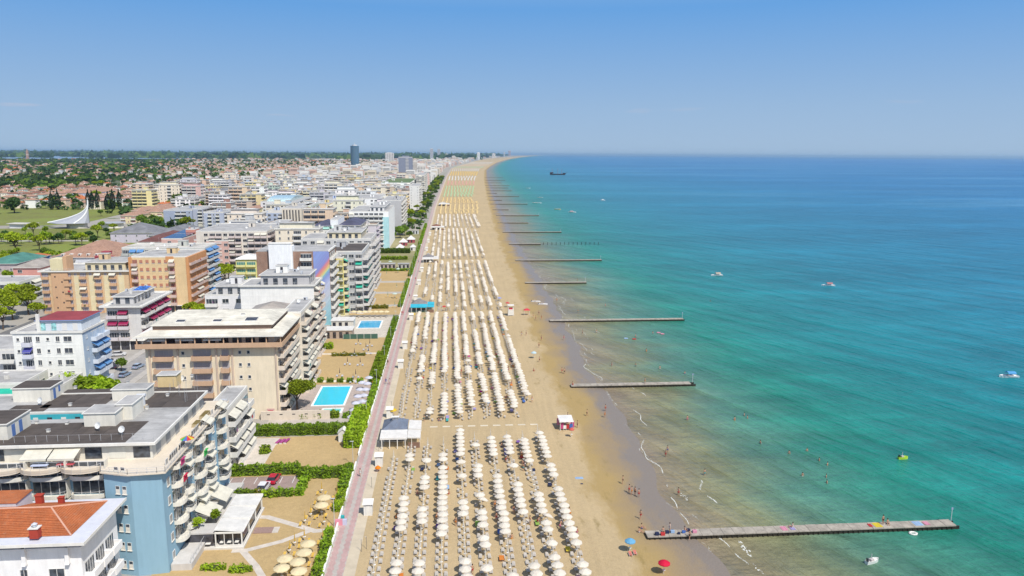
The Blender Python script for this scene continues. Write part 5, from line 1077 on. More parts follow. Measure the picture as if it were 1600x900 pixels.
def pickcol(q, house):
    L_ = COLS if not house else COLS[1:2]+COLS[3:6]+COLS[0:1]+COLS[8:9]+[COLS[3], COLS[4]]
    return q.choices(L_, [c_[2]+(6 if house else 0) for c_ in L_])[0]
# landmarks used to single blocks out in words
LMK = [('the rainbow mural block', -55, 285), ('the turquoise panel hotel', -40, 560), ('the blue cylindrical tower', -420, 3350), ('the slate grey high-rise', -100, 1750), ('the white sail-like church', -308, 666), ('the magenta building', -330, 1150), ('the green roofed hotel', -50, 950), ('the slotted beige slab', -150, 640), ('the long beige balcony block', -150, 440), ('the orange and cream block', -112, 300), ('the glass vaulted block', -190, 820), ('the villa row', -250, 760), ('the meadow', -480, 800), ('the twin skyline towers', -150, 4200)]
pend = []   # (object, base words, x, y)
def visible(x, y, m=25):
    if y < 60: return False
    u, v = U(x, y, 5); return -m < u < 1600+m
def put(T, x, y, q, house):
    w, d, h, fl, ms = T; col, cn, _ = pickcol(q, house); r = empty('town_house' if house else 'apartment_block', (x, y, 0), q.choice((0, 0, 0, math.pi/2)) if house else 0); r.color = (*col, 1)
    f = q.uniform(.8, 1.25) if not house else 1; r.scale = (1, 1, f)
    for n_, me, kd in ms:
        c_ = link(n_, me, r); c_.color = (*[v*q.uniform(.95, 1.04) for v in col], 1)
        if kd: c_['kind'] = kd
    words = '%s %s-storey %s' % (cn, ['no', 'one', 'two', 'three', 'four', 'five', 'six', 'seven', 'eight', 'nine'][max(1, int(round(fl*f)))], 'tiled house' if house else 'flat roofed block')
    pend.append((r, words, x, y, 'house' if house else 'building', 'small houses inland' if house else 'apartment blocks of the resort'))
inmeadow = lambda x, y: x < -330+(y-700)*-.35 and 590 < y < 860 or (x < -255 and 600 < y < 780)
nb = nh = 0; far_house = []; y = 395.
while y < 6500:
    step = 17+q.random()*4 if y < 1300 else 30+y*.012
    coast = prom(y)-26 if y > 640 else -44
    xs_ = coast-8-q.random()*6; inner = 320+.05*y
    while xs_ > -2600:
        depth_in = coast-xs_; house = depth_in > inner*(.62+.5*q.random()) or (q.random() < .12 and depth_in > 120)
        T = q.choice(HT if house else BT); w, d = T[0], T[1]
        if visible(xs_, y) and not inmeadow(xs_, y) and free(xs_-w/2, xs_+w/2, y-d/2, y+d/2) and depth_in < (950 if y < 1500 else 1500)+.1*y and q.random() < (.95 if depth_in < inner else (.6 if y < 1200 else .42 if depth_in < 1.6*inner else .2)) and not (y < 640 and xs_ < -172) and not (y < 820 and xs_ < -215) and not (y < 1000 and xs_ < -330 and not house) and not (-175 < xs_ < -145 and y < 900):
            if not house and nb < 290: put(T, xs_, y+q.uniform(-2, 2), q, False); nb += 1
            elif house and nh < 290 and y < 2000: put(T, xs_, y+q.uniform(-3, 3), q, True); nh += 1
            else: far_house.append((xs_, y+q.uniform(-4, 4), w, d, T[2]*q.uniform(.8, 1.3), house, q.random(), q.random()))
        xs_ -= w+(q.uniform(3, 7) if y < 1300 else q.uniform(6, 16)) + (q.random() < .2)*8
    y += step
# label every block by its look and the landmark it stands nearest to
byk = {}
for e in pend:
    lm = min(LMK, key=lambda L_: math.hypot(L_[1]-e[2], (L_[2]-e[3])*.6)); byk.setdefault((e[1], lm[0]), []).append((math.hypot(lm[1]-e[2], lm[2]-e[3]), e))
for (wd, lm), L_ in byk.items():
    L_.sort(key=lambda t: t[0])
    for i, (_, e) in enumerate(L_): tag(e[0], '%s, %s of its kind to %s' % (wd, ORD[i] if i < 20 else nth(i)+' nearest', lm) if len(L_) > 1 else '%s near %s' % (wd, lm), e[4], e[5])
# everything beyond: one mass of far roofs and walls
def far_town(L_):
    Q = []; mi = []; walls = [W_((.72, .70, .65)), W_((.64, .56, .44)), W_((.60, .42, .34)), W_((.56, .55, .54)), mTileP, mTile, mRoofG, mTrim, mDark, mRoofT]
    for x, y, w, d, h, house, a_, b_ in L_:
        w2, d2 = w/2, d/2; c_ = 0 if a_ < .3 else 1 if a_ < .62 else 2 if a_ < .8 else 3
        A_ = [(x-w2, y-d2), (x+w2, y-d2), (x+w2, y+d2), (x-w2, y+d2)]
        for i in range(4): (xa, ya), (xb, yb) = A_[i], A_[(i+1) % 4]; Q.append([(xa, ya, 0), (xb, yb, 0), (xb, yb, h), (xa, ya, h)]); mi.append(c_)
        if house:
            r_ = 4 if b_ < .85 else 5; e = .6; X0, X1, Y0, Y1 = x-w2-e, x+w2+e, y-d2-e, y+d2+e; z2 = h+min(w2, d2)*.45; k_ = min(w2, d2); a1 = (X0+k_, y, z2); a2 = (X1-k_, y, z2)
            Q += [[(X0, Y0, h), (X1, Y0, h), a2, a1], [(X1, Y1, h), (X0, Y1, h), a1, a2], [(X1, Y0, h), (X1, Y1, h), a2, a2], [(X0, Y1, h), (X0, Y0, h), a1, a1]]; mi += [r_]*4
        else:
            Q.append([(x-w2, y-d2, h), (x+w2, y-d2, h), (x+w2, y+d2, h), (x-w2, y+d2, h)]); mi.append(6 if b_ < .35 else 7 if b_ < .5 else 4 if b_ < .75 else 9)
            for f_ in range(1, int(h/3)): z = f_*3.; Q.append([(x-w2*.9, y-d2-.1, z-1.9), (x+w2*.8, y-d2-.1, z-1.9), (x+w2*.8, y-d2-.1, z-.6), (x-w2*.9, y-d2-.1, z-.6)]); mi.append(8)
    me = quadmesh('distant_town', np.array(Q, dtype=float), None, np.array(mi), walls); o_ = link('distant_town', me); stuff(o_); tag(o_, 'mass of far pale blocks and tiled houses running to the skyline', 'town')
# sprinkle farm villages far inland
for i in range(900):
    y = q.uniform(2500, 11000); x = -q.uniform(300, 1.0*y*.95)
    if visible(x, y, 10) and not (-9000 < x < -2400 and 6000 < y < 10500): far_house.append((x, y, q.uniform(12, 40), q.uniform(10, 20), q.uniform(5, 10), True, q.random(), q.random()))
for i in range(260):
    y = q.uniform(6500, 17000); x = prom(y)-q.uniform(20, 400); far_house.append((x, y, q.uniform(15, 35), 20, q.uniform(10, 30), False, q.random(), q.random()))
far_town(far_house)
print('blocks', nb, 'houses', nh, 'far', len(far_house))
# ================================================================ THE BEACH
mCan = mat('umbrella_cloth', (.74, .68, .58), 'cloth', rough=.8); mPole = mat('pole_white', (.6, .6, .6), 'flat'); mBed = mat('bed_mesh', (.42, .38, .33), 'plain'); mBedF = mat('bed_frame', (.55, .54, .52), 'flat', rough=.4)
def canopy_mb(m, r=1.0, z=2.05, n=8, rise=.46):
    b = MB(); R2 = [(r*math.cos(6.2832*i/n), r*math.sin(6.2832*i/n)) for i in range(n)]; M_ = [(x*.55, y*.55) for x, y in R2]
    for i in range(n):
        j = (i+1) % n; b.face([(0, 0, z+rise), (M_[i][0], M_[i][1], z+rise*.62), (M_[j][0], M_[j][1], z+rise*.62)], m)
        b.face([(M_[i][0], M_[i][1], z+rise*.62), (R2[i][0], R2[i][1], z), (R2[j][0], R2[j][1], z), (M_[j][0], M_[j][1], z+rise*.62)], m)
        b.face([(R2[i][0], R2[i][1], z), (R2[i][0], R2[i][1], z-.14), (R2[j][0], R2[j][1], z-.14), (R2[j][0], R2[j][1], z)], m)
    b.tube((0, 0, z+rise-.02), (0, 0, z+rise+.1), .03, m, 5); return b
def pole_mb(z=2.4): b = MB(); b.tube((0, 0, 0), (0, 0, z), .03, mPole, 5); b.tube((0, 0, .75), (0, 0, .79), .24, mTrim, 8); return b
def folded_mb(m, z=2.55): b = MB(); b.tube((0, 0, 1.05), (0, 0, z), .13, m, 7, .03); b.tube((0, 0, .95), (0, 0, 1.05), .08, m, 7, .13); return b
def bed_mb(m=None, back=.5):
    b = MB(); m = m or mBed
    back *= .35; b.box(-.23, .23, -.45, .15, .27, .31, m); b.face([(-.23, .15, .31), (.23, .15, .31), (.23, .55, .31+back), (-.23, .55, .31+back)], m); b.face([(-.23, .15, .27), (-.23, .55, .27+back), (.23, .55, .27+back), (.23, .15, .27)], m); return b
def bedframe_mb(back=.5):
    b = MB()
    for s in (-1, 1):
        b.box(s*.26-.02, s*.26+.02, -.5, .6, .24, .28, mBedF)
        for y in (-.4, .5): b.box(s*.26-.02, s*.26+.02, y-.02, y+.02, 0, .24, mBedF)
    b.tube((-.3, .75, .26), (-.3, .7, .3+back*.8), .015, mBedF, 4); return b
def replicate(name, mb, pos, rz=None, scale=None):
    v = np.array(mb.v); pos = np.array(pos, dtype=float); n = len(pos); nv = len(v)
    V_ = np.repeat(v[None], n, 0)
    if rz is not None:
        c, s = np.cos(rz)[:, None], np.sin(rz)[:, None]; x = V_[:, :, 0]*c-V_[:, :, 1]*s; y = V_[:, :, 0]*s+V_[:, :, 1]*c; V_[:, :, 0] = x; V_[:, :, 1] = y
    if scale is not None: V_ = V_*np.array(scale)[:, None, None]
    V_ = V_+pos[:, None, :]
    ln = np.array([len(f) for f in mb.f]); fl = np.concatenate([np.array(f) for f in mb.f]); L_ = (fl[None]+np.arange(n)[:, None]*nv).reshape(-1)
    tot = np.tile(ln, n); st = np.concatenate([[0], np.cumsum(tot)[:-1]])
    me = bpy.data.meshes.new(name); me.vertices.add(n*nv); me.vertices.foreach_set('co', V_.reshape(-1).astype(np.float32)); me.loops.add(len(L_)); me.loops.foreach_set('vertex_index', L_.astype(np.int32))
    me.polygons.add(len(tot)); me.polygons.foreach_set('loop_start', st.astype(np.int32))
    for m in mb.ms: me.materials.append(m)
    me.polygons.foreach_set('material_index', np.tile(np.array(mb.m), n).astype(np.int32)); me.update(calc_edges=True); me.validate(); return me
CANM = canopy_mb(mCan).mesh('canopy'); POLM = pole_mb().mesh('pole'); FOLM = folded_mb(mCan).mesh('folded_canopy'); BEDM = [bed_mb(back=k).mesh('mattress') for k in (.5, .35, .62)]; BEFM = bedframe_mb().mesh('frame')
VIO = mat('towel_violet', (.25, .12, .4), 'cloth')
TOW = [(('magenta'), (.55, .03, .25)), ('blue', (.08, .18, .5)), ('red', (.55, .05, .05)), ('orange', (.7, .25, .05)), ('turquoise', (.05, .45, .45)), ('violet', (.25, .12, .4)), ('yellow', (.7, .55, .05)), ('dark navy', (.03, .04, .1)), ('lilac', (.4, .35, .6)), ('pale blue', (.35, .5, .7)), ('pink', (.7, .3, .4)), ('lime green', (.3, .5, .1))]
TOWM = [mat('towel_'+n_.replace(' ', '_'), c_, 'cloth') for n_, c_ in TOW]
rowsX = [-12., -8.55, -5.1, -1.6, 2.1, 5.3, 9.0, 12.6, 16.1, 20.1]
# open runs (in the photograph's rows) of the near block
runs = [[], [(711, 717), (780, 821), (872, 906)], [(716, 716), (747, 763), (789, 818), (871, 906)], [(709, 718), (732, 828), (849, 849)], [(673, 692), (704, 704), (718, 718), (740, 740), (780, 805), (871, 906)],
        [(692, 692), (725, 740), (773, 782), (799, 819), (839, 839), (851, 851), (886, 886)], [(686, 709), (741, 756), (764, 831), (895, 906)], [(680, 706), (727, 727), (757, 800), (880, 896)], [(688, 708), (721, 721), (750, 750), (766, 832), (844, 852), (862, 906)], [(675, 715), (727, 741), (758, 852), (875, 892)]]
spots = []     # (x, y, row, place, open, block)
def vofc(x, y): return U(x, y, 2.2)[1]
for r_, X in enumerate(rowsX):
    y = 97.+rnd.uniform(-.2, .2); k = 0; ylim = {0: 152.}.get(r_, 157.5+(r_ > 3)*3+(r_ > 8)*3+(r_ == 4)*5)
    while y < ylim:
        v = vofc(X, y); op = any(a-3.5 <= v <= c+3.5 for a, c in runs[r_]); spots.append((X+rnd.uniform(-.06, .06), y, r_, k, op, 0)); k += 1; y += 2.2+rnd.uniform(-.06, .06)
def block(y0, y1, xs, popen, blk_, dy=2.2, skip=lambda x, y: False):
    for r_, X in enumerate(xs):
        y = y0+rnd.uniform(-.3, .3)+.15*r_; k = 0; st = rnd.random() < popen(r_, y)
        while y < y1:
            if rnd.random() < .4: st = rnd.random() < popen(r_, y)
            if not skip(X, y): spots.append((X+rnd.uniform(-.2, .2), y, r_, k, st, blk_))
            k += 1; y += dy+rnd.uniform(-.08, .08)
block(173.2, 291, rowsX, lambda r_, y: (.4+.05*r_ if y < 215 else .84), 1, 2.35, skip=lambda x, y: x > 18 and y < 185)
block(302, 436, [x+1 for x in rowsX], lambda r_, y: .62, 2, 2.5, skip=lambda x, y: x < -10 and y < 330)
block(456, 630, [x+1.5 for x in rowsX], lambda r_, y: .62, 3, 2.8); block(650, 780, [x*1.12+3 for x in rowsX]+[27], lambda r_, y: .66, 4, 3.1)
spots.sort(key=lambda s: s[1])
BLK = ['nearest block', 'second block', 'third block', 'fourth block', 'far block']
cnt = {0: 0, 1: 0}; bc = 0; restO = []; restF = []; restB = []; tw = 0
def tmpl(name, cat, grp, parts, label):
    t = empty(name, (0, 0, 0)); tag(t, label, cat, grp); return t, [(link(n_, me, t), []) for n_, me in parts]
uo, uok = tmpl('beach_umbrella', 'umbrella', 'open umbrellas in the beach rows', [('canopy', CANM), ('pole', POLM)], 'x')
uf, ufk = tmpl('folded_umbrella', 'umbrella', 'folded umbrellas in the beach rows', [('folded_canopy', FOLM), ('pole', POLM)], 'x')
sb, sbk = tmpl('sun_lounger', 'sun lounger', 'sun loungers in the beach rows', [('mattress', BEDM[0]), ('frame', BEFM)], 'x')
firsts = {id(uo): uo, id(uf): uf, id(sb): sb}
def place(o, kids, loc, rz, label):
    if o['label'] == 'x': c = o; c.location = loc; c.rotation_euler = (0, 0, rz)
    else: c = copy_tree(o, kids, loc, rz)
    c['label'] = label; return c
for (x, y, r_, k, op, bk) in spots:
    kind = 0 if op else 1; where = '%s from near end in %s row, %s' % (nth(k), nth(r_), BLK[bk])
    if cnt[kind] < 300:
        if op: c = place(uo, uok, (x, y, 0), rnd.random()*.78, 'open white umbrella, '+where); c.rotation_euler = (rnd.gauss(0, .03), rnd.gauss(0, .03), rnd.random())
        else: c = place(uf, ufk, (x, y, 0), rnd.random(), 'folded white umbrella, '+where)
        if op and rnd.random() < .04: c.rotation_euler = (rnd.uniform(-.5, .5), rnd.uniform(-.5, .5), 0)
        cnt[kind] += 1
    else: (restO if op else restF).append((x, y, 0))
    for s in (-1, 1):
        if bc < 290:
            c = place(sb, sbk, (x+s*.72, y-.5+rnd.uniform(-.1, .1), 0), rnd.gauss(0, .03), 'pale lounger %s of the umbrella pole ' % ('left' if s < 0 else 'right')+where); bc += 1
        elif rnd.random() < .7: restB.append((x+s*.72, y-.5, 0))
    if (op and rnd.random() < .24 or rnd.random() < .015) and y < 300:
        j = rnd.randrange(len(TOW)); b = MB(); w_, l_ = rnd.uniform(.3, .42), rnd.uniform(.5, .9); z_ = .37; n_ = 4
        for i in range(n_): ya, yb = -l_+2*l_*i/n_, -l_+2*l_*(i+1)/n_; za, zb = z_+.08*math.sin(i*2.1), z_+.08*math.sin((i+1)*2.1); b.box(-w_, w_, ya, yb, min(za, zb), max(za, zb)+.03, TOWM[j])
        o_ = b.build('beach_towel', None, (x+rnd.choice((-1.05, -.75, .8)), y-rnd.uniform(.9, 1.4), 0)); tag(o_, TOW[j][0]+' towel by the umbrella '+where, 'towel', 'towels on the loungers')
print('umb', cnt, 'rest', len(restO), len(restF), len(restB))
cb = canopy_mb(mCan, .88, 2.05, 8, .55); pm_ = MB(); pm_.tube((0, 0, 0), (0, 0, 2.1), .035, mPole, 3); cb.add(pm_)
def mass(name, mb, pos, label, cat, **k):
    if not len(pos): return
    pos = np.array(pos, dtype=float); pos[:, 2] += npr.uniform(-.18, .12, len(pos)) if 'umbrella' in name else 0; o_ = link(name, replicate(name, mb, pos, **k)); stuff(o_); tag(o_, label, cat); return o_
mass('beach_umbrellas', cb, restO, 'remaining rows of open white umbrellas farther along the beach', 'umbrellas', rz=npr.rand(len(restO)))
mass('folded_umbrellas', folded_mb(mCan), restF, 'remaining folded white umbrellas farther along the beach', 'umbrellas')
mass('sun_loungers', bed_mb(), restB, 'remaining white loungers beside the farther umbrellas', 'sun loungers')
# coloured blocks beyond
far_specs = [(790, 940, (.72, .56, .28), 'yellow'), (955, 1085, (.72, .54, .25), 'golden yellow'), (1110, 1480, (.42, .58, .34), 'green'), (1520, 1760, (.66, .36, .30), 'salmon red'), (1800, 2150, (.68, .68, .66), 'white'), (2200, 2700, (.72, .50, .14), 'orange'), (2760, 3300, (.6, .6, .6), 'pale grey'), (3400, 3800, (.42, .55, .40), 'sage green'), (3900, 4600, (.6, .5, .4), 'tan'), (4700, 6000, (.6, .56, .5), 'cream')]
for (y0, y1, c_, n_) in far_specs:
    pos = []; m_ = mat('umbrella_'+n_.replace(' ', '_'), c_, 'cloth'); b = canopy_mb(m_, 1.0 if y0 < 1500 else 1.3, 2.05, 6, .5); y = y0
    while y < y1:
        a_ = prom(y)+8; c2 = shore(y)-26-(y > 1000)*8; n = int((c2-a_)/(5.0 if y < 1500 else 7.5))
        for i in range(n):
            x = a_+(c2-a_)*(i+.5)/n
            if rnd.random() < .93: pos.append((x+rnd.uniform(-.2, .2), y+rnd.uniform(-.2, .2), 0))
        y += 4.2 if y < 1500 else 7.5
    mass('beach_umbrellas', b, pos, 'block of %s umbrellas far along the beach%s' % (n_, '' if n_ != 'white' else ' beyond the salmon red block'), 'umbrellas')
# garden umbrellas (yellow sets) left of the promenade
mYel = mat('yellow_cloth', (.72, .54, .22), 'cloth'); mYb = mat('yellow_bed', (.68, .45, .10), 'cloth'); mPal = mat('straw_cloth', (.76, .64, .40), 'cloth')
YC = canopy_mb(mPal, 1.25, 2.1, 10).mesh('canopy'); YF = folded_mb(mYb, 2.5).mesh('folded_canopy'); YB = bed_mb(mYb).mesh('mattress')
def gset(u, v, op, label, canM=None, foM=None, bed=None, beds=True, grp='umbrellas in the seafront gardens'):
    x, y = G(u, v, 0); t = empty('garden_umbrella', (x, y, 0)); tag(t, label, 'umbrella', grp); link('canopy' if op else 'folded_canopy', (canM or YC) if op else (foM or YF), t); link('pole', POLM, t)
    if beds:
        for s in (-1, 1):
            l = empty('garden_lounger', (x+s*.75, y-.5, 0)); tag(l, 'lounger %s of %s' % ('left' if s < 0 else 'right', label), 'sun lounger', 'loungers in the seafront gardens'); link('mattress', bed or YB, l); link('frame', BEFM, l)
gl = [(503, 768, 0), (499, 783, 0), (493, 795, 0), (486, 806, 0), (477, 816, 0), (527, 775, 0), (524, 787, 0), (507, 818, 0), (476, 842, 0), (461, 851, 0), (453, 863, 0), (505, 845, 0)]
for i, (u, v, op) in enumerate(gl): gset(u, v+3, 0, 'folded yellow garden umbrella, %s from the parking hedge' % nth(i))
for i, (u, v) in enumerate(((507, 790), (503, 802), (482, 864), (476, 878), (466, 893), (446, 888), (441, 903), (468, 908))): gset(u, v+4, 1, 'open straw coloured garden umbrella, %s counted from the parking hedge' % nth(i))
# blue and white sets by the pool
mBlu = mat('pale_lilac_cloth', (.62, .62, .70), 'cloth'); PC = canopy_mb(mBlu, 1.15, 2.1, 8).mesh('canopy'); PB = bed_mb(mat('blue_bed', (.06, .11, .36), 'plain')).mesh('mattress')
for i in range(6): gset(556+i*3.2-6, 658-i*11+6, 1, 'pale lilac umbrella, %s in the inner poolside row' % nth(i), PC, None, PB)
for i in range(7): gset(561+i*2.6, 652-i*9.5+6, 1, 'pale lilac umbrella, %s in the outer poolside row' % nth(i), PC, None, PB)
mRedB = mat('red_bench', (.42, .05, .03), 'plain')
for i in range(9):
    x, y = G(571+i*1.9, 658-i*8.5); b = MB(); b.box(-.5, .5, -.3, .3, .35, .42, mRedB); b.box(-.5, -.4, -.3, .3, 0, .35, mRedB); b.box(.4, .5, -.3, .3, 0, .35, mRedB); b.box(-.5, .5, .25, .32, .42, .9, mRedB); o_ = b.build('bench', None, (x, y, .05)); tag(o_, 'red slatted seat by the pool hedge, %s from the near end' % nth(i), 'bench', 'red seats by the pool hedge')
FN = folded_mb(mat('dark_folded_cloth', (.06, .05, .08), 'cloth'), 2.6).mesh('folded_canopy'); GB = bed_mb(mat('grey_bed', (.42, .42, .46), 'plain')).mesh('mattress')
for i, (u, v) in enumerate(((531, 588), (556, 590), (552, 598), (543, 570), (563, 571), (554, 556), (576, 553), (572, 547), (560, 538), (578, 541))): gset(u, v, 0, 'folded dark umbrella beyond the pool, %s from the bushes' % nth(i), None, FN, GB)
WC = canopy_mb(mat('mint_cloth', (.55, .66, .60), 'cloth'), 1.2, 2.1, 8).mesh('canopy')
for i, (u, v) in enumerate(((617, 466), (617, 480), (606, 464), (622, 426), (636, 424), (604, 430), (610, 414), (632, 446), (620, 450))): gset(u, v, i % 3 == 0, 'mint green umbrella on far sand courts, %s from nearest' % nth(i), WC, folded_mb(mat('green_folded', (.1, .3, .2), 'cloth')).mesh('folded_canopy'), None, beds=i < 5)
# swimming pools ------------------------------------------------------------
mPool = mat('pool_water', (.01, .52, .66), 'plain', rough=.08, spec=.6, amt=.06, scale=.4); mKerb = mat('pool_kerb', (.76, .75, .72), 'plain')
def pool(x0, x1, y0, y1, label, m=None):
    t = empty('swimming_pool', ((x0+x1)/2, (y0+y1)/2, 0)); tag(t, label, 'swimming pool'); w, d = (x1-x0)/2, (y1-y0)/2; b = MB(); b.face([(-w, -d, .07), (w, -d, .07), (w, d, .07), (-w, d, .07)], m or mPool); b.build('water', t)
    b = MB(); e = .55
    b.box(-w-e, w+e, -d-e, -d, 0, .14, mKerb); b.box(-w-e, w+e, d, d+e, 0, .14, mKerb); b.box(-w-e, -w, -d, d, 0, .138, mKerb); b.box(w, w+e, -d, d, 0, .138, mKerb); b.build('kerb', t)
    b = MB()
    for s in (-.35, .35): b.tube((w*.2+s, d+.5, .1), (w*.2+s, d+.3, 1.0), .03, mRail, 4); b.tube((w*.2+s, d+.3, 1.0), (w*.2+s, d-.3, .1), .03, mRail, 4)
    b.build('ladder', t)
a = G(488, 634); c_ = G(541, 634); d_ = G(503, 605); pool(a[0]+.2, c_[0]-.9, a[1], d_[1], 'large bright turquoise rectangular swimming pool beside the umbrella pine')
a = G(504, 645); c_ = G(531, 645); d_ = G(506, 639.5); pool(a[0], c_[0], a[1], d_[1], 'small pale green paddling pool in front of the large pool', mat('paddling_water', (.15, .55, .50), 'plain', rough=.1))
a = G(559, 513); c_ = G(592, 513); d_ = G(565, 502); pool(a[0], c_[0], a[1], d_[1], 'smaller blue hotel pool among yellow umbrellas beyond the dark umbrellas', mat('blue_pool_water', (.05, .38, .62), 'plain', rough=.08))
for i in range(7):
    x, y = G(553+i*8.5, 491+4); t = empty('garden_umbrella', (x, y, 0)); tag(t, 'straw yellow umbrella behind the hotel pool, %s from the left' % nth(i), 'umbrella', 'umbrellas in the seafront gardens'); link('canopy', YC, t); link('pole', POLM, t)
    l = empty('garden_lounger', (x, y-2.2, .05)); tag(l, 'white and brown lounger facing the hotel pool, %s from the left' % nth(i), 'sun lounger', 'loungers in the seafront gardens'); link('mattress', BEDM[0], l); link('frame', BEFM, l)
# white changing cabins along the promenade --------------------------------------
def cabin_parts():
    b = MB(); b.box(-.75, .75, -.75, .75, 0, 2.3, mTrim, False)
    for i in range(6): b.box(-.75+.28*i, -.735+.28*i, -.762, -.75, .1, 2.2, mAlu)
    c = MB(); c.face([(-.95, -1.0, 2.25), (.95, -1.0, 2.25), (.95, .9, 2.55), (-.95, .9, 2.55)], mTrim); c.face([(-.95, -1.0, 2.2), (-.95, .9, 2.5), (.95, .9, 2.5), (.95, -1.0, 2.2)], mTrim)
    for (p, q_) in (((-.95, -1.0), (.95, -1.0)), ((.95, -1.0), (.95, .9)), ((.95, .9), (-.95, .9)), ((-.95, .9), (-.95, -1.0))): za, zb = [2.25+(k_[1]+1)*.158 for k_ in (p, q_)]; c.face([(*p, za-.05), (*q_, zb-.05), (*q_, zb), (*p, za)], mTrim)
    d = MB(); d.box(-.35, .35, -.79, -.752, .05, 2.0, mTrim); return [('walls', b.mesh('walls')), ('roof', c.mesh('roof')), ('door', d.mesh('door'))]
CP = cabin_parts()
cabs = [(574, 803), (590, 727), (606, 652), (621, 575), (628, 545), (636, 500), (641, 470), (646, 445), (650, 425), (654.5, 408), (657.5, 392), (660, 379), (663, 368)]
for i, (u, v) in enumerate(cabs):
    y = G(u, v)[1]; t = empty('beach_cabin', (-14.9, y, 0)); tag(t, 'white beach cabin on the promenade edge, %s from the camera' % nth(i), 'cabin', 'white cabins beside the promenade')
    for n_, me in CP: link(n_, me, t)
# beach bars ------------------------------------------------------------------
def bar(x0, x1, y0, y1, label, roof, awn, planters=True, side=True):
    cx, cy = (x0+x1)/2, (y0+y1)/2; w, d = (x1-x0)/2, (y1-y0)/2; t = empty('beach_bar', (cx, cy, 0)); tag(t, label, 'beach bar'); PLACED.append((label, cx, cy))
    b = MB(); b.box(-w, w, -d*.2, d, 0, 2.9, mTrim); b.build('walls', t); b = MB(); b.hip(-w-.2, w+.2, -d*.3, d+.2, 2.95, 1.6, roof); b.build('roof', t)
    b = MB(); b.box(-.7, .7, d*.35-.3, d*.35+.3, 4.3, 4.85, mRoofG); b.box(-.9, .9, d*.35-.5, d*.35+.5, 4.85, 4.95, mTrim); b.build('vent', t)
    b = MB(); b.face([(-w-.3, -d*.3, 3.0), (-w-.3, -d-.3, 2.55), (w+.3, -d-.3, 2.55), (w+.3, -d*.3, 3.0)], awn); b.face([(-w-.3, -d-.3, 2.55), (-w-.3, -d-.32, 2.15), (w+.3, -d-.32, 2.15), (w+.3, -d-.3, 2.55)], awn); b.build('awning', t)
    for i in range(4): x = -w+.1+i*(2*w-.2)/3; b = MB(); b.box(x-.08, x+.08, -d-.25, -d-.1, 0, 2.4, mTrim); b.build('post', t)
    b = MB(); b.box(-w+.3, w-.3, -d*.22, -d*.2-.001, .2, 2.2, mDark); b.build('opening', t)
    if side:
        for (ya, yb, z) in ((-d, -d*.1, 2.6), (-d*.05, d, 2.8)):
            b = MB(); b.face([(w+.35, ya, z), (w+3.2, ya, z-.15), (w+3.2, yb, z-.15), (w+.35, yb, z)], awn); b.face([(w+.35, ya, z), (w+.35, ya-.02, z-.3), (w+3.2, ya-.02, z-.4), (w+3.2, ya, z-.15)], awn); b.tube((w+3.1, ya+.1, 0), (w+3.1, ya+.1, z-.15), .05, mTrim, 5); b.tube((w+3.1, yb-.1, 0), (w+3.1, yb-.1, z-.15), .05, mTrim, 5); b.build('pergola', t)
        b = MB(); b.box(w+.5, w+3.1, -d, -d+.08, 0, 1.3, mat('reed_screen', (.22, .13, .09), 'plain', scale=3)); b.build('screen', t)
    return t
mBR = mat('blue_slate_roof', (.20, .25, .33), 'tile'); mWA = mat('white_awning', (.78, .76, .72), 'cloth')
bar(-15.2, -9.9, 156.4, 166.5, 'beach bar with slate blue hipped roof and white awnings beside the promenade', mBR, mWA)
bar(-15.6, -9.5, 299, 308, 'beach bar with grey roof and bright cyan awnings', mat('grey_tile', (.30, .30, .30), 'tile'), mat('cyan_awning', (.05, .50, .66), 'cloth'), side=True)
bar(-15.5, -9.5, 440, 450, 'beach bar with grey hipped roof and white awning, third along the promenade', mat('grey_tile', (.30, .30, .30), 'tile'), mWA, side=True)
bar(-14.5, -7, 634, 645, 'beach bar with brown hipped roof, fourth along the promenade', mat('brown_tile', (.30, .15, .10), 'tile'), mWA); bar(-12, -2, 930, 946, 'white beach bar by the golden yellow umbrellas', mRoofW, mWA)
# kiosk with pink trim near the water
def kiosk():
    x0, y = G(873, 673); x1, _ = G(904, 673); t = empty('kiosk', (x0, y, 0)); tag(t, 'white roofed beach stall hung with pink goods near the water', 'kiosk'); w = x1-x0; pk = mat('pink_goods', (.62, .10, .25), 'cloth')
    b = MB(); b.box(.3, w*.72, .2, 3.2, 2.25, 2.4, mTrim); b.face([(.1, -.4, 2.2), (w*.75, -.4, 2.2), (w*.75, 3.4, 2.62), (.1, 3.4, 2.62)], mWA); b.build('roof', t)
    b = MB()
    for x in (.35, w*.7): 
        for yy in (0, 3.1): b.box(x-.05, x+.05, yy-.05, yy+.05, 0, 2.25, mTrim)
    b.build('posts', t)
    for i, (c, xa, ya, hh) in enumerate(((pk, .5, .1, 1.7), (mTrim, 1.1, .05, 1.2), (TOWM[2], 1.8, .1, 1.5), (TOWM[1], 2.6, -.1, 1.6), (pk, 3.1, .8, 1.9), (TOWM[10], -.1, 2.6, 2.1), (TOWM[10], 1.2, 3.5, 2.0), (TOWM[2], 2.2, 3.6, 1.8), (TOWM[10], 3.0, 2.2, 2.0))):
        b = MB(); b.box(xa, xa+.7, ya, ya+.25, .4, hh, c); b.box(xa+.05, xa+.1, ya+.1, ya+.15, 0, .4, mPole); b.box(xa+.6, xa+.65, ya+.1, ya+.15, 0, .4, mPole); b.build('goods_rack', t)
kiosk()
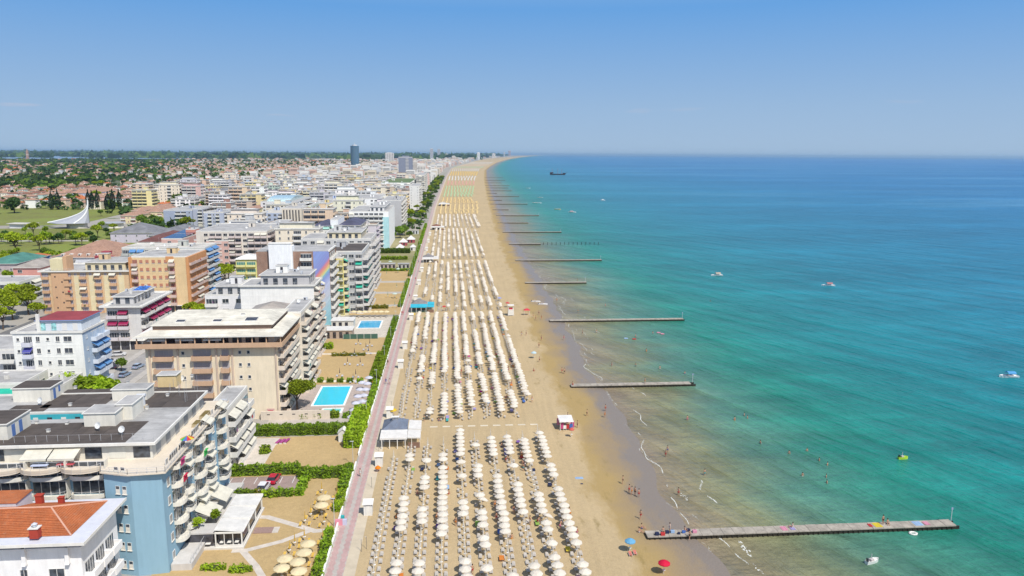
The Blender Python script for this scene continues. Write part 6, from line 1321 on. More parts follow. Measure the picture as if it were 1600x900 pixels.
# lifeguard tower
x, y = G(798, 493); t = empty('lifeguard_tower', (x, y, 0)); tag(t, 'tall white lifeguard tower with red seat on the open sand', 'lifeguard tower'); b = MB()
for sx in (-1, 1):
    for sy in (-1, 1): b.tube((sx*1.2, sy*1.0, 0), (sx*.9, sy*.8, 4.2), .08, mTrim, 5)
b.box(-1.1, 1.1, -1, 1, 2.5, 2.62, mTrim); b.box(-1.1, 1.1, -1.05, -.98, .3, 2.4, mTrim); b.build('frame', t); b = MB(); b.box(-1.3, 1.3, -1.2, 1.2, 4.2, 4.35, mTrim); b.build('roof', t); b = MB(); b.box(-.7, .7, -.5, .3, 2.62, 3.3, mat('red_paint', (.5, .04, .06), 'flat')); b.build('seat', t)
x, y = G(823, 492); t = empty('red_gazebo', (x, y, 0)); tag(t, 'small red canopy stand near the waterline beside the lifeguard tower', 'canopy'); b = MB(); b.hip(-1.3, 1.3, -1.0, 1.0, 2.0, .7, mat('red_paint', (.5, .04, .06), 'flat')); b.build('canopy', t); b = MB(); [b.tube((sx, sy, 0), (sx, sy, 2.0), .04, mPole, 4) for sx in (-1.1, 1.1) for sy in (-.9, .9)]; b.build('posts', t)
# rescue boats / catamarans pulled near the water
def smallboat(name, label, u, v, L_, rz, col=(.75, .74, .72), canopy=None, people=0, z=-.25, bw=.36):
    x, y = G(u, v); t = empty(name, (x, y, z), rz); tag(t, label, 'boat'); b = MB(); m = mat('hull_paint', col, 'plain', rough=.3, spec=.5, amt=.05); w = L_*bw/2
    sec = [(-L_/2, .8), (-L_/4, 1), (0, 1), (L_/4, .8), (L_*.4, .45), (L_/2, .03)]; k = []
    for sx, f_ in sec: k.append([(sx, -w*f_, .55+(.1 if sx > 0 else 0)), (sx, -w*f_*.7, -.1), (sx, w*f_*.7, -.1), (sx, w*f_, .55+(.1 if sx > 0 else 0))])
    for a_, c_ in zip(k, k[1:]):
        for i in range(3): b.face([a_[i], c_[i], c_[i+1], a_[i+1]], m)
        b.face([(a_[0][0], a_[0][1]*.85, .35), (a_[3][0], a_[3][1]*.85, .35), (c_[3][0], c_[3][1]*.85, .35), (c_[0][0], c_[0][1]*.85, .35)], m)
        for s in (0, 3): b.face([a_[s], c_[s], (c_[s][0], c_[s][1]*.85, c_[s][2]), (a_[s][0], a_[s][1]*.85, a_[s][2])], m); b.face([(a_[s][0], a_[s][1]*.85, a_[s][2]), (c_[s][0], c_[s][1]*.85, c_[s][2]), (c_[s][0], c_[s][1]*.85, .35), (a_[s][0], a_[s][1]*.85, .35)], m)
    b.face([k[0][i] for i in range(4)], m); b.build('hull', t)
    b = MB(); b.box(-L_*.2, L_*.05, -w*.6, w*.6, .35, .75, mat('boat_seat', (.5, .45, .42), 'plain')); b.build('seats', t)
    if canopy:
        b = MB(); n = 6
        for i in range(n): t0, t1 = math.pi*i/n, math.pi*(i+1)/n; b.face([(-L_*.3, -w*.9*math.cos(t0), 1.2+.6*math.sin(t0)), (L_*.12, -w*.9*math.cos(t0), 1.2+.6*math.sin(t0)), (L_*.12, -w*.9*math.cos(t1), 1.2+.6*math.sin(t1)), (-L_*.3, -w*.9*math.cos(t1), 1.2+.6*math.sin(t1))], mat('boat_canopy', canopy, 'cloth'))
        b.build('canopy', t); b = MB(); [b.tube((sx*L_, s*w*.85, .5), (sx*L_, s*w*.85, 1.25), .04, mRail, 4) for sx in (-.28, .1) for s in (-1, 1)]; b.build('canopy_frame', t)
    else: b = MB(); b.tube((-L_*.1, 0, .4), (-L_*.1, 0, 1.6), .05, mRail, 4); b.box(-L_*.45, -L_*.38, -.2, .2, .4, 1.0, mDark); b.build('outboard', t)
    return t
bt = [('motorboat', 'white boat with raised blue canopy at the right edge of the sea', 1576, 588, 5.6, math.pi-.1, (.75, .75, .73), (.10, .35, .65)), ('motorboat', 'white motorboat with beige canopy in the open water, left of two', 1120, 430, 6.5, math.pi, (.75, .75, .74), (.55, .45, .35)), ('motorboat', 'white motorboat with reddish canopy in the open water, right of two', 1294, 446, 6.5, math.pi-.2, (.75, .75, .74), (.45, .2, .2)),
      ('pedal_boat', 'orange and white pedal boat beyond the groynes', 871, 327, 8, 0, (.7, .5, .2), None), ('motorboat', 'white motorboat right of the orange pedal boat', 894, 331.5, 9, .1, (.75, .7, .7), (.6, .35, .35)), ('motorboat', 'long white speedboat near the shore beyond the groynes', 839, 317, 13, -.5, (.8, .8, .8), None), ('sailing_boat', 'small white sailing boat alone in mid sea', 942, 313, 7, .2, (.8, .8, .8), (.8, .8, .8)),
      ('motorboat', 'tiny white boat near the shore by the far groynes', 825, 294, 9, 0, (.8, .8, .78), None), ('motorboat', 'tiny white boat close to the dark fishing ship', 856, 264.5, 14, 0, (.8, .8, .8), None), ('motorboat', 'tiny white boat far off the last groynes', 815, 249.5, 20, 0, (.8, .8, .8), None), ('motorboat', 'pale boat just inside of the long speedboat', 844, 308.5, 9, .1, (.6, .65, .62), None)]
for q_ in bt: smallboat(q_[0], q_[1], q_[2], q_[3], q_[4], q_[5], q_[6], q_[7])
for i, (u, v) in enumerate(((837, 471.5), (848, 475.5))): smallboat('rescue_catamaran', 'white rowing catamaran in the shallows, %s one' % ['left', 'right'][i], u, v, 4.2, .1*i-.15)
smallboat('inflatable_boat', 'white inflatable boat with swimmers in front of the near groyne', 1363, 877, 2.6, .3, (.74, .74, .70)); smallboat('dinghy', 'small lime yellow dinghy floating in the bay', 1411, 715.5, 2.2, 0, (.45, .65, .05))
# dark galleon-like excursion ship
def ship():
    x, y = G(872, 273); t = empty('sailing_ship', (x, y, -.25)); tag(t, 'dark wooden three-masted excursion ship far out at sea', 'ship'); s = 26; m = mat('dark_hull', (.05, .03, .035), 'plain'); b = MB()
    k = [[(-s, -4, 5.5), (-s, -3, -.5), (-s, 3, -.5), (-s, 4, 5.5)], [(-s*.5, -5, 3.2), (-s*.5, -4, -.5), (-s*.5, 4, -.5), (-s*.5, 5, 3.2)], [(s*.5, -5, 3.2), (s*.5, -4, -.5), (s*.5, 4, -.5), (s*.5, 5, 3.2)], [(s, -.3, 5.5), (s*.85, -.2, -.5), (s*.85, .2, -.5), (s, .3, 5.5)]]
    for a_, c_ in zip(k, k[1:]):
        for i in range(4): b.face([a_[i], c_[i], c_[(i+1) % 4], a_[(i+1) % 4]], m)
    b.face(k[0], m); b.box(-s, -s*.6, -3.6, 3.6, 5, 8, m); b.box(s*.6, s*.85, -2, 2, 4, 6, m); b.build('hull', t); b = MB(); 
    for xx, h_ in ((-s*.75, 20), (-.05*s, 20), (s*.45, 19)): b.tube((xx, 0, 3), (xx, 0, h_), .35, mat('mast_red', (.45, .15, .15), 'flat'), 5); b.tube((xx, -4, h_*.7), (xx, 4, h_*.7), .2, mat('mast_red', (.45, .15, .15), 'flat'), 4)
    b.tube((s*.9, 0, 5), (s*1.15, 0, 8), .3, m, 4); b.build('masts', t)
ship()
# loose beach things
def towel(u, v, j, w_, l_, label, cat='towel'):
    x, y = G(u, v); b = MB(); n = 5
    for i in range(n): b.box(-w_/2+w_*i/n, -w_/2+w_*(i+1)/n, -l_/2, l_/2, .0, .04+.02*(i % 2), TOWM[j])
    o_ = b.build('beach_towel', None, (x, y, .0)); o_.rotation_euler = (0, 0, rnd.uniform(-.2, .2)); tag(o_, label, cat)
towel(905, 747, 9, 1.6, .9, 'pale blue towel on the empty sand right of the umbrella rows'); towel(909, 756, 7, .5, .4, 'small dark bag on the empty sand below the pale blue towel', 'bag'); towel(899, 828, 3, 1.0, .5, 'small orange mat on the sand right of the umbrella rows')
def loose_umb(u, v, rgb, label, r_=1.0, tilt=(0, 0), z=1.9):
    x, y = G(u, v); m_ = mat('umb_'+label.split()[0]+label.split()[1], rgb, 'cloth'); t = empty('beach_umbrella', (x, y, 0)); t.rotation_euler = (tilt[0], tilt[1], 0); tag(t, label, 'umbrella'); link('canopy', canopy_mb(m_, r_, z, 10).mesh('canopy'), t); link('pole', POLM, t).scale = (1, 1, (z+.3)/2.4)
loose_umb(1037, 897, (.62, .01, .05), 'bright red umbrella at the bottom edge on the wet sand', .95); loose_umb(614, 652, (.72, .50, .03), 'yellow umbrella behind the slate roofed bar', 1.0); loose_umb(984, 862, (.15, .40, .62), 'light blue umbrella with two loungers near the wet sand', .9)
loose_umb(644.5, 498, (.72, .50, .03), 'yellow umbrella in front of the cyan bar', 1.2); loose_umb(834, 560, (.5, .65, .7), 'pale sky umbrella alone on open sand near the second groyne', .9); loose_umb(694, 486, (.55, .06, .06), 'red umbrella inside the umbrella rows near the cyan bar', .8); loose_umb(893, 683, (.60, .12, .10), 'coral umbrella on the sand below the pink stall', .6)
loose_umb(793, 480, (.6, .1, .1), 'red umbrella beside the lifeguard tower', .9); loose_umb(590.5, 737, (.75, .22, .01), 'orange shade cloth beside the second white cabin', .6, z=.9); loose_umb(780, 470, (.3, .35, .6), 'blue and white beach shelter near the last umbrella row', 1.1, z=1.3)
for i, (u, v) in enumerate(((985, 868), (992, 866))):
    x, y = G(u, v); l = empty('sun_lounger', (x, y, 0)); tag(l, '%s reddish lounger under the light blue umbrella' % ['left', 'right'][i], 'sun lounger'); link('mattress', bed_mb(mat('coral_bed', (.6, .2, .15), 'cloth')).mesh('mattress'), l); link('frame', BEFM, l)
# step-free walkway boards across the sand at the gap
bd = MB(); bd.box(-.9, .9, -.35, .35, 0, .04, mat('boardwalk', (.62, .55, .42), 'plain')); bm_ = bd.mesh('board'); t = empty('boardwalk', (-4, 169, 0)); tag(t, 'pale slatted walkway crossing the sand by the slate roofed bar', 'walkway')
for i in range(9): link('board', bm_, t, (i*3.0, 0, .005))
# ================================================================ VEGETATION
LF = dict(hedge=mat('hedge_leaf', (.19, .32, .018), 'leaf', rough=.7), pine=mat('pine_needles', (.25, .33, .012), 'leaf', rough=.7), bush=mat('bush_leaf', (.24, .36, .018), 'leaf', rough=.7), dark=mat('dark_leaf', (.06, .13, .03), 'leaf', rough=.8), mid=mat('mid_leaf', (.13, .225, .025), 'leaf', rough=.8), cyp=mat('cypress_leaf', (.02, .05, .028), 'leaf', rough=.8), gold=mat('golden_leaf', (.24, .23, .02), 'leaf', rough=.7))
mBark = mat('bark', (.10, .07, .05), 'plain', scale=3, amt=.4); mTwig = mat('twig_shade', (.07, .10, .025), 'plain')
def hedge_mesh(L_, W, Hh, m, dens=26, size=.17):
    n = int((L_*W+2*Hh*(L_+W))*dens); P_ = []
    a = npr.rand(n, 3); x = (a[:, 0]-.5)*L_; y = (a[:, 1]-.5)*W; z = a[:, 2]*Hh; f = npr.randint(0, 5, n); wt = npr.rand(n)
    at = L_*W; fr = L_*Hh; sd_ = W*Hh; pr_ = np.cumsum([at, fr, fr, sd_, sd_])/(at+2*fr+2*sd_); f = np.searchsorted(pr_, wt)
    bump = .16*np.sin(x*1.7+npr.rand()*6)+.12*np.sin(x*4.1)+.08*npr.normal(size=n); W2 = W/2+bump*.8
    z = np.where(f == 0, Hh+bump*1.3, z); y = np.where(f == 1, -W2, np.where(f == 2, W2, y)); x = np.where(f == 3, -L_/2, np.where(f == 4, L_/2, x))
    return leafquads(np.stack([x, y, z], 1), size)
def hedge(x0, x1, y0, y1, hh, label, m='hedge', dens=26, size=.17, grp='garden hedges', z0=0, name='hedge'):
    t = empty(name, ((x0+x1)/2, (y0+y1)/2, z0)); tag(t, label, 'hedge', grp); L_, W = x1-x0, y1-y0; rot = 0
    if W > L_: L_, W = W, L_; rot = math.pi/2
    o = link('foliage', quadmesh('foliage', hedge_mesh(L_, W, hh, LF[m], dens, size), LF[m]), t, (0, 0, 0), rot); stuff(o)
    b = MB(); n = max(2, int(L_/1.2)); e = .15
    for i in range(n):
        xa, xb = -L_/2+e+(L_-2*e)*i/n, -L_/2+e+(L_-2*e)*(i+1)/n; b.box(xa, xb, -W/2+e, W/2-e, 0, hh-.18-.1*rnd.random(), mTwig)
    b.build('shade_core', t, None).rotation_euler = (0, 0, rot)  # solid filler blocks with the hedge's inner shade put into their colour
def hx(u0, u1, v, dpt, hh, label, **k): x0, y = G(u0, v); x1, _ = G(u1, v); hedge(x0, x1, y, y+dpt, hh, label, **k)
def hy(v0, v1, xa, xb, hh, label, **k): hedge(xa, xb, Yat(v0, xb), Yat(v1, xb), hh, label, **k)
hx(372, 545, 683, 2.6, 2.0, 'long tall hedge between the garden lane and the large sand court', dens=30); hx(352, 466, 745, 1.6, 1.9, 'hedge of loose shrubs behind the red car parking'); hx(466, 536, 749, 1.8, 1.9, 'dense hedge at the far edge of the yellow lounger court')
hx(366, 398, 778, 1.1, 1.2, 'clipped green hedge at the near side of parking, left end'); hx(399, 408, 779, 1.1, 1.15, 'golden shrub between two lengths of the parking hedge', m='gold'); hx(409, 432, 778, 1.1, 1.2, 'yellowish clipped hedge in the middle of the parking side', m='bush'); hx(433, 456, 777, 1.3, 1.3, 'clipped hedge at the right corner of the parking')
hy(775, 742, -29.4, -28.1, 1.4, 'hedge running back along the right end of the parking')
hx(313, 350, 893, .9, .8, 'low loose hedge at the bottom edge of the picture, left one', m='bush'); hx(358, 392, 896, .9, .8, 'low loose hedge at the bottom edge of the picture, right one', m='bush')
hy(905, 870, -21.2, -20.0, 1.4, 'roadside hedge at the bottom edge beside the promenade'); hy(866, 836, -21.2, -20.0, 1.5, 'roadside hedge just in front of the first gate'); hy(800, 772, -21.3, -20.0, 1.2, 'low round bushes beside the promenade behind the first gate', m='bush')
hy(770, 735, -21.4, -20.0, 1.7, 'roadside hedge beside the yellow lounger court'); hy(700, 650, -23.4, -20.0, 2.8, 'big bright green bushes beside the promenade near the white hut', m='bush', dens=22, size=.22); hy(640, 600, -21.3, -20.0, 1.5, 'roadside hedge beside the pool')
hy(598, 560, -22.6, -20.0, 2.4, 'rounded green bushes beside the promenade beyond the pool', m='bush', dens=22, size=.22); hy(558, 500, -21.8, -20.0, 1.6, 'long roadside hedge beside the dark umbrella court'); hy(480, 440, -21.4, -20.0, 1.6, 'roadside hedge beside the far sand court'); hy(432, 385, -21.4, -20.0, 1.5, 'roadside hedge farther along by the mint umbrellas', dens=14, size=.3); hy(383, 352, -21.4, -20.0, 1.8, 'roadside hedge by the white marquees', dens=10, size=.4)
hx(467, 528, 655, 1.6, 1.4, 'row of shrubs in front of the paddling pool', m='bush'); hx(536, 546, 654, 1.3, 1.1, 'single clipped cube bush right of the paddling pool')
for i in range(6): hx(480+i*15.6, 489+i*15.6, 598, 1.1, 1.0, 'clipped cube bush behind the pool, %s from the left' % nth(i), grp='clipped bushes behind the pool', name='clipped_bush')
hx(506, 519, 546, 2.5, 1.6, 'pair of round bushes on the sand court by the white tower', m='bush'); hx(518, 570, 557, .9, 1.0, 'row of thin yellowish shrubs between two sand courts', m='gold', dens=14); hx(546, 606, 483, 2.0, 1.2, 'low hedge behind the pool with the yellow umbrellas', m='gold')
hx(585, 640, 396, 5, 2.6, 'dark hedge in front of the white marquees', m='mid', dens=9, size=.4); hx(588, 636, 406, 3, 1.6, 'pale green hedge row beyond the sand courts', m='bush', dens=10, size=.35); hx(586, 640, 424, 1.5, 1.2, 'low green hedge in front of two grey sheds', m='bush', dens=12, size=.3)
def blob_pts(n, r, hgt, seed, shell=.55):
    q = np.random.RandomState(seed); cl = q.normal(size=(9, 3)); cl /= np.linalg.norm(cl, axis=1)[:, None]; cl[:, 2] = np.abs(cl[:, 2])*.8-.15; c = cl*.55; idx = q.randint(0, 9, n)
    d = q.normal(size=(n, 3)); d /= np.linalg.norm(d, axis=1)[:, None]; rad = .5*(shell+(1-shell)*q.rand(n))[:, None]*(q.uniform(.75, 1.15, 9)[idx])[:, None]; p = c[idx]+d*rad; return p*np.array([r, r, hgt])
def trunk_mb(h, r, limbs, spread, seed, top=None):
    q = random.Random(seed); b = MB(); x = y = 0; z = 0; pts = [(0, 0, 0)]
    for i in range(3): x += q.uniform(-.12, .12)*h*.3; y += q.uniform(-.1, .1)*h*.3; z += h/3; pts.append((x, y, z))
    for i, (a, c) in enumerate(zip(pts, pts[1:])): b.tube(a, c, r*(1-.2*i), mBark, 7, r*(1-.2*(i+1)))
    for i in range(limbs):
        a = 6.283*i/limbs+q.random(); s = spread*q.uniform(.5, .9); p = pts[-1] if i % 2 else pts[-2]; b.tube(p, (p[0]+s*math.cos(a), p[1]+s*math.sin(a), (top or h*1.4)+q.uniform(-.3, .3)), r*.5, mBark, 5, r*.15)
    return b
TT = {}
def ttype(key, r, hgt, base, leaf, n, size, seed, kind='round'):
    k = (key, seed)
    if k in TT: return TT[k]
    if kind == 'cyp':
        q = np.random.RandomState(seed); a = q.rand(n)*6.283; z = q.rand(n)**.9; rr = r*(np.sin(np.clip(z*1.05+.08, 0, 1)*math.pi)**.6)*(.75+.3*q.rand(n)); P_ = np.stack([rr*np.cos(a), rr*np.sin(a), base+z*hgt*2], 1); tb = MB(); tb.tube((0, 0, 0), (0, 0, base+hgt*1.4), r*.15, mBark, 6, .03)
    elif kind == 'pine':
        P_ = blob_pts(n, r, hgt, seed, .7); P_[:, 2] = np.maximum(P_[:, 2], -.25*hgt)+base; tb = trunk_mb(base*.62, .28*r/4, 6, r*.6, seed, base)
    elif kind == 'palm':
        q = np.random.RandomState(seed); P_ = []; 
        for j in range(16):
            a = 6.283*j/16+q.rand()*.3; up = q.uniform(.2, 1.1)
            for t in np.linspace(.1, 1, n//16): P_.append((r*t*math.cos(a), r*t*math.sin(a), base+up*r*t-1.1*r*t*t))
        P_ = np.array(P_)+q.normal(size=(len(P_), 3))*.05; tb = MB(); tb.tube((0, 0, 0), (.2, .1, base), .22, mBark, 7, .15)
    else: P_ = blob_pts(n, r, hgt, seed); P_[:, 2] += base; tb = trunk_mb(base*.75, .07*r, 5, r*.5, seed, base)
    TT[k] = (quadmesh('crown', leafquads(P_, size), LF[leaf]), tb.mesh('trunk')); return TT[k]
def tree(x, y, spec, label, cat='tree', grp=None, s=1., rz=None, name='tree'):
    cm, tm = ttype(*spec[0], **spec[1]) if isinstance(spec[-1], dict) else ttype(*spec); t = empty(name, (x, y, 0), rnd.random()*6.28 if rz is None else rz); t.scale = (s, s, s*rnd.uniform(.92, 1.08)); tag(t, label, cat, grp); link('crown', cm, t); link('trunk', tm, t); return t
# umbrella pine by the pool
x, y = G(470, 640)
cm, tm = ttype('poolpine', 4.6, 2.5, 6.0, 'pine', 5200, .2, 3, 'pine'); t = empty('pine_tree', (x-.8, y, 0), .4); tag(t, 'broad umbrella pine beside the swimming pool', 'tree'); stuff(link('crown', cm, t)) if False else link('crown', cm, t); link('trunk', tm, t)
PIN = ('pine', 4.5, 2.6, 6.5, 'pine', 1500, .34, 5, 'pine'); PIN2 = ('pine', 4.5, 2.6, 6.5, 'pine', 1500, .34, 6, 'pine'); RND = [('round', 3.2, 2.8, 4.2, l, 900, .33, s_, 'round') for l, s_ in (('mid', 1), ('bush', 2), ('mid', 3), ('dark', 4))]; CYP = [('cyp', 2.0, 7.5, .6, 'cyp', 900, .36, s_, 'cyp') for s_ in (1, 2)]; PAL = ('palm', 2.4, 2, 6., 'bush', 320, .26, 9, 'palm')
hand = [((20, 500), PIN, 1.1), ((45, 492), PIN2, 1.1), ((8, 488), PIN2, 1.2), ((50, 478), PIN, 1.0), ((30, 474), PIN2, 1.15), ((5, 515), PIN, 1.0), ((60, 500), PIN, .8)]
for i, (p, sp, s) in enumerate(hand): x, y = G(*p); tree(x, y, sp, 'umbrella pine in the grove by the left edge, %s from the camera' % nth(i), grp='pines at the left edge', s=s, name='pine_tree')
for i, (u, v) in enumerate(((118, 645), (135, 645), (150, 641), (162, 646), (106, 643))): x, y = G(u, v); tree(x, y, RND[1], 'leafy green tree beside the pale blue block, %s from the left' % nth([1, 2, 3, 4, 0][i]), grp='leafy clump beside the pale blue block', s=1.45)
x, y = G(190, 580); tree(x, y, RND[0], 'thin street tree by the parked cars', s=.6)
for i, (u, v) in enumerate(((325, 500), (308, 498), (340, 503))): x, y = G(u, v); tree(x-2, y, PIN, 'pine in front of the orange block corner, %s' % ['middle', 'left', 'right'][i], s=.75, name='pine_tree')
for i, (u, v) in enumerate(((345, 440), (352, 445), (340, 434), (358, 438))): x, y = G(u, v); tree(x, y, PIN2, 'pine beside the yellow villa, %s from the left' % nth([1, 2, 0, 3][i]), s=1., name='pine_tree')
x, y = G(23, 333); tree(x, y, ('round', 10, 8.5, 9.5, 'dark', 2600, .8, 21, 'round'), 'very large dark round tree at the edge of the meadow'); x, y = G(-12, 335); tree(x, y, ('round', 10, 8.5, 9.5, 'dark', 2600, .8, 22, 'round'), 'dark round tree cut by the left edge beside the meadow', s=.9)
x, y = G(280, 325); tree(x, y, ('round', 10, 8.5, 9.5, 'mid', 2600, .8, 23, 'round'), 'large round green tree behind the slate blue block', s=.95); x, y = G(266, 325); tree(x, y, ('round', 10, 8.5, 9.5, 'bush', 2600, .8, 24, 'round'), 'yellow-green tree left of the large round tree behind the slate blue block', s=.6)
for i, u in enumerate((87, 95, 139, 145, 153, 166, 172, 187, 180)): x, y = G(u, 327); tree(x, y+rnd.uniform(-10, 10), CYP[i % 2], 'tall dark cypress behind the church, %s from the left' % nth(i if i < 7 else 15-i), grp='cypresses behind the church', s=1.35 if i != 6 else 1, name='cypress_tree')
for i, (u, v, s) in enumerate(((230, 362, 1.4), (222, 352, 1.3), (215, 372, 1.4), (240, 350, 1.1), (226, 376, 1.2), (205, 345, .8), (158, 338, .9), (248, 353, 1.1))): x, y = G(u, v); tree(x, y, RND[(i % 2)*2], 'round green tree near the villa row, %s' % ['%s from the left' % nth(k) for k in (5, 3, 2, 6, 4, 1, 0, 7)][i], grp='trees near the villa row', s=s*1.2)
for i in range(30):
    u = 2+i*6.3; v = 372+rnd.uniform(-8, 14)-(i > 24)*8; x, y = G(u, v); tree(x, y, RND[rnd.randrange(4)] if i % 4 else PIN, 'tree in the belt in front of the meadow and church, %s from the left' % nth(i), grp='tree belt in front of the meadow', s=rnd.uniform(.8, 1.25))
for i in range(12): x, y = G(6+i*11, 405+rnd.uniform(-6, 4)); tree(x, y, RND[rnd.choice((1, 1, 2))], 'bright tree between the low houses at the left, %s from the left' % nth(i), grp='bright trees among low houses', s=rnd.uniform(.7, 1.05)) if i not in (3, 4, 5) else None
for i, (u, v, s) in enumerate(((625, 372, 1.5), (632, 368, 1.3), (618, 368, 1.2), (628, 362, 1.4), (614, 374, 1.0), (640, 372, .9))): x, y = G(u, v); tree(x, y, RND[2 if i != 3 else 3], 'dense garden tree right of the turquoise panel hotel, %s' % ['third from the left', 'fifth from the left', 'second from the left', 'darkest at the back', 'first from the left', 'last at the right'][i], grp='garden trees by the turquoise hotel', s=s)
# shore gardens further on
for i in range(24):
    y = 650+i*62+rnd.uniform(-8, 8); x = prom(y)-rnd.uniform(5, 20); tree(x, y, PIN if rnd.random() < .45 else RND[rnd.choice((1, 1, 2))], 'garden pine beside the far promenade, %s from the camera' % nth(i), grp='trees along the far promenade', s=rnd.uniform(.8, 1.4), name='pine_tree')
# street trees scattered in town, one object each, the rest as one mass
q = random.Random(9); pos = []
while len(pos) < 190:
    y = q.uniform(330, 1500); x = -q.uniform(60, 1.0*y*.75)
    if visible(x, y) and free(x-2, x+2, y-2, y+2) and not inmeadow(x, y) and all(abs(e[2]-x)+abs(e[3]-y) > 12 for e in pend): pos.append((x, y))
pos.sort(key=lambda p: p[1]); bl = {}
for (x, y) in pos:
    lm = min(LMK, key=lambda L_: math.hypot(L_[1]-x, (L_[2]-y)*.6))[0]; bl.setdefault(lm, []).append((x, y))
for lm, L_ in bl.items():
    for i, (x, y) in enumerate(L_): tree(x, y, RND[q.randrange(4)] if q.random() < .75 else PIN, 'town tree among the roofs near %s, %s from the camera' % (lm, nth(i)), grp='town trees', s=q.uniform(.8, 1.6))
# distant woods and garden trees: loose clumps, one mass
def far_woods():
    P_ = []; S = []; 
    rs = np.random.RandomState(4)
    def clump(x, y, r, h, n):
        d = rs.normal(size=(n, 3)); d /= np.linalg.norm(d, axis=1)[:, None]; P_.append(np.array([x, y, h*.55])+d*np.array([r, r, h*.45])*(.7+.3*rs.rand(n, 1))); S.append(np.full(n, r*.42))
    for i in range(4200):      # among the far houses
        y = 600+5400*rs.rand()**1.5; x = -(50+rs.rand()*y*.8)
        if visible(x, y, 5) and not inmeadow(x, y) and x < prom(y)-30 and not (y < 1500 and not free(x-3, x+3, y-3, y+3)): k = rs.uniform(3.0, 6)*(1+y/7000); clump(x, y, k, k*1.6, 14)
    for i in range(5200):      # woods inland
        y = 1250+7000*rs.rand()**1.4; x = -(.30*y+250+rs.rand()*y*.75)
        if visible(x, y, 5) and not (-9000 < x < -2300 and 6100 < y < 10500) and math.sin(x*.004+y*.002)+math.sin(y*.0045-x*.0013) > -.35: k = rs.uniform(5, 9)*(1+y/9000); clump(x, y, k*1.3, k*1.1, 16)
    for i in range(1500):
        y = 8000+22000*rs.rand(); x = -(rs.rand()*y*.85)+prom(y)*.8; k = rs.uniform(20, 40)*(1+y/20000); clump(x, y, k*2.2, k*.4, 10)
    for i in range(600):       # seafront gardens between hotels and promenade
        y = 640+1500*rs.rand(); x = prom(y)-rs.uniform(4, 26); k = rs.uniform(1.0, 2.2); clump(x, y, k*1.6, k*1.1, 12)
    P2 = np.concatenate(P_); S2 = np.concatenate(S); n = len(P2); Q = leafquads(P2, 1.0); c = P2[:, None, :]; Q = c+(Q-c)*S2[:, None, None]; mi = (np.repeat(rs.rand(len(P_)), [len(p) for p in P_])*3).astype(int)
    o_ = link('distant_woods', quadmesh('distant_woods', Q, None, mi, [LF['dark'], LF['mid'], mat('far_leaf', (.045, .085, .02), 'leaf')])); stuff(o_); tag(o_, 'far woods and garden trees merging towards the horizon', 'woods')
far_woods()
# ================================================================ VEHICLES
def car(u, v, rgb, rz, label, name='parked_car', glassc=mDark):
    x, y = G(u, v); t = empty(name, (x, y, .03), rz); tag(t, label, 'car', 'cars'); m = mat('car_paint_'+label.split()[0], rgb, 'plain', rough=.25, spec=.6, amt=.04, scale=.2); b = MB()
    prof = [(-2.1, .35), (-2.15, .75), (-1.95, .95), (-1.2, 1.0), (1.55, .93), (2.0, .78), (2.12, .5), (2.1, .3)]
    W = .86
    for s in (1,):
        b.face([(px, -W, pz) for px, pz in prof], m); b.face([(px, W, pz) for px, pz in prof[::-1]], m)
    for (a, c) in zip(prof, prof[1:]+prof[:1]): b.face([(a[0], -W, a[1]), (a[0], W, a[1]), (c[0], W, c[1]), (c[0], -W, c[1])], m)
    b.build('body', t); b = MB(); cab = [(-1.9, .96), (-1.35, 1.42), (.35, 1.45), (1.05, .96)]
    b.box(-1.35, .4, -.66, .66, 1.40, 1.46, m)
    for a, c in zip(cab, cab[1:]): b.face([(a[0], -.8 if a[1] < 1 else -.66, a[1]), (c[0], -.8 if c[1] < 1 else -.66, c[1]), (c[0], .8 if c[1] < 1 else .66, c[1]), (a[0], .8 if a[1] < 1 else .66, a[1])], m if a[1] > 1.3 and c[1] > 1.3 else glassc)
    for s in (-1, 1): b.face([(-1.9, s*.8, .96), (-1.35, s*.66, 1.42), (.35, s*.66, 1.45), (1.05, s*.8, .96)][::s], glassc)
    b.build('cabin', t); 
    for px in (-1.3, 1.35):
        for s in (-1, 1): b = MB(); b.tube((0, -.1, 0), (0, .1, 0), .32, mat('tyre', (.02, .02, .02), 'flat'), 12); b.tube((0, -.11, 0), (0, .11, 0), .18, mAlu, 8); b.build('wheel', t, (px, s*.8, .32))
    for s in (-1, 1): b = MB(); b.box(2.05, 2.13, -.16, .16, -.07, .07, mTrim); b.build('headlight', t, (0, s*.6, .66)); b = MB(); b.box(-2.16, -2.1, -.14, .14, -.07, .07, mat('red_paint', (.5, .04, .06), 'flat')); b.build('tail_light', t, (0, s*.62, .75))
car(428, 752, (.45, .005, .03), math.radians(85), 'red hatchback parked in the hotel parking'); car(412, 765, (.7, .7, .72), math.radians(86), 'white car half hidden behind the parking hedge'); car(216, 575, (.30, .38, .50), math.radians(80), 'silver blue car on the street, farther of two'); car(195, 588, (.22, .30, .42), math.radians(82), 'darker blue car on the street, nearer of two')
for i, (u, v, c_, n_) in enumerate(((172, 567, (.5, .5, .52), 'grey'), (180, 575, (.03, .03, .05), 'black'), (186, 556, (.6, .6, .6), 'pale grey'), (603, 404, (.05, .05, .07), 'dark'))): car(u, v, c_, math.radians([20, 100, 10, 30][i]), '%s car parked beyond the pale blue block' % n_ if i < 3 else 'dark car parked by the gardens of the grey hotel')
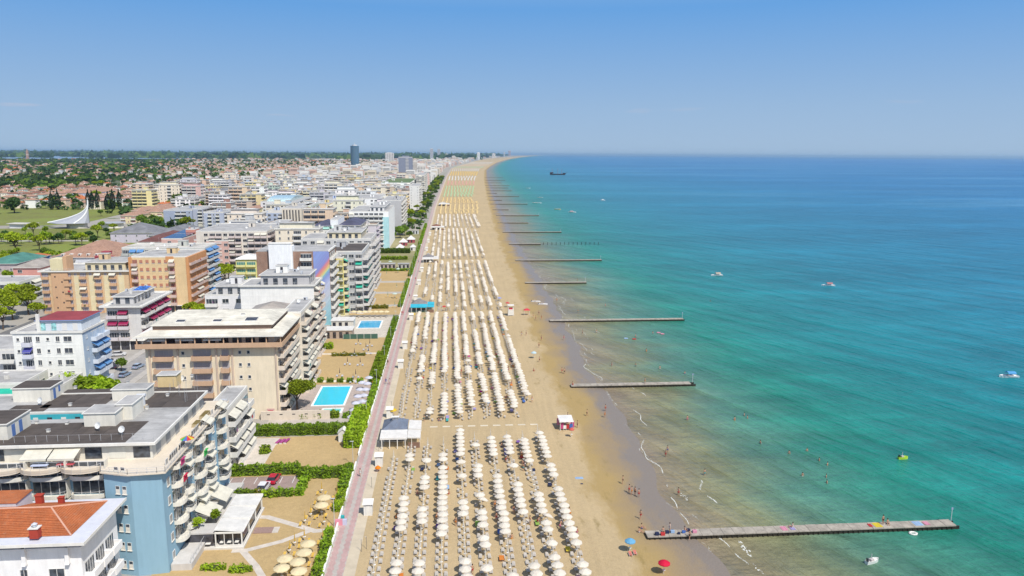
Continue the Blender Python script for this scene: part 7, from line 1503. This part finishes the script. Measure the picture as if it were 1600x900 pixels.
# ================================================================ PEOPLE
mSkin = mat('skin', (.45, .25, .16), 'plain', rough=.6); mHair = mat('hair', (.05, .03, .02), 'plain')
def body(joints, edges, radii):
    me = bpy.data.meshes.new('body'); me.from_pydata(joints, edges, []); o = bpy.data.objects.new('person_template', me); C.objects.link(o)
    sk = o.modifiers.new('s', 'SKIN'); 
    for i, r_ in enumerate(radii): me.skin_vertices[0].data[i].radius = (r_, r_*.85)
    me.skin_vertices[0].data[0].use_root = True
    sb_ = o.modifiers.new('d', 'SUBSURF'); sb_.levels = 1; sb_.render_levels = 1
    bpy.context.view_layer.update(); dg = bpy.context.evaluated_depsgraph_get(); m2 = bpy.data.meshes.new_from_object(o.evaluated_get(dg)); m2.materials.clear(); m2.materials.append(mSkin); m2.name = 'body'; bpy.data.objects.remove(o); return m2
def fig(hip, lean, kL, fL, kR, fR, hL, hR_, eL, eR):
    hz = hip; sh = (lean*.5, 0, hz+.5); nk = (lean*.55, 0, hz+.56); hd = (lean*.6, 0, hz+.70)
    J = [(0, 0, hz), (lean*.25, 0, hz+.25), sh, nk, hd, (0, .11, hz-.04), kL, fL, (fL[0]+.17, fL[1], fL[2]-.01), (0, -.11, hz-.04), kR, fR, (fR[0]+.17, fR[1], fR[2]-.01), (sh[0], .19, sh[2]-.03), eL, hL, (sh[0], -.19, sh[2]-.03), eR, hR_, (hd[0], 0, hd[2]+.1)]
    E_ = [(0, 1), (1, 2), (2, 3), (3, 4), (0, 5), (5, 6), (6, 7), (7, 8), (0, 9), (9, 10), (10, 11), (11, 12), (2, 13), (13, 14), (14, 15), (2, 16), (16, 17), (17, 18), (4, 19)]
    R_ = [.14, .125, .13, .055, .09, .095, .06, .04, .035, .095, .06, .04, .035, .06, .042, .035, .06, .042, .035, .08]
    # five short fingers on each hand
    for hnd, elb in ((15, 14), (18, 17)):
        d = (Vector(J[hnd])-Vector(J[elb])).normalized(); n = d.cross(Vector((1, 0, .1))).normalized()
        for k, l_ in enumerate((.055, .075, .085, .08, .06)):
            J.append(tuple(Vector(J[hnd])+d*l_*(1 if k else .5)+n*(.02*(k-2)+(-.03 if k == 0 else 0)))); E_.append((hnd, len(J)-1)); R_.append(.009)
    return body(J, E_, R_), hd, hz
POSE = dict(stand=fig(.90, .02, (.03, .12, .48), (0, .12, .06), (.03, -.12, .48), (0, -.12, .06), (.08, .30, .80), (.08, -.30, .80), (.0, .27, 1.1), (.0, -.27, 1.1)),
            walk=fig(.90, .08, (.18, .11, .50), (.26, .11, .07), (-.02, -.11, .48), (-.30, -.11, .10), (-.15, .28, .85), (.28, -.26, .92), (-.04, .28, 1.1), (.05, -.28, 1.1)),
            sit=fig(.16, -.12, (.42, .16, .42), (.62, .16, .05), (.42, -.16, .40), (.66, -.16, .05), (.35, .16, .42), (-.30, -.25, .06), (.08, .26, .36), (-.20, -.25, .34)),
            bend=fig(.86, .62, (.05, .12, .46), (0, .12, .06), (.05, -.12, .46), (0, -.12, .06), (.5, .14, .55), (.52, -.14, .55), (.42, .2, .95), (.42, -.2, .95)))
SUITS = [('red', (.5, .03, .04)), ('black', (.02, .02, .025)), ('blue', (.05, .12, .45)), ('white', (.7, .7, .68)), ('turquoise', (.03, .4, .4)), ('pink', (.6, .15, .3)), ('orange', (.7, .25, .03))]
def person(x, y, z, pose, rz, suit, label, top=False, s=1.):
    me, hd, hz = POSE[pose]; t = empty('person', (x, y, z), rz); t.scale = (s, s, s); tag(t, label, 'person', 'people on the beach'); link('body', me, t); m = mat('suit_'+SUITS[suit][0], SUITS[suit][1], 'cloth')
    b = MB(); n = 8; b.prism([(.155*math.cos(6.283*i/n), .185*math.sin(6.283*i/n)) for i in range(n)], -.13, .10, m); b.build('shorts', t, (0, 0, hz))
    if top: b = MB(); b.prism([(.15*math.cos(6.283*i/n), .2*math.sin(6.283*i/n)) for i in range(n)], .22, .5, m); b.build('shirt', t, (hd[0]*.6, 0, hz))
    b = MB(); b.prism([(.1*math.cos(6.283*i/n)-.015, .1*math.sin(6.283*i/n)) for i in range(n)], 0, .11, mHair); b.prism([(.06*math.cos(6.283*i/n)-.015, .06*math.sin(6.283*i/n)) for i in range(n)], .11, .15, mHair); b.build('hair', t, (hd[0], 0, hd[2]+.05)); return t
sand_p = [(1001, 811, 'walk', 0, 'by the near groyne, walking towards it'), (1003, 826, 'sit', 2, 'sitting at the landward end of the near groyne'), (999, 832, 'sit', 3, 'crouched beside bags at the near groyne root'), (1077, 843, 'walk', 1, 'wading just in front of the near groyne'), (983, 770, 'stand', 0, 'in the group on damp sand, leftmost'), (987, 773, 'stand', 6, 'in the group on damp sand, second'), (992, 774, 'stand', 1, 'in the group on damp sand, third'), (998, 777, 'stand', 0, 'in the group on damp sand, rightmost'), (973, 756, 'stand', 1, 'alone above the group on damp sand'), (917, 650, 'walk', 1, 'walking at the waterline right of the pink stall'), (946, 642, 'stand', 0, 'at the wet edge, left of a pair'), (945, 652, 'stand', 6, 'at the wet edge, nearer of a pair'),
          (887, 655, 'stand', 2, 'just behind the pink stall'), (902, 668, 'stand', 1, 'at the right side of the pink stall'), (833, 496, 'stand', 6, 'near the third groyne root, leftmost'), (837, 500, 'stand', 0, 'near the third groyne root, second'), (842, 492, 'stand', 1, 'near the third groyne root, tallest dark'), (846, 499, 'walk', 6, 'near the third groyne root, rightmost'), (878, 583, 'walk', 0, 'on damp sand above the second groyne, left'), (882, 584, 'bend', 1, 'on damp sand above the second groyne, right'), (843, 566, 'walk', 1, 'walking left of the second groyne on dry sand'), (834, 580, 'sit', 0, 'sitting on open sand by a pale umbrella'), (815, 525, 'walk', 3, 'crossing open sand, left of a line'), (822, 524, 'walk', 1, 'crossing open sand, right of a line'), (842, 543, 'stand', 1, 'at the edge of the damp sand by dark weed'), (846, 532, 'stand', 5, 'beyond dark weed on damp sand'), (881, 531, 'walk', 5, 'in the shallows beyond the second groyne')]
for i, (u, v, ps, su, lb) in enumerate(sand_p): x, y = G(u, v); person(x, y, 0, ps, rnd.uniform(0, 6.28), su, 'person in %s swimwear %s' % (SUITS[su][0], lb))
water_p = [(1043, 705), (1040, 712), (1074, 655), (1101, 741), (1163, 648), (1168, 652), (1188, 692), (1233, 707), (1261, 703), (1280, 718), (1293, 725), (1254, 742), (1291, 744), (1292, 753), (956, 571), (1010, 548), (993, 572), (1070, 583), (1031, 575), (910, 521), (932, 519), (993, 525), (903, 488), (946, 477), (1060, 772), (902, 438), (870, 470), (1148, 655), (1110, 470), (1020, 520)]
wl = ['in shallow water off the near beach', 'in the middle of the bay', 'out towards the bay centre', 'between the second and third groynes']
water_p.sort(key=lambda p: -p[1])
for i, (u, v) in enumerate(water_p):
    x, y = G(u, v); dpt = min(1.0, max(.15, (x-shore(y))*.03)); person(x, y, -.25-dpt, 'stand', rnd.uniform(0, 6.28), i % 7, 'bather in %s standing in the sea between the groynes, %s from the camera' % (SUITS[i % 7][0], nth(i)))
pier_p = [(1239, 826, 'sit', 3, 'sitting on pink towel halfway out on the near groyne'), (1373, 814, 'stand', 1, 'standing dark haired on the near groyne by the yellow towel'), (1382, 815, 'sit', 1, 'sitting beside the yellow towel on the near groyne'), (1041, 823, 'stand', 3, 'dressed in white on the near groyne'), (1066, 824, 'sit', 2, 'in blue sitting on the near groyne edge'), (1036, 832, 'sit', 1, 'among bags on the near groyne'), (1010, 602, 'stand', 6, 'standing on the second groyne'), (894, 600, 'sit', 0, 'sitting at the root of the second groyne')]
for (u, v, ps, su, lb) in pier_p:
    x, y = G(u, v, .5); y = 114.9 if v > 700 else 197.7; person(x, y, .53, ps, rnd.uniform(0, 6.28), su, 'person '+lb, top=su == 3)
prom_p = [(563, 745, 'walk', 3, 'in white shirt walking the promenade nearest the camera'), (603, 600, 'walk', 2, 'walking the promenade by the pool'), (609, 601, 'walk', 3, 'pushing along the promenade by the pool'), (628, 492, 'walk', 0, 'in red walking the promenade by the cyan bar'), (630, 492, 'walk', 5, 'in pink walking the promenade by the cyan bar'), (649, 438, 'walk', 0, 'in red on the promenade beyond the cyan bar'), (640, 465, 'walk', 1, 'in black on the promenade beyond the cyan bar'), (606, 570, 'walk', 1, 'in black walking the promenade beyond the pool'), (654, 411, 'walk', 2, 'in blue on the promenade by the third bar'), (618, 520, 'walk', 4, 'in turquoise on the promenade behind a cabin')]
for (u, v, ps, su, lb) in prom_p: x, y = G(u, v); person(x, y, .04, ps, rnd.choice((1.57, -1.57)), su, 'person '+lb, top=True)
q = random.Random(77); cand = [e for e in spots if e[4] and e[1] < 230]
for i in range(44):      # people lying or sitting by the loungers
    s = cand.pop(q.randrange(len(cand))); su = q.randrange(7); ps = q.choice(('sit', 'stand', 'bend')); pz = dict(sit='sitter', stand='stander', bend='bending person')[ps]; person(s[0]+q.choice((-1.3, -1.0, 1.1)), s[1]-q.uniform(.5, 1.2), .0, ps, q.random()*6, su, '%s in %s by the umbrella %s from near end, %s row, %s' % (pz, SUITS[su][0], nth(s[3]), nth(s[2]), BLK[s[5]]))
# towels and bags on the near groyne
for (xx, j, w_, l_, lb) in ((57.3, 10, 1.0, 1.4, 'pink towel lying halfway out on the near groyne'), (58.8, 3+5, .8, 1.2, 'lilac towel next to the pink one on the near groyne'), (74.2, 6, 1.3, 1.5, 'bright yellow towel on the near groyne'), (72.9, 2, .6, 1.0, 'red towel left of the yellow towel on the near groyne'), (81.6, 9, 1.5, 1.5, 'pale blue towel near the seaward end of the groyne'), (83.2, 10, .9, 1.2, 'pink towel near the seaward end of the groyne')):
    b = MB(); n = 4
    for i in range(n): b.box(-w_/2+w_*i/n, -w_/2+w_*(i+1)/n, -l_/2, l_/2, 0, .03+.02*(i % 2), TOWM[j % 12])
    tag(b.build('beach_towel', None, (xx, 114.6, .57)), lb, 'towel')
for i in range(9):
    b = MB(); s = rnd.uniform(.2, .35); b.box(-s, s, -s*.7, s*.7, 0, s*1.3, TOWM[[7, 7, 2, 7, 9, 7, 1, 7, 10][i]]); b.tube((-s*.6, 0, s*1.3), (0, 0, s*1.9), .02, mDark, 4); b.tube((0, 0, s*1.9), (s*.6, 0, s*1.3), .02, mDark, 4); tag(b.build('beach_bag', None, (33.8+i*.95, 113.9+rnd.random()*1.1, .0 if i == 0 else .56)), 'bag on the landward part of the near groyne, %s from the left' % nth(i), 'bag', 'bags on the near groyne')
for i, (u, v, j) in enumerate(((978, 528, 9), (991, 529, 2), (1029, 519, 10), (1035, 521, 10), (1427, 832, 3))):
    x, y = G(u, v); b = MB(); n = 12
    for k in range(n): a0, a1 = 6.283*k/n, 6.283*(k+1)/n; b.tube((.6*math.cos(a0), .45*math.sin(a0), .05), (.6*math.cos(a1), .45*math.sin(a1), .05), .18, TOWM[j] if i < 4 else mTrim, 6)
    tag(b.build('swim_ring', None, (x, y, -.22)), ['pale blue swim ring left of the red one beyond the second groyne', 'red swim ring with bather beyond the second groyne', 'pink swim ring, left of two off the third groyne', 'pink swim ring, right of two off the third groyne', 'small white float near the end of the near groyne'][i], 'swim ring')
# ================================================================ SMALL SEAFRONT BUILDINGS AND FURNITURE
# white garden hut
x, y = G(537, 688); t = empty('garden_hut', (x, y, 0)); tag(t, 'small white garden hut with gabled roof by the sand court hedge', 'hut'); b = MB(); b.box(-1, 1, -1, 1, 0, 2.2, mTrim); b.face([(-1, -1.0, 2.2), (1, -1.0, 2.2), (0, -1.0, 3.0)], mTrim)
for i in range(6): b.box(-1+.33*i, -.98+.33*i, -1.02, -1, .1, 2.2, mAlu)
b.build('walls', t); b = MB(); b.face([(-1.25, -1.2, 2.05), (0, -1.2, 3.05), (0, 1.2, 3.05), (-1.25, 1.2, 2.05)], mTrim); b.face([(0, -1.2, 3.05), (1.25, -1.2, 2.05), (1.25, 1.2, 2.05), (0, 1.2, 3.05)], mTrim); b.build('roof', t); b = MB(); b.box(.5, .95, -1.05, -1.02, 0, 1.9, mDark); b.build('door', t)
# glazed restaurant pavilion
x0, y0 = G(338, 858); x1, _ = G(378, 858); y1 = y0+13.5
t = empty('restaurant_pavilion', (x0, y0, 0)); tag(t, 'white glazed dining pavilion with three pale roof panels beside the blue block', 'pavilion'); w = x1-x0
b = MB(); b.box(-5, w+.3, -.3, 13.8, 0, .35, W_((.6, .57, .52))); b.build('floor_slab', t); b = MB()
for i in range(4):
    for xx in (0, w): b.box(xx-.09, xx+.09, i*4.4-.09, i*4.4+.09, .35, 2.8, mTrim)
for xx in (w*.33, w*.66): b.box(xx-.05, xx+.05, -.05, .05, .35, 2.8, mTrim)
b.box(-.1, w+.1, -.12, .1, 2.7, 2.95, mTrim); b.box(w-.1, w+.12, .1, 13.4, 2.7, 2.947, mTrim); b.box(-.1, w+.1, -.1, -.04, .35, .75, mTrim); b.box(w+.04, w+.1, 0, 13.2, .35, .75, mTrim); b.build('frame', t)
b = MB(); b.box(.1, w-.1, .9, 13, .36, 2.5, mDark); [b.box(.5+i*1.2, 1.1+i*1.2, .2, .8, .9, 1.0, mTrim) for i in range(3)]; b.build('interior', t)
for i in range(3): b = MB(); b.face([(-.2, i*4.45-.1, 3.35), (w+.35, i*4.45-.1, 2.95), (w+.35, i*4.45+4.2, 2.95), (-.2, i*4.45+4.2, 3.35)], mWA); b.box(-.2, w+.35, i*4.45+4.22, i*4.45+4.3, 2.9, 3.3, mTrim); b.build('roof_panel', t)
b = MB(); b.box(-5, -.3, .3, 3.6, 2.5, 2.75, W_((.5, .48, .46))); b.box(-4.9, -.5, .4, 3.0, .4, 2.4, mDark); b.box(-5, -3.0, 4, 12.5, 2.5, 2.75, W_((.5, .48, .46))); [b.box(-4.5+i*1.4, -3.7+i*1.4, -.1, .4, .9, 1.0, mTrim) for i in range(3)]; b.build('annex', t)
for i, (xx, yy) in enumerate(((-3.2, 1.8), (-1.3, 4.6))): tree(x0+xx, y0+yy, ('yucca', .9, .9, 1.2, 'bush', 260, .22, 31+i, 'round'), 'potted palm on the terrace of the blue block, %s' % ['left', 'right'][i], 'plant', s=1).location.z = 2.7
b = MB(); b.box(0, 3.2, 0, 2.0, 0, .12, mat('wood_deck', (.30, .20, .17), 'plain', scale=3)); b.box(3.2, 4.2, 0, 2.0, 0, .1, mPath); x, y = G(402, 834); tag(b.build('deck_ramp', None, (x-.8, y, .02)), 'small brown timber ramp at the pavilion side', 'ramp')
# pink and turquoise gate posts
x, y = G(533, 820); b = MB(); b.box(-1, .3, -.3, .3, 0, 1.0, mat('pink_panel', (.62, .25, .30), 'plain')); b.box(.302, 1.0, -.3, .3, 0, 1.0, mat('lilac_panel', (.5, .5, .62), 'plain')); b.box(-.1, .5, .5, .9, 0, 1.4, TOWM[4]); tag(b.build('gate_panel', None, (x, y, 0)), 'pink and lilac panel at the garden gate beside the promenade', 'gate')
x, y = G(492, 899); b = MB(); b.box(-.3, .3, -.2, .2, 0, .9, TOWM[0]); b.box(-.25, .25, -.15, .15, .9, 1.0, mTrim); tag(b.build('sign_box', None, (x, y, 0)), 'small magenta box by the bottom roadside hedge', 'box')
# lamp posts along the promenade
lp = MB(); lp.tube((0, 0, 0), (0, 0, 5.2), .07, mRail, 6, .04); lpm = lp.mesh('post'); lh = MB(); lh.box(-.5, .25, -.1, .1, 5.2, 5.3, mRail); lhm = lh.mesh('lamp_head')
for i in range(16): t = empty('street_lamp', (-20.3, 122+i*26, 0)); tag(t, 'thin grey promenade lamp post, %s from the camera' % nth(i), 'street lamp', 'lamp posts along the promenade'); link('post', lpm, t); link('lamp_head', lhm, t)
sp_ = MB(); sp_.tube((0, 0, 0), (0, 0, 2.2), .04, mat('shower_post', (.2, .18, .16), 'flat'), 5); sp_.box(-.25, .02, -.03, .03, 2.15, 2.2, mRail); spm = sp_.mesh('shower_post')
for i, (u, v) in enumerate(((573, 858), (581, 762), (592, 705), (612, 640), (632, 582), (565, 862))): x, y = G(u, v); o_ = link('shower_post', spm, None, (x, y, 0)); tag(o_, 'thin dark shower post in the sand right of the promenade, %s' % ['nearest but one', 'second cabin one', 'next to the slate bar', 'behind the slate bar', 'by the fourth cabin', 'nearest to camera'][i], 'post', 'shower posts')
# bar furniture, marquees, far garden sheds
def shed(u0, u1, v, dpt, hh, label, wall, roof=mRoofG, name='shed', hip=False):
    x0, y = G(u0, v); x1, _ = G(u1, v); t = empty(name, ((x0+x1)/2, y, 0)); tag(t, label, 'shed' if name == 'shed' else 'marquee'); w = (x1-x0)/2; b = MB(); b.box(-w, w, 0, dpt, 0, hh, wall); b.build('walls', t); b = MB()
    if hip: b.hip(-w-.3, w+.3, -.3, dpt+.3, hh+.01, min(w, dpt/2)*1.0, roof)
    else: b.box(-w-.25, w+.25, -.25, dpt+.25, hh+.01, hh+.2, roof)
    b.build('roof', t); b = MB(); [b.box(-w+.5+i*2.2, -w+1.6+i*2.2, -.04, 0, .3, hh-.5, mDark) for i in range(max(1, int(w)))]; b.build('opening', t)
shed(594, 617, 420, 4, 2.6, 'low mauve-grey shed on the sand court, left one', W_((.40, .33, .30))); shed(622, 639, 420, 4, 2.6, 'low grey shed on the sand court, right one', W_((.44, .42, .39)))
for i, (u0, u1, v) in enumerate(((636, 648, 379.5), (624, 636, 384), (641, 649, 392), (619, 631, 393))): shed(u0, u1, v, 6, 2.4, 'white peaked marquee in the hotel garden, %s' % ['farthest right', 'centre', 'nearest right', 'nearest left'][i], mat('marquee_red', (.35, .08, .1), 'plain') if i < 2 else mTrim, mWA, 'marquee', True)
shed(508, 550, 530, 6, 3, 'white canopied terrace at the foot of the rainbow wall', mat('terrace_wall', (.42, .33, .26), 'plain'), mWA); shed(518, 552, 516, 6, 3.4, 'white sail roofed terrace beside the yellow block', W_((.6, .57, .5)), mWA)
shed(636, 654, 366, 5, 3, 'pale low building with flat roof beyond the garden trees', W_((.6, .62, .62)), mRoofW)
x0, y = G(536, 530); x1, _ = G(590, 530); b = MB(); b.box(0, x1-x0, 0, .12, 0, 1.7, mat('dark_green_screen', (.06, .13, .10), 'plain')); [b.box(i*2.4, i*2.4+.1, -.05, 0, 0, 1.8, mTrim) for i in range(6)]; tag(b.build('screen_fence', None, (x0, y, .05)), 'dark green screen fence in front of the hotel pool', 'fence')
b = MB(); b.box(-44, -20.5, 0, .2, 0, .5, mWhiteWall); tag(b.build('court_wall', None, (0, 206.2, 0)), 'low white wall behind the clipped cube bushes', 'wall'); b = MB(); b.box(-43, -21, 0, .15, 0, .4, mTrim); tag(b.build('court_kerb', None, (0, 236, 0)), 'low pale kerb between two sand courts', 'kerb')
for i in range(3): b = MB(); b.box(-38+i*.5, -21.5, 0, .1, 0, .9, mRail); tag(b.build('net', None, (0, 312+i*30, 0)), 'thin net line across the far sand courts, %s from the camera' % nth(i), 'net', 'court nets')
# small round tables and striped seats at the brick block
x, y = G(376, 716)
for i in range(3): b = MB(); b.box(-1.2, 1.2, -.3, .3, .3, .4, mat('purple_bench', (.35, .06, .22), 'plain')); b.box(-1.2, -1.1, -.3, .3, 0, .3, mTrim); b.box(1.1, 1.2, -.3, .3, 0, .3, mTrim); o_ = b.build('bench', None, (-38.5+i*.9, 161.5+i*.2, .02)); o_.rotation_euler = (0, 0, 1.35); tag(o_, 'purple slatted bench by the brick striped block, %s from the left' % nth(i), 'bench')
x, y = G(390, 720); hedge(-41, -39.2, 155, 157, 1.2, 'round dark green bush at the brick block terrace', m='bush', name='round_bush')
rect('terrace', -46, -38.8, 146, 164.5, .045, mPath, .04); rect('hotel_terrace', -41, -33, 177, 181, .06, mat('orange_paving', (.62, .42, .24), 'plain'), .05)
# ================================================================ HAZE
hz = bpy.data.materials.new('haze'); hz.use_nodes = True; n_ = hz.node_tree; n_.nodes.remove(n_.nodes['Principled BSDF']); pv = n_.nodes.new('ShaderNodeVolumePrincipled'); pv.inputs['Color'].default_value = (.52, .77, 1, 1); pv.inputs['Density'].default_value = HAZE = 3.3e-5; pv.inputs['Anisotropy'].default_value = .2
n_.links.new(pv.outputs[0], n_.nodes['Material Output'].inputs['Volume'])
b = MB(); b.box(-130000, 130000, -3000, 95000, -6, 128, hz); o_ = b.build('haze'); stuff(o_); tag(o_, 'pale blue summer haze over the whole coast', 'haze')
